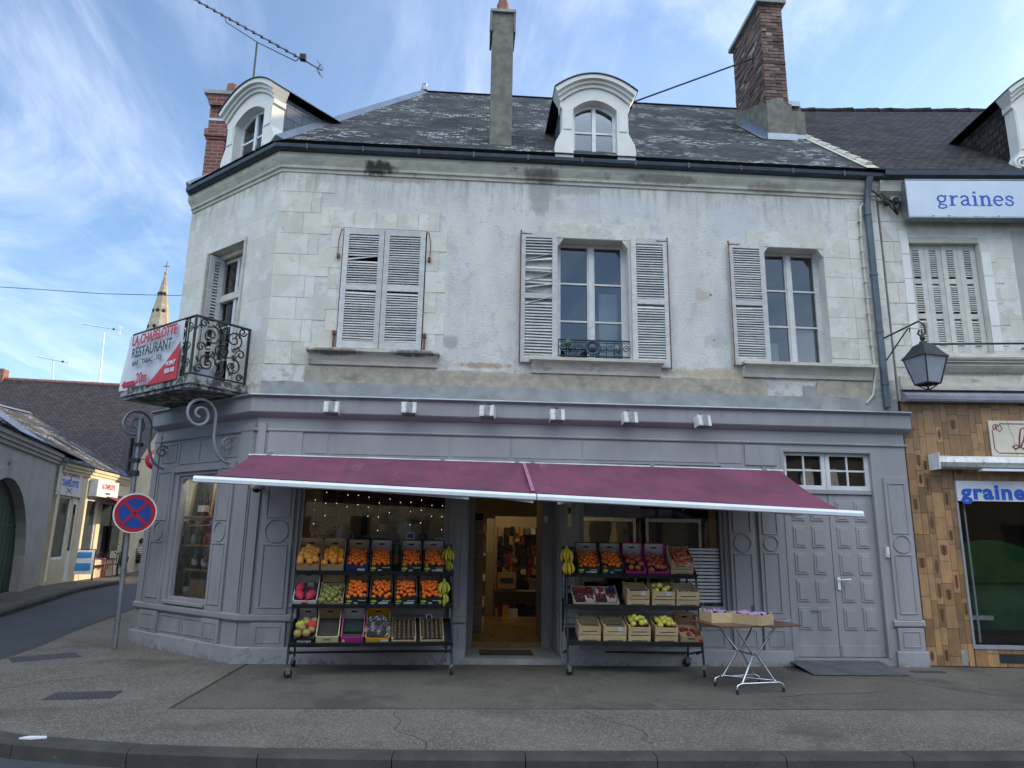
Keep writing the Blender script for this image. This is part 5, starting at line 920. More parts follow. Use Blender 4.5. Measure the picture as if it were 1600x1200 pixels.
m.add(g, [(j * 13 + i, j * 13 + i + 1, (j + 1) * 13 + i + 1, (j + 1) * 13 + i) for j in range(12) for i in range(12)], .5, False); tag(m.obj('plastic_bag', 'clear_plastic', None, Fx), 'crumpled clear plastic bag over the yellow box on the bottom shelf', 'bag')
for i, (pa, pb) in enumerate(((611, 650), (656, 694))):
    Fx, w = slot(F1, B3, pa, pb, 1008); t = woodcrate(Fx, w, ['wooden tray of brown kiwis in rows, the left one of the two', 'wooden tray of brown kiwis with a white tag at its back, the right one'][i], H=.06, slots=False, D_=.40); liner(Fx, w, .38, .03, 'card_dark', t)
    for a in range(5):
        for c in range(7):
            o = bpy.data.objects.new('kiwi', fm('kiwi')[(a + c) % 3]); SC.collection.objects.link(o); o.matrix_world = Fx @ T(-w / 2 + .035 + a * (w - .07) / 4, .04 + c * .052, .058) @ RY(90); tag(o, 'brown kiwi in the ' + ['left', 'right'][i] + ' one of the two kiwi trays on the bottom shelf', 'kiwi', 'kiwis in the %s tray' % ['left', 'right'][i])
t2 = thing('fruit_tag', 'white and black oval tag at the back of the right kiwi tray', 'tag', Fx @ T(-.03, .36, .1)); MB().lathe([(0, 0), (.04, .0), (.04, .006)], 16, RX(70)).obj('disc', 'card_white', t2); MB().lathe([(0, 0), (.028, .0), (.028, .006)], 16, T(0, -.004, .0) @ RX(70)).obj('print', 'ink', t2)
# right rack wooden crates
def wc_(sh, px, py, label, cnt=0, kind=None, H=.215, card=0, fl='', cat='', seed=3, r=.036, depth=.09, **kw):
    Fx, w = slot(F2, sh, *px, py, tl=TILT if sh is A1_ else (14 if H > .1 else 30)); t = woodcrate(Fx, w, label, H=H, card=card, **kw)
    if cnt: liner(Fx, w, .34, depth - .03, 'card_dark', t); put_fruit(kind, Fx, w - .07, .31, cnt, fl, cat, kind.replace('_', ' ') + 's ' + fl[fl.index(' in '):].strip(), depth - .035, .05, r, seed)
    return t, Fx, w
wc_(A1_, (1048, 1083), 897, 'pale slatted crate of red and yellow apples at the right end of the top shelf', 20, 'red_apple', card=.05, fl='red apple in the slatted crate at the right end of the top shelf', cat='apple', depth=.17)
t, Fx, w = wc_(A2_, (896, 968), 945, 'wide low wooden tray of strawberry punnets on the middle shelf', H=.07, slots=False)
for i, (x, y) in enumerate(((-.2, .06), (-.07, .06), (.07, .07), (.2, .07), (-.22, .22), (-.08, .22), (.08, .2))):
    p = thing('strawberry_punnet', 'strawberry punnet in the ' + ('front' if i < 4 else 'back') + ' row of the wide tray, ' + ['leftmost', 'second from the left', 'second from the right', 'rightmost', 'leftmost', 'in the middle', 'rightmost'][i], 'punnet', Fx @ T(x, y, .02), 'strawberry punnets in the wide tray'); m = MB(); m.prism([(-.055, 0), (.055, 0), (.062, .045), (-.062, .045)], 0, .10); m.obj('tub', 'card_white' if i in (1, 3, 6) else 'card_dark', p)
    m = MB(); rr = random.Random(i)
    for k in range(16): c = (rr.uniform(-.045, .045), rr.uniform(.01, .09), .05 + rr.uniform(0, .015)); m.lathe([(0, -.014), (.010, -.008), (.013, .002), (.009, .010), (0, .013)], 7, RX(rr.uniform(-40, 40)) if False else None, c)
    m.obj('strawberries', 'strawberry', p)['kind'] = 'stuff'
p = thing('grape_punnet', 'dark blue grapes in a small tub at the back right of the strawberry tray', 'punnet', Fx @ T(.2, .2, .03)); m = MB(); rr = random.Random(4); [m.lathe([(0, -.011), (.009, -.006), (.011, .0), (.009, .006), (0, .011)], 7, None, (rr.uniform(-.05, .05), rr.uniform(.0, .1), .05 + rr.uniform(0, .03))) for k in range(26)]; m.obj('grapes', 'card_blue', p)['kind'] = 'stuff'; MB().box(-.06, .06, 0, .1, 0, .04).obj('tub', 'card_dark', p)
wc_(A2_, (980, 1015), 945, 'dark nearly empty slatted crate on the middle shelf, right of the strawberries', card=.06)
wc_(A2_, (1019, 1055), 945, 'slatted crate with a few yellow apples on the middle shelf', 5, 'yellow_apple', card=.06, fl='yellow apple in the middle shelf slatted crate', cat='apple', depth=.17)
wc_(A2_, (1057, 1093), 945, 'empty slatted crate at the right end of the middle shelf')
wc_(A3_, (904, 939), 1003, 'empty slatted crate with brown paper at the left end of the bottom shelf')
wc_(A3_, (943, 979), 1003, 'slatted crate with a white price card, second from the left on the bottom shelf', card=.06)
wc_(A3_, (982, 1017), 1003, 'slatted crate of yellow apples in the middle of the bottom shelf', 9, 'yellow_apple', fl='yellow apple in the bottom shelf crate nearer the door', cat='apple', depth=.21, seed=7)
wc_(A3_, (1024, 1060), 1003, 'slatted crate of yellow apples next to the small printed box on the bottom shelf', 13, 'yellow_apple', fl='yellow apple in the bottom shelf crate beside the printed box', cat='apple', depth=.21, seed=8)
t, Fx, w = clem(5, 1, (1063, 1099), 'small printed cardboard box with dark beets at the right end of the bottom shelf', 30, 0, F=F2, sh=A3_, tl=22, py=1005, m_='card_tan', inner='card_tan', logo=False, hf=.11)
MB().lathe([(0, 0), (.022, 0), (.022, .003)], 14, T(.11, -.001, .05) @ RX(90)).obj('printed_fruit', 'red', t); MB().box(-.05, .03, -.003, 0, .07, .08).obj('handle_print', 'black', t)
for i in range(12):
    m = MB(); m.lathe([(0, -.03), (.02, -.02), (.028, 0), (.02, .02), (.004, .035)], 8); tag(m.obj('beetroot', 'maroon', None, Fx @ T(rnd.uniform(-.10, .10), rnd.uniform(.05, .28), .08) @ RX(rnd.uniform(0, 90))), 'dark red beetroot in the small printed box', 'beetroot', 'beetroots in the printed box')
# bananas
def bananas(p, n, label, m_='banana', layers=2, s=.9, seed=1):
    t = thing('banana_bunch', label, 'bananas', T(*p), 'banana bunches on the racks'); rr = random.Random(seed)
    for l_ in range(layers):
        oz = -l_ * .15; ox = rr.uniform(-.02, .02)
        for i in range(n):
            a = (i / (n - 1) - .5) * 2.3 + rr.gauss(0, .08); ln = rr.uniform(.15, .19); bow = rr.uniform(.035, .06); pts = []; rs = []
            for k in range(10):
                q = k / 9; out = .012 + bow * sin(q * pi * .75) + rr.gauss(0, .0006); pts.append(((ox + sin(a) * out * 1.2) * s, (-.03 - cos(a) * out - .02 * (i % 2)) * s, (oz - q * ln * (1 - .12 * abs(sin(a)))) * s)); rs.append(s * (.007 if k == 0 else (.0095 if k == 1 else (.0175 if k < 8 else (.012 if k == 8 else .004)))))
            m = MB(); m.tube(pts, rs, 6); m.obj('banana', m_ if rr.random() < .88 else 'banana_green', t)
        MB().tube([(ox * s, -.03 * s, (.03 + oz) * s), (ox * s, -.035 * s, (-.01 + oz) * s)], .016 * s, 6).obj('stalk', 'banana_green', t)
    return t
q = F1 @ V3((1.83, .28, 1.47)); bananas(q, 5, 'ripe yellow banana bunch at the top right corner of the left rack', layers=2, seed=2); q = F1 @ V3((1.80, .12, 1.08)); bananas(q, 6, 'greenish banana bunch hanging below the yellow one on the left rack', 'banana_green', 2, seed=3)
q = F2 @ V3((-.01, .16, 1.50)); bananas(q, 7, 'large hand of yellow bananas on the left end of the right rack', layers=2, s=1.0, seed=5)
# pineapple
p = F1 @ V3((L(F1, 618, 897, .2)[0], .34, 1.24)); t = thing('pineapple', 'pineapple with grey green leaves wedged between two clementine boxes', 'pineapple', T(*p) @ RX(-12)); MB().lathe([(0, 0), (.035, .01), (.052, .05), (.054, .11), (.04, .16), (0, .17)], 14).obj('fruit', 'pineapple', t)
m = MB()
for i in range(34): a = i * 2.4; r_ = .012 + .0007 * i; hh = .26 - i * .004; m.quad((r_ * cos(a) - .008 * sin(a), r_ * sin(a) + .008 * cos(a), .15), (r_ * cos(a) + .008 * sin(a), r_ * sin(a) - .008 * cos(a), .15), ((r_ + .02 + .001 * i) * cos(a), (r_ + .02 + .001 * i) * sin(a), .15 + hh * .8), tint=.5)
m.obj('crown', 'leaf', t)
# ------------------------------------------------------------------ folding table with crates
t = thing('folding_table', 'small brown folding bistro table with chrome hourglass legs', 'table', frame(3.24, -1.52, 12))
m = MB(); m.box(-.52, .52, -.30, .30, .695, .715); m.obj('tabletop', 'table_top', t, None, .004)
for sx_ in (-1, 1):
    for sy in (-1, 1):
        x = sx_; y = sy * .20; m = MB(); m.tube([(x * -.30 if False else x * .26, y, .69), (x * .035, y * .75, .40), (x * .03, y * .75, .37), (x * .21, y * .98, .10)], .0125, 8); m.obj('leg', 'chrome', t)
for y in (-.22, .22):
    m = MB(); m.tube([(-.29, y, .045), (-.285, y, .085), (-.24, y, .105), (.24, y, .105), (.285, y, .085), (.29, y, .045)], .0125, 8); f_ = m.obj('foot_bar', 'chrome', t)
    for x in (-.29, .29): MB().lathe([(.016, 0), (.016, .045), (.013, .05)], 10, c=(x, y, 0)).obj('foot_cap', 'rubber', f_)
m = MB(); m.tube([(-.22, -.2, .115), (.22, .2, .115)], .01, 6); m.tube([(.22, -.2, .12), (-.22, .2, .12)], .01, 6); m.tube([(0, -.16, .385), (0, .16, .385)], .01, 6); m.obj('cross_brace', 'chrome', t)
MB().box(-.32, -.2, -.25, .25, .672, .694).obj('rail', 'frame_white', t); MB().box(.2, .32, -.25, .25, .672, .694).obj('rail', 'frame_white', t)
def lowcrate(F, W_, D_, label, tkn=True):
    t = woodcrate(F, W_, label, D_=D_, H=.12, slots=False); m = MB(); g = []
    for j in range(11):
        for i in range(11): g.append(V3(((i / 10 - .5) * (W_ - .03), .02 + j / 10 * (D_ - .04), .105 + .035 * mnoise.noise(V3((i * .8, j * .8, W_ * 9))) + .02 * sin(i))))
    m.add(g, [(j * 11 + i, j * 11 + i + 1, (j + 1) * 11 + i + 1, (j + 1) * 11 + i) for j in range(10) for i in range(10)], .5, False); tag(m.obj('tissue_paper', 'violet_paper', None, F), 'crumpled violet tissue paper inside the ' + ('left' if W_ < .27 else 'right') + ' crate on the folding table', 'paper'); return t
lowcrate(frame(2.94, -1.62, 5, .716), .26, .34, 'small tan crate of violet paper at the left of the folding table'); lowcrate(frame(3.38, -1.80, 38, .716), .28, .38, 'pale wooden crate turned cornerwise on the folding table')
t2 = thing('price_ticket', 'small black price ticket stuck in the right crate on the folding table', 'ticket', frame(3.34, -1.52, 38, .83)); MB().box(-.035, .035, 0, .004, 0, .07).obj('card', 'ink', t2); MB().tube([(0, .006, -.06), (0, .006, .0)], .003, 5).obj('spike', 'chrome', t2)
# ------------------------------------------------------------------ ground fittings
def coverplate(px, py, z, w, d, rot, label, m_='manhole', cat='drain cover', h=.006, nm='drain_cover'):
    p = G(px, py, z); m = MB(); m.box(-w / 2, w / 2, -d / 2, d / 2, 0, h); return tag(m.obj(nm, m_, None, frame(p.x, p.y, rot, z)), label, cat)
coverplate(130, 1087, .0, .62, .34, 8, 'dark patterned drain cover in the pavement at lower left'); coverplate(640, 1046, -.0, .26, .13, 2, 'small dark cover in the pavement under the left fruit rack'); coverplate(70, 1027, 0, .75, .42, 38, 'grey studded tactile plate near the side street kerb', cat='plate', nm='tactile_plate')
coverplate(1262, 1045, -.0, .55, .40, 0, 'dark recess cover left of the metal ramp', 'manhole', 'cover'); coverplate(1450, 1050, 0, .42, .12, -3, 'small dark grate at the foot of the tiled shop wall', cat='grate', nm='drain_grate')
m = MB(); M = T(5.02, -.72, .012) @ RX(5.2); m.box(-.62, .62, 0, .70, -.004, .0, M)
for i in range(22):
    for j in range(12): m.box(-.60 + i * .056, -.58 + i * .056, .02 + j * .057, .026 + j * .057, 0, .003, M @ T(0, 0, 0))
tag(m.obj('access_ramp', 'checker_plate'), 'grey chequered metal ramp in front of the double door', 'ramp')
m = MB(); p = AT(812, 1024, .45); m.box(-.36, .36, -.20, .20, 0, .012); tag(m.obj('doormat', 'black', None, T(.62, .42, .077)), 'black rubber doormat on the shop doorstep', 'mat')
m = MB(); m.prism([(-.1, -.02), (0, -.035), (.1, .0), (.08, .03), (-.06, .03)], 0, .012, plane='xy'); p = G(42, 1155); tag(m.obj('litter', 'white', None, T(p.x + .05, p.y, .005)), 'small white scrap of litter by the kerb', 'litter')
# ------------------------------------------------------------------ no stopping sign
t = thing('road_sign', 'round blue and red no stopping sign on a galvanised pole at the corner', 'road sign', T(-4.86, .98, 0))
MB().tube([(.03, 0, 0), (-.0, 0, 1.6), (-.02, .0, 3.28)], .036, 12).obj('pole', 'galva', t)
sg = T(.10, -.07, 1.88) @ RZ(14)
m = MB(); m.lathe([(0, -.004), (.285, -.004), (.29, 0), (.285, .004)], 40, sg @ RX(90)); s_ = m.obj('sign_disc', 'white', t)
m = MB(); m.lathe([(0, 0), (.268, 0), (.268, .002)], 40, sg @ T(0, -.0045, 0) @ RX(90)); m.obj('red_border', 'sign_red', s_)
m = MB(); m.lathe([(0, 0), (.212, 0), (.212, .002)], 40, sg @ T(0, -.0068, 0) @ RX(90)); m.obj('blue_field', 'sign_blue', s_)
m = MB()
for a in (45, -45): m.box(-.22, .22, -.0125, -.009, -.021, .021, sg @ RY(a + .01))
m.obj('red_cross', 'sign_red', s_)
m = MB(); [m.box(-.045, .045, -.05, .045, z, z + .03) for z in (1.75, 2.05)]; m.obj('clamp', 'galva', t)
m = MB(); m.box(-.115, -.095, -.05, .03, 2.45, 2.98); m.box(-.095, .035, -.05, .045, 2.42, 2.50); m.box(-.095, .03, -.045, .045, 2.62, 2.68); m.box(-.06, .04, -.05, .045, 2.86, 2.91); m.obj('sign_back', 'black_iron', t)
# ------------------------------------------------------------------ downpipe, cables on the party wall
m = MB(); m.tube([(6.13, -.2, 7.2), (6.13, -.11, 7.0), (6.115, -.075, 6.85), (6.11, -.075, 3.56)], .05, 12); [m.lathe([(.058, 0), (.058, .04)], 12, c=(6.11, -.075, z)) for z in (6.6, 5.6, 4.7, 3.9)]; m.obj('downpipe', 'pipe', BLD)
m = MB(); m.tube([(6.16, -.06, 6.9), (6.02, -.05, 6.75), (5.99, -.04, 6.2), (5.99, -.04, 4.7), (6.0, -.05, 4.1), (5.93, -.05, 3.75), (5.82, -.04, 3.62)], .018, 7); [m.box(5.965, 6.02, -.065, .0, 4.5 + i * .25, 4.515 + i * .25) for i in range(9)]; m.obj('cable_conduit', 'old_stone', BLD)
# ------------------------------------------------------------------ neighbour with tiles and seed shop
RB = thing('seed_shop', 'neighbouring old building with brown leaf printed tiles and a shuttered first floor', 'building')
def LR(px, py, off=0): return L(FR, px, py, off)
HW = (.40, 1.47, 4.42, 6.28)
m = MB(); m.wall(.0, 3.2, 3.68, 7.3, [HW], .0, .3); m.obj('facade_wall', 'ashlar', RB, FR)
m = MB(); m.wall(3.2, 32, 0, 7.3, [], .0, .3); m.box(3.2, 32, .3, 9, 7.2, 7.3); m.box(31.9, 32, .3, 9, 0, 7.2); m.obj('side_wing', 'house_cream', RB, FR)
m = MB(); mr_ = MB(); z = 3.86; k = 0
while z < 6.85:
    e = .35 if k % 2 else .26; block(m, .0, e - .1, z, z + .33, .008); block(m, e - .1, .395, z, z + .33, .006); block(mr_, 1.475, 1.78 if k % 2 else 1.7, z, z + .33, .008) if z < 6.1 else None; z += .335; k += 1
m.obj('quoin', 'stone', RB, FR); mr_.obj('window_surround', 'stone', RB, FR); m = MB(); [block(m, .27, .395, 4.0 + i * .4, 4.39 + i * .4, .012) for i in range(6)]; m.obj('painted_surround', 'white_stone', RB, FR); m = MB(); [block(m, 1.475, 1.62, 4.45 + i * .4, 4.84 + i * .4, .012) for i in range(4)]; m.obj('painted_surround', 'white_stone', RB, FR)
m = MB(); m.box(1.98, 3.1, -.004, .0, 4.3, 6.4); m.obj('render_panel', 'old_render', RB, FR)
m = MB(); sweep(m, [(3.4, 0), (-.02, 0)], [(0, 6.86), (.05, 6.87), (.06, 6.95), (.13, 7.0), (.16, 7.12), (.16, 7.17), (0, 7.17)]); m.obj('stone_cornice', 'old_stone', RB, FR)
m = MB(); sweep(m, [(32, 0), (.02, 0)], [(.12, 7.172), (.2, 7.172), (.27, 7.2), (.28, 7.28), (.26, 7.28), (.25, 7.21), (.12, 7.19)]); m.obj('gutter', 'gutter', RB, FR)
w = window(RB, FR, HW[0], HW[1], HW[2], HW[3], .28, 3)
for i in range(4):
    a = HW[0] + .01 + i * .264; shutter(w, None, a, a + .258, HW[2] + .01, HW[3] - .08, .13 + .004 * (i % 2), m_='shutter_cream', n=44, mids=(.34, .66))
m = MB(); m.box(HW[0] - .0, HW[1] + .0, .005, .25, HW[3] - .085, HW[3]); m.obj('lintel_soffit', 'old_stone', w, None)
m = MB(); m.prism([(-.16, 4.36), (-.18, 4.32), (-.16, 4.28), (-.12, 4.26), (-.10, 4.18), (-.05, 4.12), (0, 4.10), (0, 4.41)], .30, 1.86, plane='yz'); [m.box(.3, 1.86, -.175 + .03 * i, -.1, 4.30 - .05 * i, 4.315 - .05 * i) for i in range(3)]; m.obj('sill', 'old_stone', RB, FR)
m = MB(); m.box(.02, 3.2, -.05, -.0, 3.9, 4.05); m.box(.02, 3.2, -.09, -.0, 3.84, 3.90); m.obj('string_course', 'old_stone', RB, FR)
m = MB(); m.prism([(-.16, 3.74), (-.16, 3.68), (0, 3.68), (0, 3.84)], .03, 3.3, plane='yz'); m.box(.03, 3.3, -.15, -.002, 3.66, 3.68); m.obj('shop_flashing', 'grey_metal', RB, FR)
m = MB(); m.tube([(.30, -.20, 4.50), (3.2, -.20, 4.55)], .016, 7); [m.tube([(x, 0, 4.5), (x, -.2, 4.51)], .01, 6) for x in (.45, 1.9, 3.0)]; m.obj('window_rail', 'black_iron', RB, FR)
# tile cladding
HT = (.64, 3.2, .24, 2.52); rr = random.Random(12)
m = MB(); m.wall(.0, 3.2, .0, 3.66, [HT], -.0, .25); m.obj('shop_wall', 'tile_joint', RB, FR)
m = MB(); LFS = []; x = .01; k = 0
def leafshape(mb, cx, cz, w, h, y, kind):
    if kind == 0:
        pts = [(cx + s_ * w * sin(pi * q) * (1 + .25 * sin(q * 40)), cz + h * (q - .5)) for s_, qs in ((1, [i / 14 for i in range(15)]), (-1, [i / 14 for i in range(14, 0, -1)])) for q in qs]; mb.prism(pts, y - .001, y)
    else:
        mb.ribbon([(cx, cz - h / 2), (cx + .004, cz), (cx, cz + h / 2)], .006, y - .001, y)
        for i in range(6):
            zz_ = cz - h / 2 + h * (i + 1) / 7.5
            for s_ in (-1, 1): mb.ribbon([(cx, zz_), (cx + s_ * w * 1.3, zz_ + h * .13)], [.024, .006], y - .001, y)
while x < 3.19:
    w_ = rr.choice((.09, .125, .16)); z = .01 - rr.uniform(0, .2)
    while z < 3.65:
        h = rr.choice((.24, .30, .30, .36)); a, c = max(z, .01) + .003, min(z + h, 3.65) - .003; z += h
        if c - a < .03: continue
        x0, x1 = x + .0025, min(x + w_, 3.19) - .0025
        segs = [(a, c)]
        if x1 > HT[0] and x0 < HT[1] and c > HT[2] and a < HT[3]:
            segs = []
            if x0 < HT[0]:
                if HT[0] - x0 > .02: x1 = HT[0]; segs = [(a, c)]
            else:
                if a < HT[2]: segs.append((a, HT[2]))
                if c > HT[3]: segs.append((HT[3], c))
        for a2, c2 in segs:
            if c2 - a2 < .02 or (.42 < x0 < .56 and c2 < .25): continue
            m.box(x0, x1, -.008, -.0, a2, c2)
            if rr.random() < .34 and c2 - a2 > .2 and x1 - x0 > .07: lf = MB(); LFS.append(lf); leafshape(lf, (x0 + x1) / 2, (a2 + c2) / 2, (x1 - x0) * rr.uniform(.2, .32), (c2 - a2) * rr.uniform(.55, .78), -.0085, 0 if rr.random() < .35 else 1)
    x += w_
m.obj('wall_tiles', 'tile_brown', RB, FR); [l_.obj('leaf_print', 'leaf_print', RB, FR) for l_ in LFS]
m = MB(); m.box(HT[0], HT[0] + .03, -.02, .05, HT[2], HT[3]); m.box(HT[0] + .03, HT[1], -.02, .05, HT[2], HT[2] + .05); m.box(HT[0] + .03, HT[1], -.02, .05, HT[3] - .03, HT[3]); fr = m.obj('display_window', 'grey_metal', RB, FR)
g = MB(); g.quad((HT[0] + .03, .02, HT[2] + .05), (HT[1], .02, HT[2] + .05), (HT[1], .02, 2.49), (HT[0] + .03, .02, 2.49)); g.obj('pane', 'glass', fr)
m = MB(); m.box(.3, 6, 2.4, 2.45, 0, 3.6); m.box(.3, .34, .26, 2.4, 0, 3.6); m.box(.34, 6, .26, 2.4, 0, .12); m.box(.34, 6, .26, 2.4, 2.9, 2.95); m.box(5.95, 6, .26, 2.4, 0, 3.6); m.obj('shop_interior', 'interior_dark', RB, FR)
m = MB(); nx = 40; vs = []
for j in range(9):
    for i in range(nx + 1): u = i / nx; vs.append(V3((.68 + 2.6 * u, .30 + .04 * sin(u * 46) * (1 - j / 10), .46 + (1.12 + .12 * abs(sin(u * 7.5))) * j / 8)))
m.add(vs, [(j * (nx + 1) + i, j * (nx + 1) + i + 1, (j + 1) * (nx + 1) + i + 1, (j + 1) * (nx + 1) + i) for j in range(8) for i in range(nx)], .5, True); tag(m.obj('cloth', 'green_cloth', None, FR), 'dark green cloth hanging low behind the seed shop window', 'cloth')
t = thing('shelf_post', 'thin white metal shelf upright standing behind the seed shop window', 'post', FR @ T(.86, .18, .3)); m = MB(); m.box(-.012, .012, -.01, .01, 0, 2.0); m.obj('upright', 'white_metal', t); MB().box(-.2, .22, -.012, -.005, .30, .36).obj('rail', 'white_plastic', t)
m = MB(); m.box(.47, .55, -.01, .005, .02, .22); m.obj('bare_patch', 'cement', RB, FR); m = MB(); m.box(.98, 1.32, -.012, .0, .06, .18); m.obj('vent', 'dark_glass', RB, FR)
# roof of the neighbour
sl2 = .86; m = MB(); r0 = FR.inverted() @ V3((6.12, -.2, 7.33)); 
m.quad((-.18, -.2, 7.33), (32, -.2, 7.33), (32, 4.6, 11.58), (-.55, 4.6, 11.58)); m.quad((32, 9.3, 7.3), (-.5, 9.3, 7.3), (-.55, 4.6, 11.58), (32, 4.6, 11.58)); m.quad((-.18, -.2, 7.33), (-.55, 4.6, 11.58), (-.5, 9.3, 7.3)); m.quad((32, -.2, 7.33), (32, 9.3, 7.33), (32, 4.6, 11.58)); rf = m.obj('roof', 'clay_tile', RB, FR)
m = MB(); 
for i in range(70): x = -.3 + i * .3; m.tube([(x, 4.6, 11.56 + .01 * sin(i * 3)), (x + .30, 4.6, 11.59 + .015 * sin(i * 2.1))], [.085, .07], 8)
m.obj('ridge_tiles', 'clay_tile', rf)
m = MB(); m.quad((-.24, -.24, 7.335), (-.05, -.24, 7.335), (-.42, 4.55, 11.64), (-.6, 4.55, 11.64)); 
for i in range(16): m.tube([(-.14 - .022 * i, -.1 + i * .28, 7.45 + i * .25), (-.16 - .022 * i, .2 + i * .28, 7.70 + i * .25)], [.07, .06], 6)
m.obj('verge_tiles', 'old_stone', rf)
# neighbour's dormer, mostly outside the frame
d = dormer(FR, 2.92, 1.42, 7.29, 8.62, 9.12, -.05, 2.4, 'clay_tile', .75, RB)
m = MB(); m.tube([(2.27 + p[0], -.08, 7.5 + p[1]) for p in spiral((0, 0), .14, .02, 0, 2.2, 30)], .025, 7); m.obj('stone_scroll', 'white_stone', d)
# box sign
def seriftext(s, h, par, F, m_, y):
    F = F @ Matrix.Diagonal((1.3, 1, 1, 1))
    "slab serif letters drawn as strokes; x height 1 unit = h"
    def arc(cx, cz, rx, rz, a0, a1, n=14): return [(cx + rx * cos(radians(a0 + (a1 - a0) * i / n)), cz + rz * sin(radians(a0 + (a1 - a0) * i / n))) for i in range(n + 1)]
    x = 0
    for ch_ in s:
        m = MB(); st = []
        if ch_ == 'g': st = [(arc(.36, .66, .26, .30, 0, 360, 20), .12), ([(.36, .36), (.2, .28), (.2, .16), (.4, .12), (.62, .04), (.66, -.14), (.4, -.26), (.14, -.2), (.1, -.06), (.25, .1)], .10), ([(.56, .86), (.72, .98)], .10)]; adv = .84
        elif ch_ == 'r': st = [([(.22, .0), (.22, .95)], .16), ([(.04, .93), (.24, .93)], .09), ([(.04, .04), (.42, .04)], .09), ([(.26, .6), (.36, .85), (.52, .93), (.62, .84)], .12)]; adv = .72
        elif ch_ == 'a': st = [([(.12, .74), (.2, .9), (.42, .95), (.56, .82), (.57, .5), (.57, .15), (.65, .05), (.76, .08)], .13), ([(.57, .54), (.3, .5), (.12, .3), (.2, .08), (.4, .05), (.57, .22)], .12)]; adv = .84
        elif ch_ == 'i': st = [([(.22, .0), (.22, .95)], .16), ([(.04, .93), (.24, .93)], .09), ([(.04, .04), (.40, .04)], .09), ([(.20, 1.2), (.22, 1.36)], .17)]; adv = .48
        elif ch_ == 'n': st = [([(.22, .0), (.22, .95)], .16), ([(.04, .93), (.24, .93)], .09), ([(.04, .04), (.40, .04)], .09), ([(.24, .7), (.36, .9), (.54, .94), (.66, .8), (.68, .5), (.68, .0)], .14), ([(.52, .04), (.86, .04)], .09)]; adv = .94
        elif ch_ == 'e': st = [([(.14, .52), (.62, .52)], .08), (arc(.38, .49, .29, .44, 5, 315, 20), .12)]; adv = .78
        elif ch_ == 's': st = [([(.56, .66), (.52, .88), (.32, .95), (.14, .82), (.2, .6), (.44, .48), (.58, .3), (.48, .08), (.26, .04), (.1, .14), (.1, .34)], .12)]; adv = .68
        for k_, (pts, w_) in enumerate(st): m.ribbon([((x + a) * h, c * h) for a, c in pts], w_ * h * 1.05, y - .002 * k_ * .2 - .003, y)
        m.obj('letter', m_, par, F); x += adv
xa_, zt = LR(1418, 281, -.32); sgx, sgz = LR(1421, 339, -.25); t = thing('box_sign', 'large pale blue box sign reading graines under the neighbour\'s gutter', 'sign', FR @ T(sgx, -.1, sgz))
m = MB(); m.box(0, 3.0, -.15, .0, .012, .62); m.obj('case', 'box_sign', t, None, .01); m = MB(); m.box(-.008, 3.012, -.158, .01, -.008, .011); m.box(-.008, 3.012, -.158, -.14, .621, .632); m.box(-.012, -.0, -.158, .01, .012, .62); m.obj('edge_trim', 'galva', t)
m = MB(); rr2 = random.Random(3); [MB().box(x, x + rr2.uniform(.02, .07), -.154, -.151, .013, .013 + rr2.uniform(.008, .02)).obj('rust_spot', 'rust', t) for x in (.35, .58, .98, 1.34)]
xg, zg = LR(1464, 321, -.25); seriftext('graines', .172, t, T(xg - sgx, 0, zg - sgz), 'letter_blue', -.151)
t = thing('shop_fascia', 'pale board reading graines in bold blue across the top of the shop window', 'sign', FR @ T(.655, -.025, 2.235))
MB().box(0, 2.5, -.015, 0, 0, .285).obj('board', 'sign_light', t); text('graines', .29, 'letter_blue', t, T(.06, -.018, .12), bold=.011, align='LEFT', sx=1.12, spacing=1.12)
xa_, za = LR(1543, 655, -.03); t = thing('enamel_sign', 'cream enamel panel with a plum border and script letter on the tiled wall', 'sign', FR @ T(xa_, -.012, 2.88)); MB().box(0, 1.9, -.02, 0, 0, .52).obj('board', 'cream_sign', t, None, .008)
m = MB(); m.ribbon([(1.9, .045), (.10, .045), (.045, .10), (.045, .38), (.10, .40), (.15, .36), (.19, .40), (.16, .46), (.10, .45), (.09, .41)], .012, -.024, -.0205); m.ribbon([(.16, .475), (1.9, .475)], .012, -.024, -.0205); m.ribbon([(.09 + p[0], .42 + p[1]) for p in spiral((0, 0), .05, .01, 0, 1.3, 16)], .010, -.025, -.0205)
m.ribbon([(.30, .15), (.33, .11), (.42, .14), (.48, .25), (.52, .38), (.50, .42), (.45, .40), (.42, .28), (.40, .14), (.34, .10), (.30, .14), (.36, .17), (.46, .11), (.54, .12)], [.01, .012, .016, .022, .016, .012, .014, .022, .018, .012, .01, .012, .018, .01], -.026, -.0205); m.obj('border_script', 'maroon', t)
m = MB(); m.ribbon([(.28, .52), (.30, .35), (.34, .28), (.33, .12), (.36, .0)], .004, -.0215, -.0203); m.obj('crack', 'card_dark', t)
t = thing('folded_awning', 'closed grimy white awning cassette above the neighbour\'s shop window', 'awning', FR @ T(.33, -.02, 2.68)); m = MB(); m.prism([(-.02, .0), (-.20, .02), (-.24, .08), (-.20, .16), (-.06, .19), (0, .19)], 0, 2.7, plane='yz'); m.obj('cassette', 'white_plastic', t); MB().box(-.015, 0, -.26, .0, -.02, .21).obj('end_cap', 'frame_white', t); MB().box(.6, 2.7, -.22, -.12, -.035, -.003).obj('front_bar', 'white_metal', t)
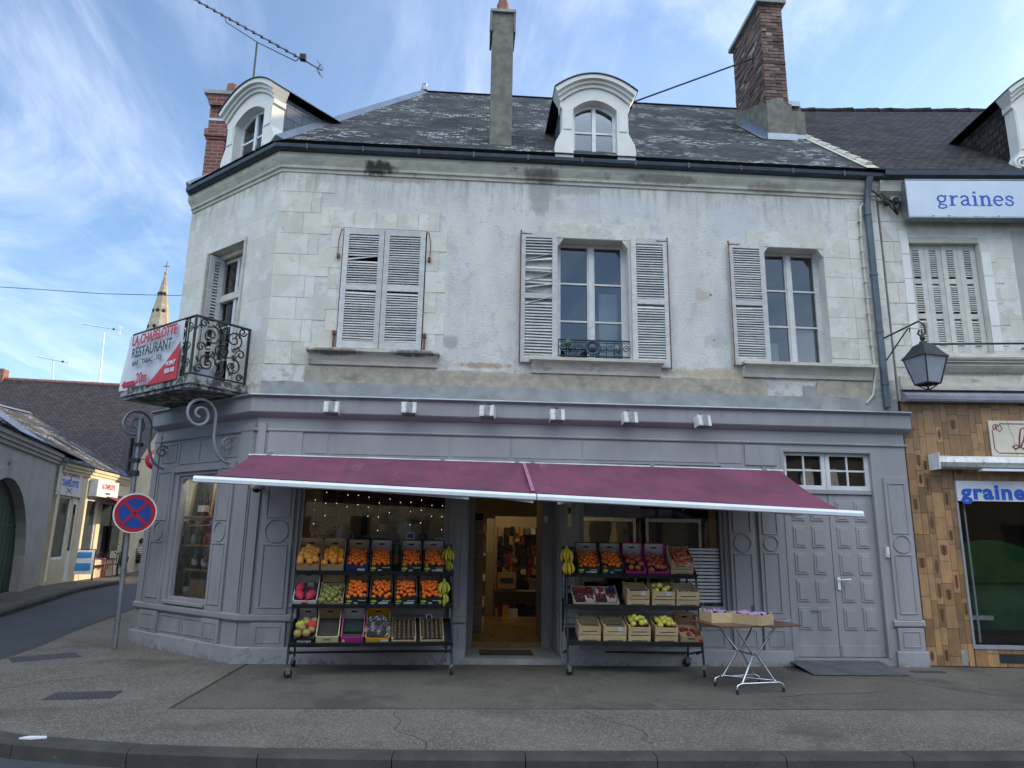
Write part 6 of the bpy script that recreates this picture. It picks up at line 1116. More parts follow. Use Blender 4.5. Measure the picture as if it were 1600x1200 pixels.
# cables by the sign
m = MB()
for k in range(7):
    r3 = random.Random(k); m.tube([(.02, -.1, 6.98 - .02 * k), (.12, -.12 - .01 * k, 6.86 - r3.uniform(0, .16)), (.22, -.1, 6.80 - r3.uniform(0, .2)), (.32, -.08, 6.88 - r3.uniform(0, .1)), (.5, -.06, 6.86 - .01 * k)], .010, 5)
m.box(.06, .12, -.14, -.05, 6.78, 6.90); m.box(.2, .26, -.13, -.05, 6.82, 6.9); m.tube([(-.28, -.12, 6.80), (-.24, -.14, 6.95), (-.14, -.13, 7.0), (-.05, -.12, 6.93), (0, -.1, 6.88)], .014, 6); m.obj('cable_bundle', 'black_iron', RB, FR)
# street lantern
lp = AT(1445, 560, -.62); t = thing('street_lantern', 'black four sided street lantern on a scrolled wall bracket by the downpipe', 'street lamp', T(lp.x, lp.y, lp.z)); AI = t.matrix_world.inverted()
wb = V3((6.22, -.04, 0)); 
def lq(px, py, k): # along the arm from the wall (k=0) to the lantern (k=1)
    y = -.04 + (lp.y + .04) * k; q = AT(px, py, y); return AI @ q
m = MB(); m.tube([lq(1374, 532, 0), lq(1435, 502, .98), lq(1444, 508, 1), lq(1446, 520, 1), lq(1440, 526, 1), lq(1434, 522, 1), lq(1436, 516, 1)], .014, 8); m.tube([lq(1379, 572, .0), lq(1418, 514, .7), lq(1422, 512, .74), lq(1421, 519, .74)], .010, 7); a = lq(1374, 525, 0); c = lq(1379, 580, 0); m.box(a.x - .02, a.x + .02, a.y - .01, a.y + .01, c.z, a.z); m.tube([(0, 0, .22), (0, 0, .42)], .012, 6); m.lathe([(.0, 0), (.03, .01), (.035, .05), (.01, .09)], 10, c=(0, 0, .26)); m.obj('bracket', 'black_iron', t)
def frus(mb, r0, z0, r1, z1, rot=12):
    a = [V3((r0 * cos(radians(45 + rot + 90 * i)), r0 * sin(radians(45 + rot + 90 * i)), z0)) for i in range(4)]; c = [V3((r1 * cos(radians(45 + rot + 90 * i)), r1 * sin(radians(45 + rot + 90 * i)), z1)) for i in range(4)]
    for i in range(4): mb.quad(a[i], a[(i + 1) % 4], c[(i + 1) % 4], c[i])
    return a, c
m = MB(); frus(m, .29, .015, .30, .0); frus(m, .29, .015, .24, .06); frus(m, .24, .06, .13, .19); frus(m, .13, .19, .06, .22); m.lathe([(.05, 0), (.05, .03), (.02, .05)], 10, c=(0, 0, .21)); m.obj('hood', 'black_iron', t)
m = MB(); a, c = frus(m, .155, -.36, .265, .0); m.obj('glazing', 'opal', t)
m = MB(); [m.tube([a[i] * 1.02, c[i] * 1.01], .011, 5) for i in range(4)]; [m.tube([a[i] * 1.02, a[(i + 1) % 4] * 1.02], .012, 5) for i in range(4)]; [m.tube([a[i], (0, 0, -.46)], .009, 5) for i in range(4)]; m.tube([(0, 0, -.38), (0, 0, -.48)], .015, 6); m.obj('lantern_frame', 'black_iron', t)
# ------------------------------------------------------------------ side street buildings on the left
AB = thing('gateway_building', 'low grey rendered building with an arched dark green carriage door, at the left edge', 'building', FA)
ux0, _ = L(FA, 0, 900); dl = L(FA, -55, 800)[0]; dr = L(FA, 42, 830)[0]; dz = L(FA, 20, 748)[1]
m = MB(); cxa = (dl + dr) / 2; hw = (dr - dl) / 2; ztop = 3.95
hh = .35
apts = [(cxa + hw * cos(pi - pi * i / 16), dz - hw * .98 + hw * .98 * sin(pi * i / 16)) for i in range(17)]
m.box(-14, dl, 0, .3, 0, ztop); m.box(dr, 3.58, 0, .3, 0, ztop)
for i in range(16): m.prism([apts[i], apts[i + 1], (apts[i + 1][0], ztop), (apts[i][0], ztop)], 0, .3, tint=.5)
m.obj('wall', 'old_render', AB)
m = MB(); sm = [(cxa + (hw + .3) * cos(pi - pi * i / 16), dz - hw * .98 + (hw * .98 + .3) * sin(pi * i / 16)) for i in range(17)]
for i in range(16): m.prism([apts[i], apts[i + 1], sm[i + 1], sm[i]], -.05, 0, tint=.5)
m.box(dr, dr + .3, -.05, 0, .5, dz - hw * .98); m.box(dr - .05, dr + .38, -.09, 0, 0, .5); m.box(cxa - .15, cxa + .15, -.1, -.05, dz - .02, dz + .42); m.obj('arch_surround', 'white_stone' if False else 'old_render', AB)
m = MB(); m.prism([(dl, 0), (dr, 0)] + apts[::-1], .2, .26); dd = m.obj('carriage_door', 'green_door', AB); m = MB(); [m.box(dl + .1 + i * .35, dl + .12 + i * .35, .19, .2, 0, dz - .5) for i in range(int((dr - dl) / .35))]; m.box(dl, dr, .18, .2, dz - 1.2, dz - 1.1); m.obj('door_boards', 'green_door', dd)
m = MB(); [m.box(-14, 3.62, -.06 - .05 * i, 0, ztop - .3 + .1 * i, ztop - .2 + .1 * i) for i in range(3)]; m.obj('cornice', 'old_render', AB)
# zinc-edged slate roof with the hip pointing at us
pk = FA.inverted() @ (CAM + ray(12, 651) * 1.0 * ((22.5) / ray(12, 651).y)) if False else None
ridx, ridz = L(FA, 15, 655, 2.4)
m = MB(); m.quad((-14, -.25, 4.0), (ridx, -.25, 4.0), (ridx, 2.4, 4.0 + 1.2), (-14, 2.4, 5.2)); m.obj('roof', 'slate', AB)
RS = thing('restaurant', 'small cream restaurant with a painted wall sign, slate roof and sunlit end', 'building', FS)
def ls(px, py, off=0): return L(FS, px, py, off)
u0, _ = ls(86, 800); u1, _ = ls(186, 850); ze = 3.75
wa = (ls(77, 870)[0], ls(101, 870)[0], .75, 2.72); wb_ = (ls(103, 870)[0], ls(112, 870)[0], .05, 2.72); wc2 = (ls(124, 870)[0], ls(143, 870)[0], .75, 2.75); wd = (ls(149, 870)[0], ls(172, 870)[0], .6, 2.7)
wa = (u0 + .15, wa[1], wa[2], wa[3])
m = MB(); m.wall(u0, u1 + .1, 0, ze, [wa, wb_, wc2, wd], 0, .3); m.quad((u0, .02, 0), (u0, 8, 0), (u0, 8, ze), (u0, .02, ze)); m.box(u0, u1, 7.9, 8, 0, ze); m.obj('wall', 'cream_render', RS)
for q, fmn in ((wa, 'frame_white'), (wc2, 'frame_white'), (wd, 'frame_white')):
    m = MB(); f = .07; m.box(q[0], q[0] + f, .05, .12, q[2], q[3]); m.box(q[1] - f, q[1], .05, .12, q[2], q[3]); m.box(q[0], q[1], .05, .12, q[2], q[2] + f); m.box(q[0], q[1], .05, .12, q[3] - f, q[3]); w = m.obj('window', 'frame_white', RS); g = MB(); g.quad((q[0] + f, .09, q[2] + f), (q[1] - f, .09, q[2] + f), (q[1] - f, .09, q[3] - f), (q[0] + f, .09, q[3] - f)); g.obj('pane', 'dark_glass', w)
m = MB(); m.box(wb_[0], wb_[1], .06, .12, wb_[2], wb_[3]); dd = m.obj('door', 'frame_white', RS); m = MB(); m.box(wb_[0] + .12, wb_[1] - .12, .05, .06, 1.0, 2.5); m.obj('pane', 'dark_glass', dd); MB().box(wb_[0] + .04, wb_[0] + .08, .0, .06, 1.0, 1.2).obj('handle', 'black', dd)
m = MB(); [m.box(u0 - .0, u1 + .15, -.05 - .05 * i, 0, ze - .3 + .1 * i, ze - .2 + .1 * i) for i in range(3)]; m.box(u0 - .04, u0 + .02, -.06, .0, .1, 3.4); m.obj('cornice', 'cream_render', RS)
m = MB(); za = 5.9; m.quad((u0 - .2, -.22, ze + .02), (u1 + .2, -.22, ze + .02), (u1 + .2, 4.0, za + .3), (u0 + 2.2, 3.6, za)); m.quad((u0 - .2, -.22, ze + .02), (u0 + 2.2, 3.6, za), (u0 - .2, 7.5, ze)); rf2 = m.obj('roof', 'slate', RS)
strip(V3((u0 - .2, -.22, ze + .04)), V3((u0 + 2.2, 3.6, za + .02)), .16, .05, 'zinc', 'hip_flashing', rf2); strip(V3((u0 + 2.2, 3.6, za + .02)), V3((u1 + .2, 4.0, za + .32)), .12, .04, 'zinc', 'ridge_flashing', rf2)
m = MB(); M = T((u0 + u1) / 2 + .5, 1.55, ze + .98) @ RX(29); m.box(-.35, .35, -.5, .5, 0, .06, M); m.obj('roof_window', 'dark_glass', rf2)
t = thing('painted_sign', 'pale oval topped restaurant sign with crossed cutlery on the left restaurant wall', 'sign', FS @ T(ls(108, 752)[0], -.02, ls(108, 752)[1])); sw = (ls(129, 750)[0] - ls(89, 750)[0]) / 2 * .92
MB().box(-sw, sw, -.02, 0, -.46, .44).obj('board', 'sign_light', t); text('RESTAURANT', .30, 'maroon', t, T(0, -.024, .24), sx=sw * .88, bold=.008); text('LA', .16, 'letter_blue', t, T(0, -.024, .07), bold=.004, sx=sw * .9); text('CHAPELOTTE', .28, 'letter_blue', t, T(0, -.024, -.08), sx=sw * .88, bold=.008)
m = MB(); m.ribbon([(-.2, -.38), (.2, -.22)], .03, -.024, -.021); m.ribbon([(-.2, -.22), (.2, -.38)], .03, -.027, -.024); m.obj('cutlery', 'maroon', t)
bx, bz = ls(150, 752, -.05); t = thing('box_sign', 'lit up style white projecting box sign of the restaurant', 'sign', FS @ T(ls(156, 765)[0], -.12, ls(156, 765)[1])); sw = (ls(185, 770)[0] - ls(153, 770)[0]) / 2
MB().box(-sw, sw, -.16, .10, -.28, .30).obj('case', 'white', t); text('LA CHAPELOTTE', .26, 'red', t, T(0, -.165, .08), sx=sw * .62, bold=.006); text('restaurant', .16, 'letter_blue', t, T(0, -.165, -.14), sx=sw * .7)
# red shop awning and menu boards
ua = ls(150, 800)[0]; t = thing('red_awning', 'dark red shop awning hanging over the restaurant terrace', 'awning', FS @ T(ua, 0, 2.95)); m = MB(); m.prism([(0, .05), (-.95, -.38), (-.95, -.72), (-.93, -.72), (-.93, -.36), (0, 0)], 0, 3.2, plane='yz'); m.obj('cloth', 'dark_red', t); m = MB(); [m.box(.15 + i * .45, .4 + i * .45, -.956, -.951, -.62, -.48) for i in range(6)]; m.obj('print', 'card_white', t)
for i, (px, py, w_, h_, mm) in enumerate(((176, 842, .45, .9, 'dark_glass'), (176, 862, .45, .5, 'cream_sign'))):
    u, z = ls(px, py); t = thing('menu_board', ['dark menu board on the restaurant wall by the terrace', 'cream menu card on the restaurant wall below the dark board'][i], 'board', FS @ T(u, -.05, z)); MB().box(-w_, w_, -.02, .0, -h_ / 2, h_ / 2).obj('board', mm, t); MB().box(-w_ - .03, w_ + .03, .0, .02, -h_ / 2 - .03, h_ / 2 + .03).obj('frame', 'black', t)
# pavement board
p = G(123, 908); t = thing('pavement_board', 'blue and white pavement board leaning in front of the restaurant', 'board', frame(p.x, p.y, 30)); M = RX(-10)
m = MB(); m.box(-.36, .36, -.01, .01, .22, 1.02, M); m.obj('panel', 'white', t); [MB().box(a, c, -.022, -.011, z0, z1, M).obj('print', 'board_blue', t) for a, c, z0, z1 in ((-.28, .28, .76, .95), (-.28, .28, .34, .58))]
m = MB(); [m.tube([M @ V3((x, 0, 1.05)), M @ V3((x, 0, 0))], .016, 6) for x in (-.38, .38)]; [m.tube([(x, .18, 1.03), (x, .5, 0)], .015, 6) for x in (-.38, .38)]; m.tube([M @ V3((-.38, 0, 1.05)), M @ V3((.38, 0, 1.05))], .016, 6); m.obj('frame', 'black', t)
# terrace chairs and table
def chair(px, py, rot, label, mm='plastic_maroon', p=None):
    p = p or G(px, py); t = thing('terrace_chair', label, 'chair', frame(p.x, p.y, rot), 'chairs on the restaurant terrace'); MB().box(-.22, .22, -.22, .22, .42, .45).obj('seat', mm, t)
    m = MB(); m.tube([(-.22, .2, .45), (-.2, .25, .8), (0, .27, .86), (.2, .25, .8), (.22, .2, .45)], .02, 6); [m.tube([(x, .2, .45), (x, .255, .82)], .014, 6) for x in (-.12, 0, .12)]; m.tube([(-.24, .2, .66), (-.24, -.2, .66), (-.22, -.2, .45)], .018, 6); m.tube([(.24, .2, .66), (.24, -.2, .66), (.22, -.2, .45)], .018, 6); m.obj('backrest', mm, t)
    for x in (-.2, .2):
        for y in (-.2, .2): MB().tube([(x, y, .42), (x * 1.1, y * 1.15, 0)], .018, 6).obj('leg', mm, t)
    return t
chair(149, 903, 120, 'maroon plastic terrace chair nearest the pavement board'); chair(160, 902, 60, 'maroon plastic terrace chair right of the small terrace table')
p = G(155, 899); t = thing('terrace_table', 'small terrace table between the maroon chairs', 'table', T(p.x, p.y, 0)); MB().lathe([(0, .72), (.36, .72), (.36, .745), (0, .745)], 20).obj('tabletop', 'plastic_maroon', t); MB().tube([(0, 0, 0), (0, 0, .72)], .03, 8).obj('leg', 'black', t); MB().lathe([(.22, 0), (.2, .03), (.03, .05)], 14).obj('foot', 'black', t)
chair(172, 900, 20, 'dark terrace chair below the menu boards', 'black')
# gable building behind
B2 = thing('gable_house', 'large house with a long brown tiled roof and a pale yellow gable wall', 'building', FS)
ug = u1 + .12; ur = ug + 6.2; zr = 8.6
apx = ls(222, 615, .0)
m = MB(); m.prism([(ug, 0), (ug + 12, 0), (ug + 12, 4.0), (ur, zr), (ug, 4.0)], .05, .35); m.obj('gable_wall', 'cream_render', B2)
m = MB(); m.quad((ug - .3, -.12, 3.85), (ug - .3, 45, 3.85), (ur, 45, zr + .12), (ur, -.12, zr + .12)); m.quad((ug + 12.3, -.12, 3.9), (ur, -.12, zr + .12), (ur, 45, zr + .12), (ug + 12.3, 45, 3.9)); rf3 = m.obj('roof', 'red_tile_roof', B2)
m = MB(); [m.tube([(ur, -.1 + i * .42, zr + .12), (ur, .32 + i * .42, zr + .13)], [.12, .10], 6) for i in range(100)]; m.obj('ridge_tiles', 'terracotta', rf3)
m = MB(); m.box(ug, ug + .05, .4, 45, 0, 3.9); m.obj('rear_wall', 'cream_render', B2)
m = MB(); q = FS.inverted() @ (CAM + ray(141, 600) * (38 / ray(141, 600).y)); m.box(ur - .25, ur + .25, 8.0, 8.5, zr - .2, zr + .6); m.obj('chimney', 'terracotta', B2)
m = MB(); wv = ls(210, 700); m.box(ug + 2.2, ug + 9, -.04, .05, 3.2, 3.3); m.obj('string_course', 'cream_render', B2)
for px0, px1, py, el, lb in ((128, 188, 516, .16, 'tall thin television aerial on the brown tiled roof ridge'), (58, 108, 562, .14, 'shorter thin television aerial at the left of the brown tiled roof ridge')):
    mx_, my = (163, 600) if px0 > 100 else (83, 597); mt = 520 if px0 > 100 else 563; D = 40; gg = lambda x, y: CAM + ray(x, y) * (D / ray(x, y).y); base = gg(mx_ - (9 if px0 > 100 else 1), my + 6); 
    yagi(T(*base), (0, 0, 0), gg(mx_, mt) - base, gg(px0, mt - 14 + (0 if px0 > 100 else 8)) - base, gg(px1, mt - 4 + (0 if px0 > 100 else 8)) - base, 16, lb, el, brace=False, r=.028, mm='white_metal')
# wall items on the gable
u, z = ls(227, 722); t = thing('projecting_sign', 'round red projecting sign on the yellow gable wall', 'sign', FS @ T(u - 1.2, -.75, z)); 
m = MB(); m.lathe([(0, -.05), (.40, -.05), (.42, 0), (.40, .05), (0, .05)], 24, RZ(-90) @ RX(90)); m.obj('disc', 'sign_red', t); m = MB(); m.lathe([(0, -.056), (.24, -.056), (.24, .056), (0, .056)], 20, RZ(-90) @ RX(90)); m.obj('disc_face', 'pale_pink', t); MB().tube([(0, .75, .0), (0, .4, 0)], .02, 6).obj('arm', 'black', t)
u, z = ls(199, 747); t = thing('street_plaque', 'small blue street name plaque on the yellow gable wall', 'plaque', FS @ T(u - .4, -.08, z)); MB().box(-.95, .95, -.02, 0, -.16, .16).obj('plate', 'letter_blue', t); text('RUE', .22, 'white', t, T(-.3, -.024, 0), sx=1.5)
m = MB(); u2, z2 = ls(200, 805); m.box(u2 - .05, u2 + .25, -.05, .0, .3, 2.4); tag(m.obj('notice_board', 'sign_red', None, FS), 'narrow red panel on the gable wall behind the sign pole', 'board')
# spire
D = 120.; gs = lambda x, y: CAM + ray(x, y) * (D / ray(x, y).y); tip = gs(262, 425); bl = gs(233, 520); sc = (gs(266, 515) - gs(233, 515)).length; base = V3((tip.x, D + CAM.y, 0)); Rb = .95 * sc / 2 / (90 / 95) 
SP = thing('church_spire', 'tall pale octagonal stone church spire with small round openings, sunlit in the distance', 'spire', T(base.x - .3, base.y, 0))
zt_ = tip.z; zb_ = gs(250, 515).z; slope_ = Rb / (zt_ - zb_)
m = MB(); R_b = slope_ * (zt_ - 16); 
pr = []
m.lathe([(R_b, 16), (.12, zt_ - .3)], 8, T(0, 0, 0) @ RZ(22.5)); 
for p_ in range(len(m.sm)): m.sm[p_] = False
m.obj('steeple', 'spire_stone', SP); m = MB(); [m.tube([V3((R_b * cos(radians(22.5 + 45 * i)), R_b * sin(radians(22.5 + 45 * i)), 16)), V3((0, 0, zt_ - .2))], .12, 5) for i in range(8)]; m.lathe([(.1, 0), (.35, .3), (.1, .6)], 8, c=(0, 0, zt_ - .5)); m.obj('rib', 'spire_stone', SP); m = MB(); m.tube([(0, 0, zt_), (0, 0, zt_ + 2.0)], .06, 6); m.box(-.5, .5, -.05, .05, zt_ + 1.0, zt_ + 1.12); m.obj('cross', 'rust', SP)
m = MB(); m.box(-R_b, R_b, -R_b, R_b, 0, 16); m.obj('tower', 'spire_stone', SP)
m = MB()
for zz_ in (zb_ + .2, zb_ + 3.2, zb_ + 6.4):
    for a in (-90, -45, -135):
        rr_ = slope_ * (zt_ - zz_) * .93; m.lathe([(0, 0), (.30, 0), (.30, .12), (0, .12)], 12, RZ(a + 90) @ T(0, -rr_ - .06, zz_) @ RX(90))
m.obj('opening', 'black', SP)
m = MB(); q = [CAM + ray(x, y) * (30 / ray(x, y).y) for x, y in ((-40, 446), (60, 452), (160, 459), (285, 462))]; m.tube(q, .014, 4); tag(m.obj('overhead_wire', 'black'), 'thin black overhead wire crossing the sky at left', 'wire')
# ------------------------------------------------------------------ person on the terrace
def skinned(name, verts, edges, radii, m_, parent=None, sub=1):
    me = bpy.data.meshes.new(name); me.from_pydata(verts, edges, []); o = bpy.data.objects.new(name, me); SC.collection.objects.link(o)
    o.modifiers.new('s', 'SKIN'); o.modifiers.new('u', 'SUBSURF').levels = sub
    o.modifiers['u'].render_levels = sub
    sk = me.skin_vertices[0].data if me.skin_vertices else None
    if sk:
        for i, r_ in enumerate(radii): sk[i].radius = (r_, r_)
        sk[0].use_root = True
    dg = bpy.context.evaluated_depsgraph_get(); m2 = bpy.data.meshes.new_from_object(o.evaluated_get(dg)); bpy.data.objects.remove(o)
    for p_ in m2.polygons: p_.use_smooth = True
    m2.materials.clear(); m2.materials.append(MATS[m_]); o = bpy.data.objects.new(name, m2); SC.collection.objects.link(o)
    if parent: o.parent = parent
    return o
pp = G(214, 893); PF = frame(pp.x, pp.y, -8)
t = thing('person', 'dark haired person in a striped sweater and grey trousers seated facing right on the terrace', 'person', PF)
V_ = [(0, 0, .52), (0, .0, .75), (.02, 0, 1.0), (.03, 0, 1.08), (.04, 0, 1.14), (.06, 0, 1.20), (.07, 0, 1.28), (.02, -.19, 1.0), (.10, -.25, .78), (.33, -.18, .74), (.42, -.14, .75), (.02, .19, 1.0), (.10, .25, .78), (.33, .16, .74), (.42, .12, .75), (.02, -.10, .50), (.44, -.12, .50), (.46, -.12, .1), (.58, -.12, .05), (.02, .10, .50), (.44, .12, .50), (.40, .12, .1), (.52, .12, .05)]
E_ = [(0, 1), (1, 2), (2, 3), (3, 4), (4, 5), (5, 6), (2, 7), (7, 8), (8, 9), (9, 10), (2, 11), (11, 12), (12, 13), (13, 14), (0, 15), (15, 16), (16, 17), (17, 18), (0, 19), (19, 20), (20, 21), (21, 22)]
R_ = [.15, .14, .13, .07, .055, .085, .09, .06, .045, .038, .03, .06, .045, .038, .03, .09, .06, .04, .04, .09, .06, .04, .04]
body = skinned('body', V_, E_, R_, 'skin', t)
skinned('sweater', [(0, 0, .56), (0, 0, .75), (.02, 0, 1.0), (.03, 0, 1.06), (.02, -.19, 1.0), (.10, -.25, .78), (.31, -.18, .74), (.02, .19, 1.0), (.10, .25, .78), (.31, .16, .74)], [(0, 1), (1, 2), (2, 3), (2, 4), (4, 5), (5, 6), (2, 7), (7, 8), (8, 9)], [.17, .16, .15, .08, .075, .06, .05, .075, .06, .05], 'striped', t)
skinned('trousers', [(0, 0, .56), (.02, -.10, .50), (.44, -.12, .50), (.46, -.12, .14), (.02, .10, .50), (.44, .12, .50), (.40, .12, .14)], [(0, 1), (1, 2), (2, 3), (0, 4), (4, 5), (5, 6)], [.16, .105, .075, .06, .105, .075, .06], 'trousers', t)
m = MB(); m.lathe([(0, 1.40), (.06, 1.385), (.10, 1.33), (.112, 1.27), (.10, 1.22), (.09, 1.20)], 14, T(.055, 0, 0)); m.obj('hair', 'hair', t)
m = MB(); m.lathe([(0, -.02), (.02, 0), (0, .02)], 6, T(.165, 0, 1.26)); m.obj('nose', 'skin', t)
chair(0, 0, 90, 'black terrace chair under the seated person in the striped sweater', 'black', PF.to_translation())
p = PF @ V3((.75, .1, 0)); t = thing('terrace_table', 'dark terrace table in front of the seated person', 'table', T(p.x, p.y, 0)); MB().lathe([(0, .70), (.34, .70), (.34, .73), (0, .73)], 20).obj('tabletop', 'black', t); MB().tube([(0, 0, 0), (0, 0, .7)], .03, 8).obj('leg', 'black', t)
chair(186, 897, 200, 'empty dark terrace chair left of the seated person', 'black')
# ------------------------------------------------------------------ corner display window contents
t = thing('shelving', 'light wooden shelves behind the corner display window', 'shelf', FC)
SZ = [(ch, z) for ch, z in ((0, .74), (1, 1.10), (2, 1.45), (3, 1.74), (4, 1.86))]
for k, z in SZ:
    m = MB(); m.box(-2.30, -1.02, .16, .46, z - .025, z); m.obj('shelf_board', 'wood', t)
m = MB(); [m.box(-2.12, -2.06, .40, .45, a, c) for a, c in ((.74, 1.075), (1.10, 1.425), (1.45, 1.715))]; m.box(-1.2, -1.15, .40, .45, 1.45, 1.715); m.obj('shelf_support', 'wood', t)
def bottle(F, m_, label, h=.30, r=.037, lab=True, grp='bottles in the corner display window'):
    t = thing('bottle', label, 'bottle', F, grp); MB().lathe([(0, 0), (r, .002), (r, h * .58), (r * .8, h * .68), (r * .33, h * .78), (r * .32, h * .97), (r * .38, h), (0, h)], 12).obj('glass_body', m_, t)
    if lab: MB().lathe([(r + .001, h * .18), (r + .001, h * .45)], 12).obj('label', 'card_white', t)
    return t
rr = random.Random(5); bl_ = ['bottle_dark', 'bottle_amber', 'bottle_green', 'bottle_dark', 'bottle_green', 'bottle_dark', 'bottle_amber', 'bottle_dark']
nm_ = ['squat bottle at the left end', 'amber bottle, second from the left', 'green unlabelled bottle, third from the left', 'white labelled dark bottle, fourth from the left', 'green wine bottle, fifth from the left', 'square labelled dark bottle, third from the right', 'reddish bottle, second from the right', 'dark tall bottle at the right end']
for i in range(8): bottle(FC @ T(-2.12 + i * .13, .24 + .05 * (i % 2), 1.10), bl_[i], nm_[i] + ' on the corner window\'s lower shelf', rr.uniform(.22, .33), .036, i != 2)
for i, x in enumerate((-1.62, -1.46)): bottle(FC @ T(x, .24, 1.86), 'bottle_dark', ['left', 'right'][i] + ' one of the two dark wine bottles on the top shelf of the corner window', .36, .04)
for i in range(6):
    m = MB(); r_ = .03; m.lathe([(0, 0), (r_, 0), (r_ * 1.1, .09), (r_ * .7, .11), (r_ * .7, .13), (0, .13)], 12); tag(m.obj('jar', ['pot_grey', 'fridge_white', 'fridge_white', 'bottle_green', 'red', 'red'][i], None, FC @ T(-2.08 + i * .16, .26, 1.45) @ Matrix.Scale(.9 + .12 * (i % 3), 4)), ['grey glass jar at the left end', 'white jar, second from the left', 'white jar, third from the left', 'green jar, fourth from the left', 'red topped jar, second from the right', 'red jar at the right end'][i] + ' of the middle shelf in the corner window', 'jar', 'jars in the corner display window')
for i in range(5):
    m = MB(); m.lathe([(0, 0), (.03, 0), (.038, .06), (.034, .06), (.028, .01), (0, .01)], 12); tag(m.obj('cup', 'pot_grey' if i % 2 else 'fridge_white', None, FC @ T(-2.05 + i * .19, .26, 1.74)), ['leftmost', 'second', 'middle', 'fourth', 'rightmost'][i] + ' small cup on the narrow shelf of the corner window', 'cup', 'cups in the corner display window')
t = thing('slate_menu', 'framed blackboard leaning in the corner display window', 'blackboard', FC @ T(-1.98, .46, 1.87) @ RX(-4)); MB().box(-.25, .25, 0, .01, 0, .55).obj('board', 'slate_board', t); m = MB(); m.box(-.27, -.25, -.005, .02, 0, .57); m.box(.25, .27, -.005, .02, 0, .57); m.box(-.25, .25, -.005, .02, .55, .57); m.obj('frame', 'wood', t)
t = thing('cardboard_case', 'small wooden case at the bottom of the corner display window', 'box', FC @ T(-1.45, .3, .74)); MB().box(-.18, .22, -.1, .14, 0, .22).obj('case', 'wood', t); MB().lathe([(0, 0), (.06, 0), (.07, .1), (0, .1)], 12, T(-.3, -.05, 0)).obj('pot', 'fridge_white', t)
# ------------------------------------------------------------------ left shop window contents
def item(nm, label, cat, M, parts):
    t = thing(nm, label, cat, M)
    for n, m_, mb in parts: mb.obj(n, m_, t)
    return t
item('water_jug', 'pale blue plastic jug behind the left shop window', 'jug', T(-1.72, .5, 1.45), [('body', 'box_sign', MB().lathe([(0, 0), (.09, 0), (.11, .12), (.08, .24), (.05, .27), (.05, .3), (0, .3)], 14)), ('handle', 'box_sign', MB().tube([(.09, 0, .05), (.16, 0, .1), (.16, 0, .2), (.08, 0, .24)], .015, 6))])
item('green_tub', 'small mint green tub behind the left shop window', 'tub', T(-1.28, .5, 1.45), [('body', 'bottle_green', MB().lathe([(0, 0), (.12, 0), (.15, .15), (.13, .15), (.11, .02), (0, .02)], 16)), ('rim', 'card_white', MB().lathe([(.15, .15), (.155, .165), (.13, .165)], 16))])
item('paper_bag', 'crumpled white paper bag standing behind the left shop window', 'bag', T(-.78, .55, 1.45), [('bag', 'white', MB().prism([(-.17, 0), (.17, 0), (.19, .2), (.16, .36), (.05, .33), (-.05, .37), (-.18, .33), (-.16, .15)], -.08, .08)), ('string', 'wood', MB().tube([(-.08, 0, .34), (-.05, 0, .42), (.05, 0, .42), (.08, 0, .34)], .006, 5))])
item('pink_case', 'pinkish patterned case behind the left shop window', 'case', T(-1.0, .5, 1.45), [('case', 'violet_paper', MB().box(-.09, .09, -.06, .06, 0, .20)), ('clasp', 'card_white', MB().box(-.03, .03, -.065, -.06, .1, .14))])
item('wire_cage', 'dark wire cage hanging behind the left shop window', 'cage', T(-1.95, .6, 1.55), [('bars', 'black_iron', (lambda m: ([m.tube([(-.16 + i * .04, 0, 0), (-.16 + i * .04, 0, .34)], .005, 4) for i in range(9)], [m.tube([(-.17, 0, j * .06), (.17, 0, j * .06)], .005, 4) for j in range(6)], m)[-1])(MB())), ('tray', 'black_iron', MB().box(-.18, .18, -.08, .08, -.02, 0))])
m = MB(); rr = random.Random(9); pts = [(-2.12, .12, 1.0), (-2.08, .14, 1.4), (-2.0, .14, 1.7), (-2.05, .13, 2.0)]
m.tube(pts, [.016, .013, .010, .005], 6); [m.tube([V3(pts[1 + i % 2]), V3(pts[1 + i % 2]) + V3((.08 + .04 * i, 0, .08)), V3(pts[1 + i % 2]) + V3((.12 + .05 * i, 0, .22 + .03 * i))], [.008, .006, .003], 5) for i in range(5)]; tag(m.obj('bare_branch', 'bark', None), 'bare brown branch standing at the left edge of the shop window', 'branch')
m = MB(); [m.box(-1.45 + .6 * i, -1.39 + .6 * i, .3, .31, 1.45, 2.0) for i in range(0)]
t = thing('fairy_lights', 'curtain of tiny warm fairy lights hanging inside the left shop window', 'string lights', T(-1.2, .16, 2.6)); AI = t.matrix_world.inverted(); m = MB(); w_ = MB(); rr = random.Random(21)
for i in range(13):
    x = -2.05 + i * .145; zl = rr.uniform(1.55, 2.0); w_.tube([AI @ V3((x, .16, 2.6)), AI @ V3((x + .01, .16, zl))], .0012, 3)
    z = 2.55 - rr.uniform(0, .2)
    while z > zl: m.lathe([(0, -.007), (.006, 0), (0, .007)], 6, None, tuple(AI @ V3((x, .155, z)))); z -= rr.uniform(.12, .2)
m.obj('bulbs', 'fairy', t)['kind'] = 'stuff'; w_.obj('wires', 'white_plastic', t)
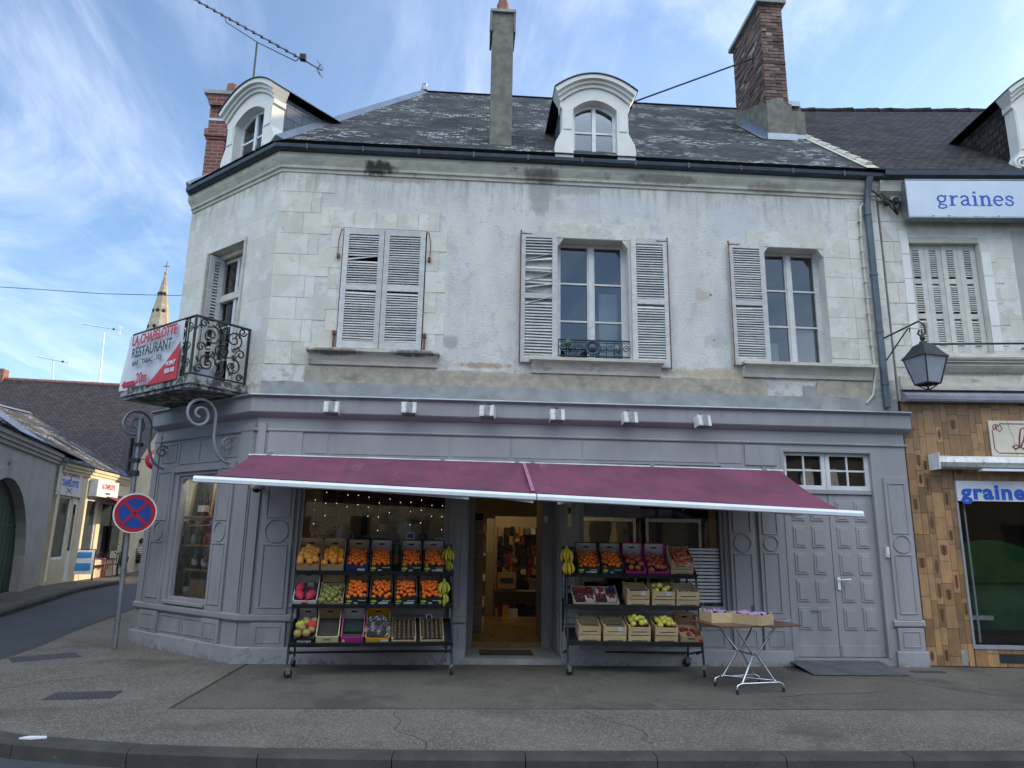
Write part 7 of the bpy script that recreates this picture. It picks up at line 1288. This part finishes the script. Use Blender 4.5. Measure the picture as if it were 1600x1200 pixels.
for i, (x, z, mm) in enumerate(((-.72, 1.62, 'card_blue'), (-.55, 1.60, 'card_dark'), (-.33, 1.55, 'card_white'))):
    t = thing('window_sticker', ['blue and white card notice sticker', 'dark square sticker', 'red ringed notice sticker'][i] + ' low on the right side of the left shop window', 'sticker', T(x, .052, z)); MB().box(-.055, .055, -.002, .002, -.05, .05).obj('card', mm if i else 'card_white', t)
    m = MB(); m.box(-.04, .04, -.004, -.002, -.03, .03) if i < 2 else ring(m, 0, 0, .035, -.002, .01, .002); m.obj('print', ['letter_blue', 'gutter', 'red'][i], t)
# ------------------------------------------------------------------ right shop window contents: chilled cases behind the glass
for i, (xa_, xb_) in enumerate(((1.62, 2.42), (2.56, 3.36))):
    t = thing('chilled_case', ['chrome framed chilled case with a bright reflection, left one behind the right shop window', 'chrome framed chilled case reflecting trees, right one behind the right shop window'][i], 'fridge', T(xa_, .22, .74)); w_ = xb_ - xa_; m = MB(); m.box(0, w_, 0, .04, 1.13, 1.18); m.box(w_ - .04, w_, 0, .04, 0, 1.13); m.box(0, .04, 0, .04, 0, 1.13); m.obj('frame', 'chrome', t); g = MB(); g.box(.04, w_ - .04, .01, .02, 0, 1.13); g.obj('door_glass', 'dark_glass', t); MB().box(0, w_, .045, .6, 0, 1.18).obj('cabinet', 'interior_dark', t)
item('carton', 'white carton on top of the left chilled case', 'box', T(2.05, .4, 1.93), [('carton', 'fridge_white', MB().box(-.4, .05, -.1, .2, 0, .36)), ('flap', 'card_white', MB().prism([(.06, 0), (.5, 0), (.42, .28), (.06, .36)], -.1, .2))])
item('roll_pack', 'long pale pack on top of the right chilled case', 'pack', T(2.75, .38, 1.93), [('pack', 'card_white', MB().lathe([(0, -.22), (.07, -.22), (.07, .22), (0, .22)], 12, T(0, 0, .07) @ RY(90))), ('band', 'pot_grey', MB().lathe([(.072, -.03), (.072, .03)], 12, T(0, 0, .07) @ RY(90)))])
item('small_speaker', 'black gadget beside the pack on the right chilled case', 'gadget', T(3.18, .38, 1.93), [('body', 'black', MB().box(-.1, .12, -.05, .05, 0, .18)), ('knob', 'card_white', MB().lathe([(0, 0), (.02, 0), (.02, .02), (0, .02)], 10, T(-.04, -.05, .12) @ RX(90)))])
m = MB(); z = .80; k = 0
while z < 1.50: m.box(2.98, 3.54, .050, .054, z, z + .030 - .004 * (k % 2)); z += .046; k += 1
tag(m.obj('window_film', 'white', dw2), 'white striped privacy film low on the right half of the pane') 
m = MB(); m.lathe([(0, 0), (.045, 0), (.045, .003), (0, .003)], 20, T(1.43, -.072, 2.0) @ RX(90)); m.box(1.40, 1.46, -.075, -.07, 1.78, 2.2); tag(m.obj('door_notice', 'card_cream'), 'narrow cream notice on the pilaster right of the shop door', 'notice')
m = MB(); m.box(1.32, 1.36, -.1, -.03, .9, 1.25); m.tube([(1.34, -.12, .85), (1.34, -.12, 1.3)], .01, 6); tag(m.obj('door_latch', 'galva'), 'rusty grey metal latch bar at the right edge of the shop doorway', 'latch')
# ------------------------------------------------------------------ shop interior through the door
def gondola(F, w, h, label, seed, peg=True):
    t = thing('shelving_unit', label, 'shelves', F); m = MB(); m.box(0, w, .0, .03, .1, h); m.box(0, .04, -.35, .0, 0, h * (1 if not peg else .15)); m.box(w - .04, w, -.35, 0, 0, h * (1 if not peg else .15)); m.box(0, w, -.4, 0, 0, .12); m.obj('frame', 'interior_wall', t)
    rr = random.Random(seed); levels = (.12, .62) if peg else (.12, .5, .9, 1.3, 1.7)
    for z in levels: MB().box(0, w, -.38, 0, z, z + .025).obj('shelf', 'cream_sign', t)
    cols = ['card_dark', 'card_tan', 'dark_glass', 'card_white', 'card_green', 'maroon', 'pot_grey', 'wood', 'black', 'card_yellow', 'card_blue', 'black']; G_ = {}
    for z in levels:
        x = .03
        while x < w - .1:
            ww = rr.uniform(.05, .2); hh = rr.uniform(.10, .30); c = rr.choice(cols); G_.setdefault(c, MB()).box(x, x + ww, -.33, -.05, z + .026, z + .026 + hh); x += ww + rr.uniform(.0, .03)
    if peg:
        z = .98
        while z < h - .1:
            x = .05
            while x < w - .08: c = rr.choice(cols); ww = rr.uniform(.03, .10); hh = rr.uniform(.06, .22); G_.setdefault(c, MB()).box(x, x + ww, -.09 - rr.uniform(0, .08), -.01, z - hh * .5, z + hh * .4); x += ww + rr.uniform(.01, .05)
            z += rr.uniform(.17, .22)
    for c, mb in G_.items(): mb.obj('goods', c, t)['kind'] = 'stuff'
gondola(frame(.62, 4.6, 3), 1.35, 2.05, 'cream pegboard stand hung with small tools inside the shop', 3)
gondola(frame(.48, 4.7, 78) , 2.6, 2.0, 'long shelf of goods running back along the left inside the shop', 4, False)
gondola(frame(-.02, 2.2, 88), 2.2, 1.9, 'dim shelf of goods at the left just inside the shop door', 6, False)
item('cardboard_box', 'open tan box at the left of the pegboard shelf inside the shop', 'box', T(.82, 4.28, .67), [('carton', 'card_tan', MB().box(-.15, .2, -.1, .1, 0, .3)), ('print', 'gutter', MB().box(-.1, .15, -.104, -.1, .1, .2))])
# ------------------------------------------------------------------ buildings outside the view that shade and light the street (behind the camera and along the side street)
def house(nm, label, F, w, d, h, rh, wm_, rm='clay_tile', wins=4, floors=2):
    t = thing(nm, label, 'building', F); holes = []
    for f_ in range(floors):
        for i in range(wins): x = w * (i + .5) / wins; holes.append((x - .5, x + .5, .9 + f_ * 3, 2.6 + f_ * 3))
    MB().wall(0, w, 0, h, holes, 0, .3).obj('wall', wm_, t); m = MB(); m.box(0, .3, .3, d, 0, h); m.box(w - .3, w, .3, d, 0, h); m.box(0, w, d, d + .3, 0, h); m.obj('side_wall', wm_, t)
    m = MB(); m.quad((-.3, -.4, h), (w + .3, -.4, h), (w + .3, d / 2, h + rh), (-.3, d / 2, h + rh)); m.quad((w + .3, d + .5, h), (-.3, d + .5, h), (-.3, d / 2, h + rh), (w + .3, d / 2, h + rh)); m.prism([(0, h), (d, h), (d / 2, h + rh - .2)], 0, .2, plane='yz'); m.prism([(0, h), (d, h), (d / 2, h + rh - .2)], w - .2, w, plane='yz'); m.obj('roof', rm, t)
    m = MB(); [m.box(a, c, .1, .14, z0, z1) for a, c, z0, z1 in holes]; m.obj('window', 'dark_glass', t); m = MB(); [(m.box(a - .5, a - .02, -.04, 0, z0, z1), m.box(c + .02, c + .5, -.04, 0, z0, z1)) for a, c, z0, z1 in holes[wins:]]; m.obj('shutter', 'frame_white', t)
X0 = -30
for i, (w, h, rh, mm) in enumerate(((11, 6.5, 3, 'house_grey'), (9, 7.0, 3.2, 'house_dark'), (12, 5.6, 3, 'house_cream'), (8, 5.6, 3, 'house_ochre'), (14, 6.4, 3.2, 'house_dark'), (12, 7, 3, 'house_grey'))):
    house('town_house', ['grey house at the far left', 'brown house second from the left', 'cream house in the middle', 'ochre house in the middle', 'long dark brown house', 'grey house at the far right'][i] + ' of the row across the street', frame(X0 + w, -27 - (i % 2), 180), w, 8, h, rh, mm); X0 += w + .1
def tree(x, y, h, r, seed, label):
    t = thing('street_tree', label, 'tree', T(x, y, -.12), 'trees across the street'); MB().tube([(0, 0, 0), (.05, 0, h * .4), (0, .1, h * .7)], [.22, .17, .08], 8).obj('trunk', 'bark', t); rr = random.Random(seed); m = MB()
    for i in range(2600):
        a, b_, c = rr.gauss(0, 1), rr.gauss(0, 1), rr.gauss(0, 1); q = V3((a, b_, c)).normalized() * r * rr.uniform(.45, 1) * (1 + .25 * sin(a * 3) * cos(c * 4)); p = q + V3((0, 0, h * .75)); u = V3((rr.gauss(0, 1), rr.gauss(0, 1), rr.gauss(0, 1))).normalized() * .17; v = u.orthogonal().normalized() * .13; m.quad(p - u, p + v, p + u, p - v, tint=rr.random())
    m.obj('crown', 'foliage', t)
tree(7.5, -21, 6.5, 2.4, 1, 'round leafy tree across the street opposite the double door'); tree(10.8, -22, 7, 2.6, 2, 'second leafy tree across the street, nearer the seed shop')
house('shading_house', 'unseen plain house added behind the corner building to shade the side street', frame(-6.0, 18.6, -82), 10, 7, 7.5, 3.5, 'house_cream', wins=3)  # unseen houses added to block the sun, gap between lets a strip through
house('shading_house', 'farther unseen house added along the side street to shade its left side', frame(-8.5, 42.4, -82), 19.0, 8, 7.5, 3.5, 'cream_render', wins=5)

house('far_house', 'distant cream house closing the end of the side street', frame(-34, 62, 0), 34, 8, 5.5, 3, 'house_cream', wins=8)
rr = random.Random(31)
for i, (x0, y0, dx, dy, n_) in enumerate(((1.2, -2.55, .06, -.14, 9), (5.2, -.9, .09, -.12, 12), (-.6, -2.55, .03, -.16, 8), (3.4, -1.9, .17, .03, 9), (-3.9, -.6, -.10, -.12, 10))):
    pts = [(x0, y0)]
    for k in range(n_): pts.append((pts[-1][0] + dx + rr.gauss(0, .05), pts[-1][1] + dy + rr.gauss(0, .03)))
    m = MB(); P = [V3((a, c, .0015)) for a, c in pts]
    for a, c in zip(P, P[1:]):
        d = (c - a).normalized(); q = V3((-d.y, d.x, 0)) * .005; m.quad(a - q, c - q, c + q, a + q)
    struct(m.obj('pavement_crack', 'moss'))
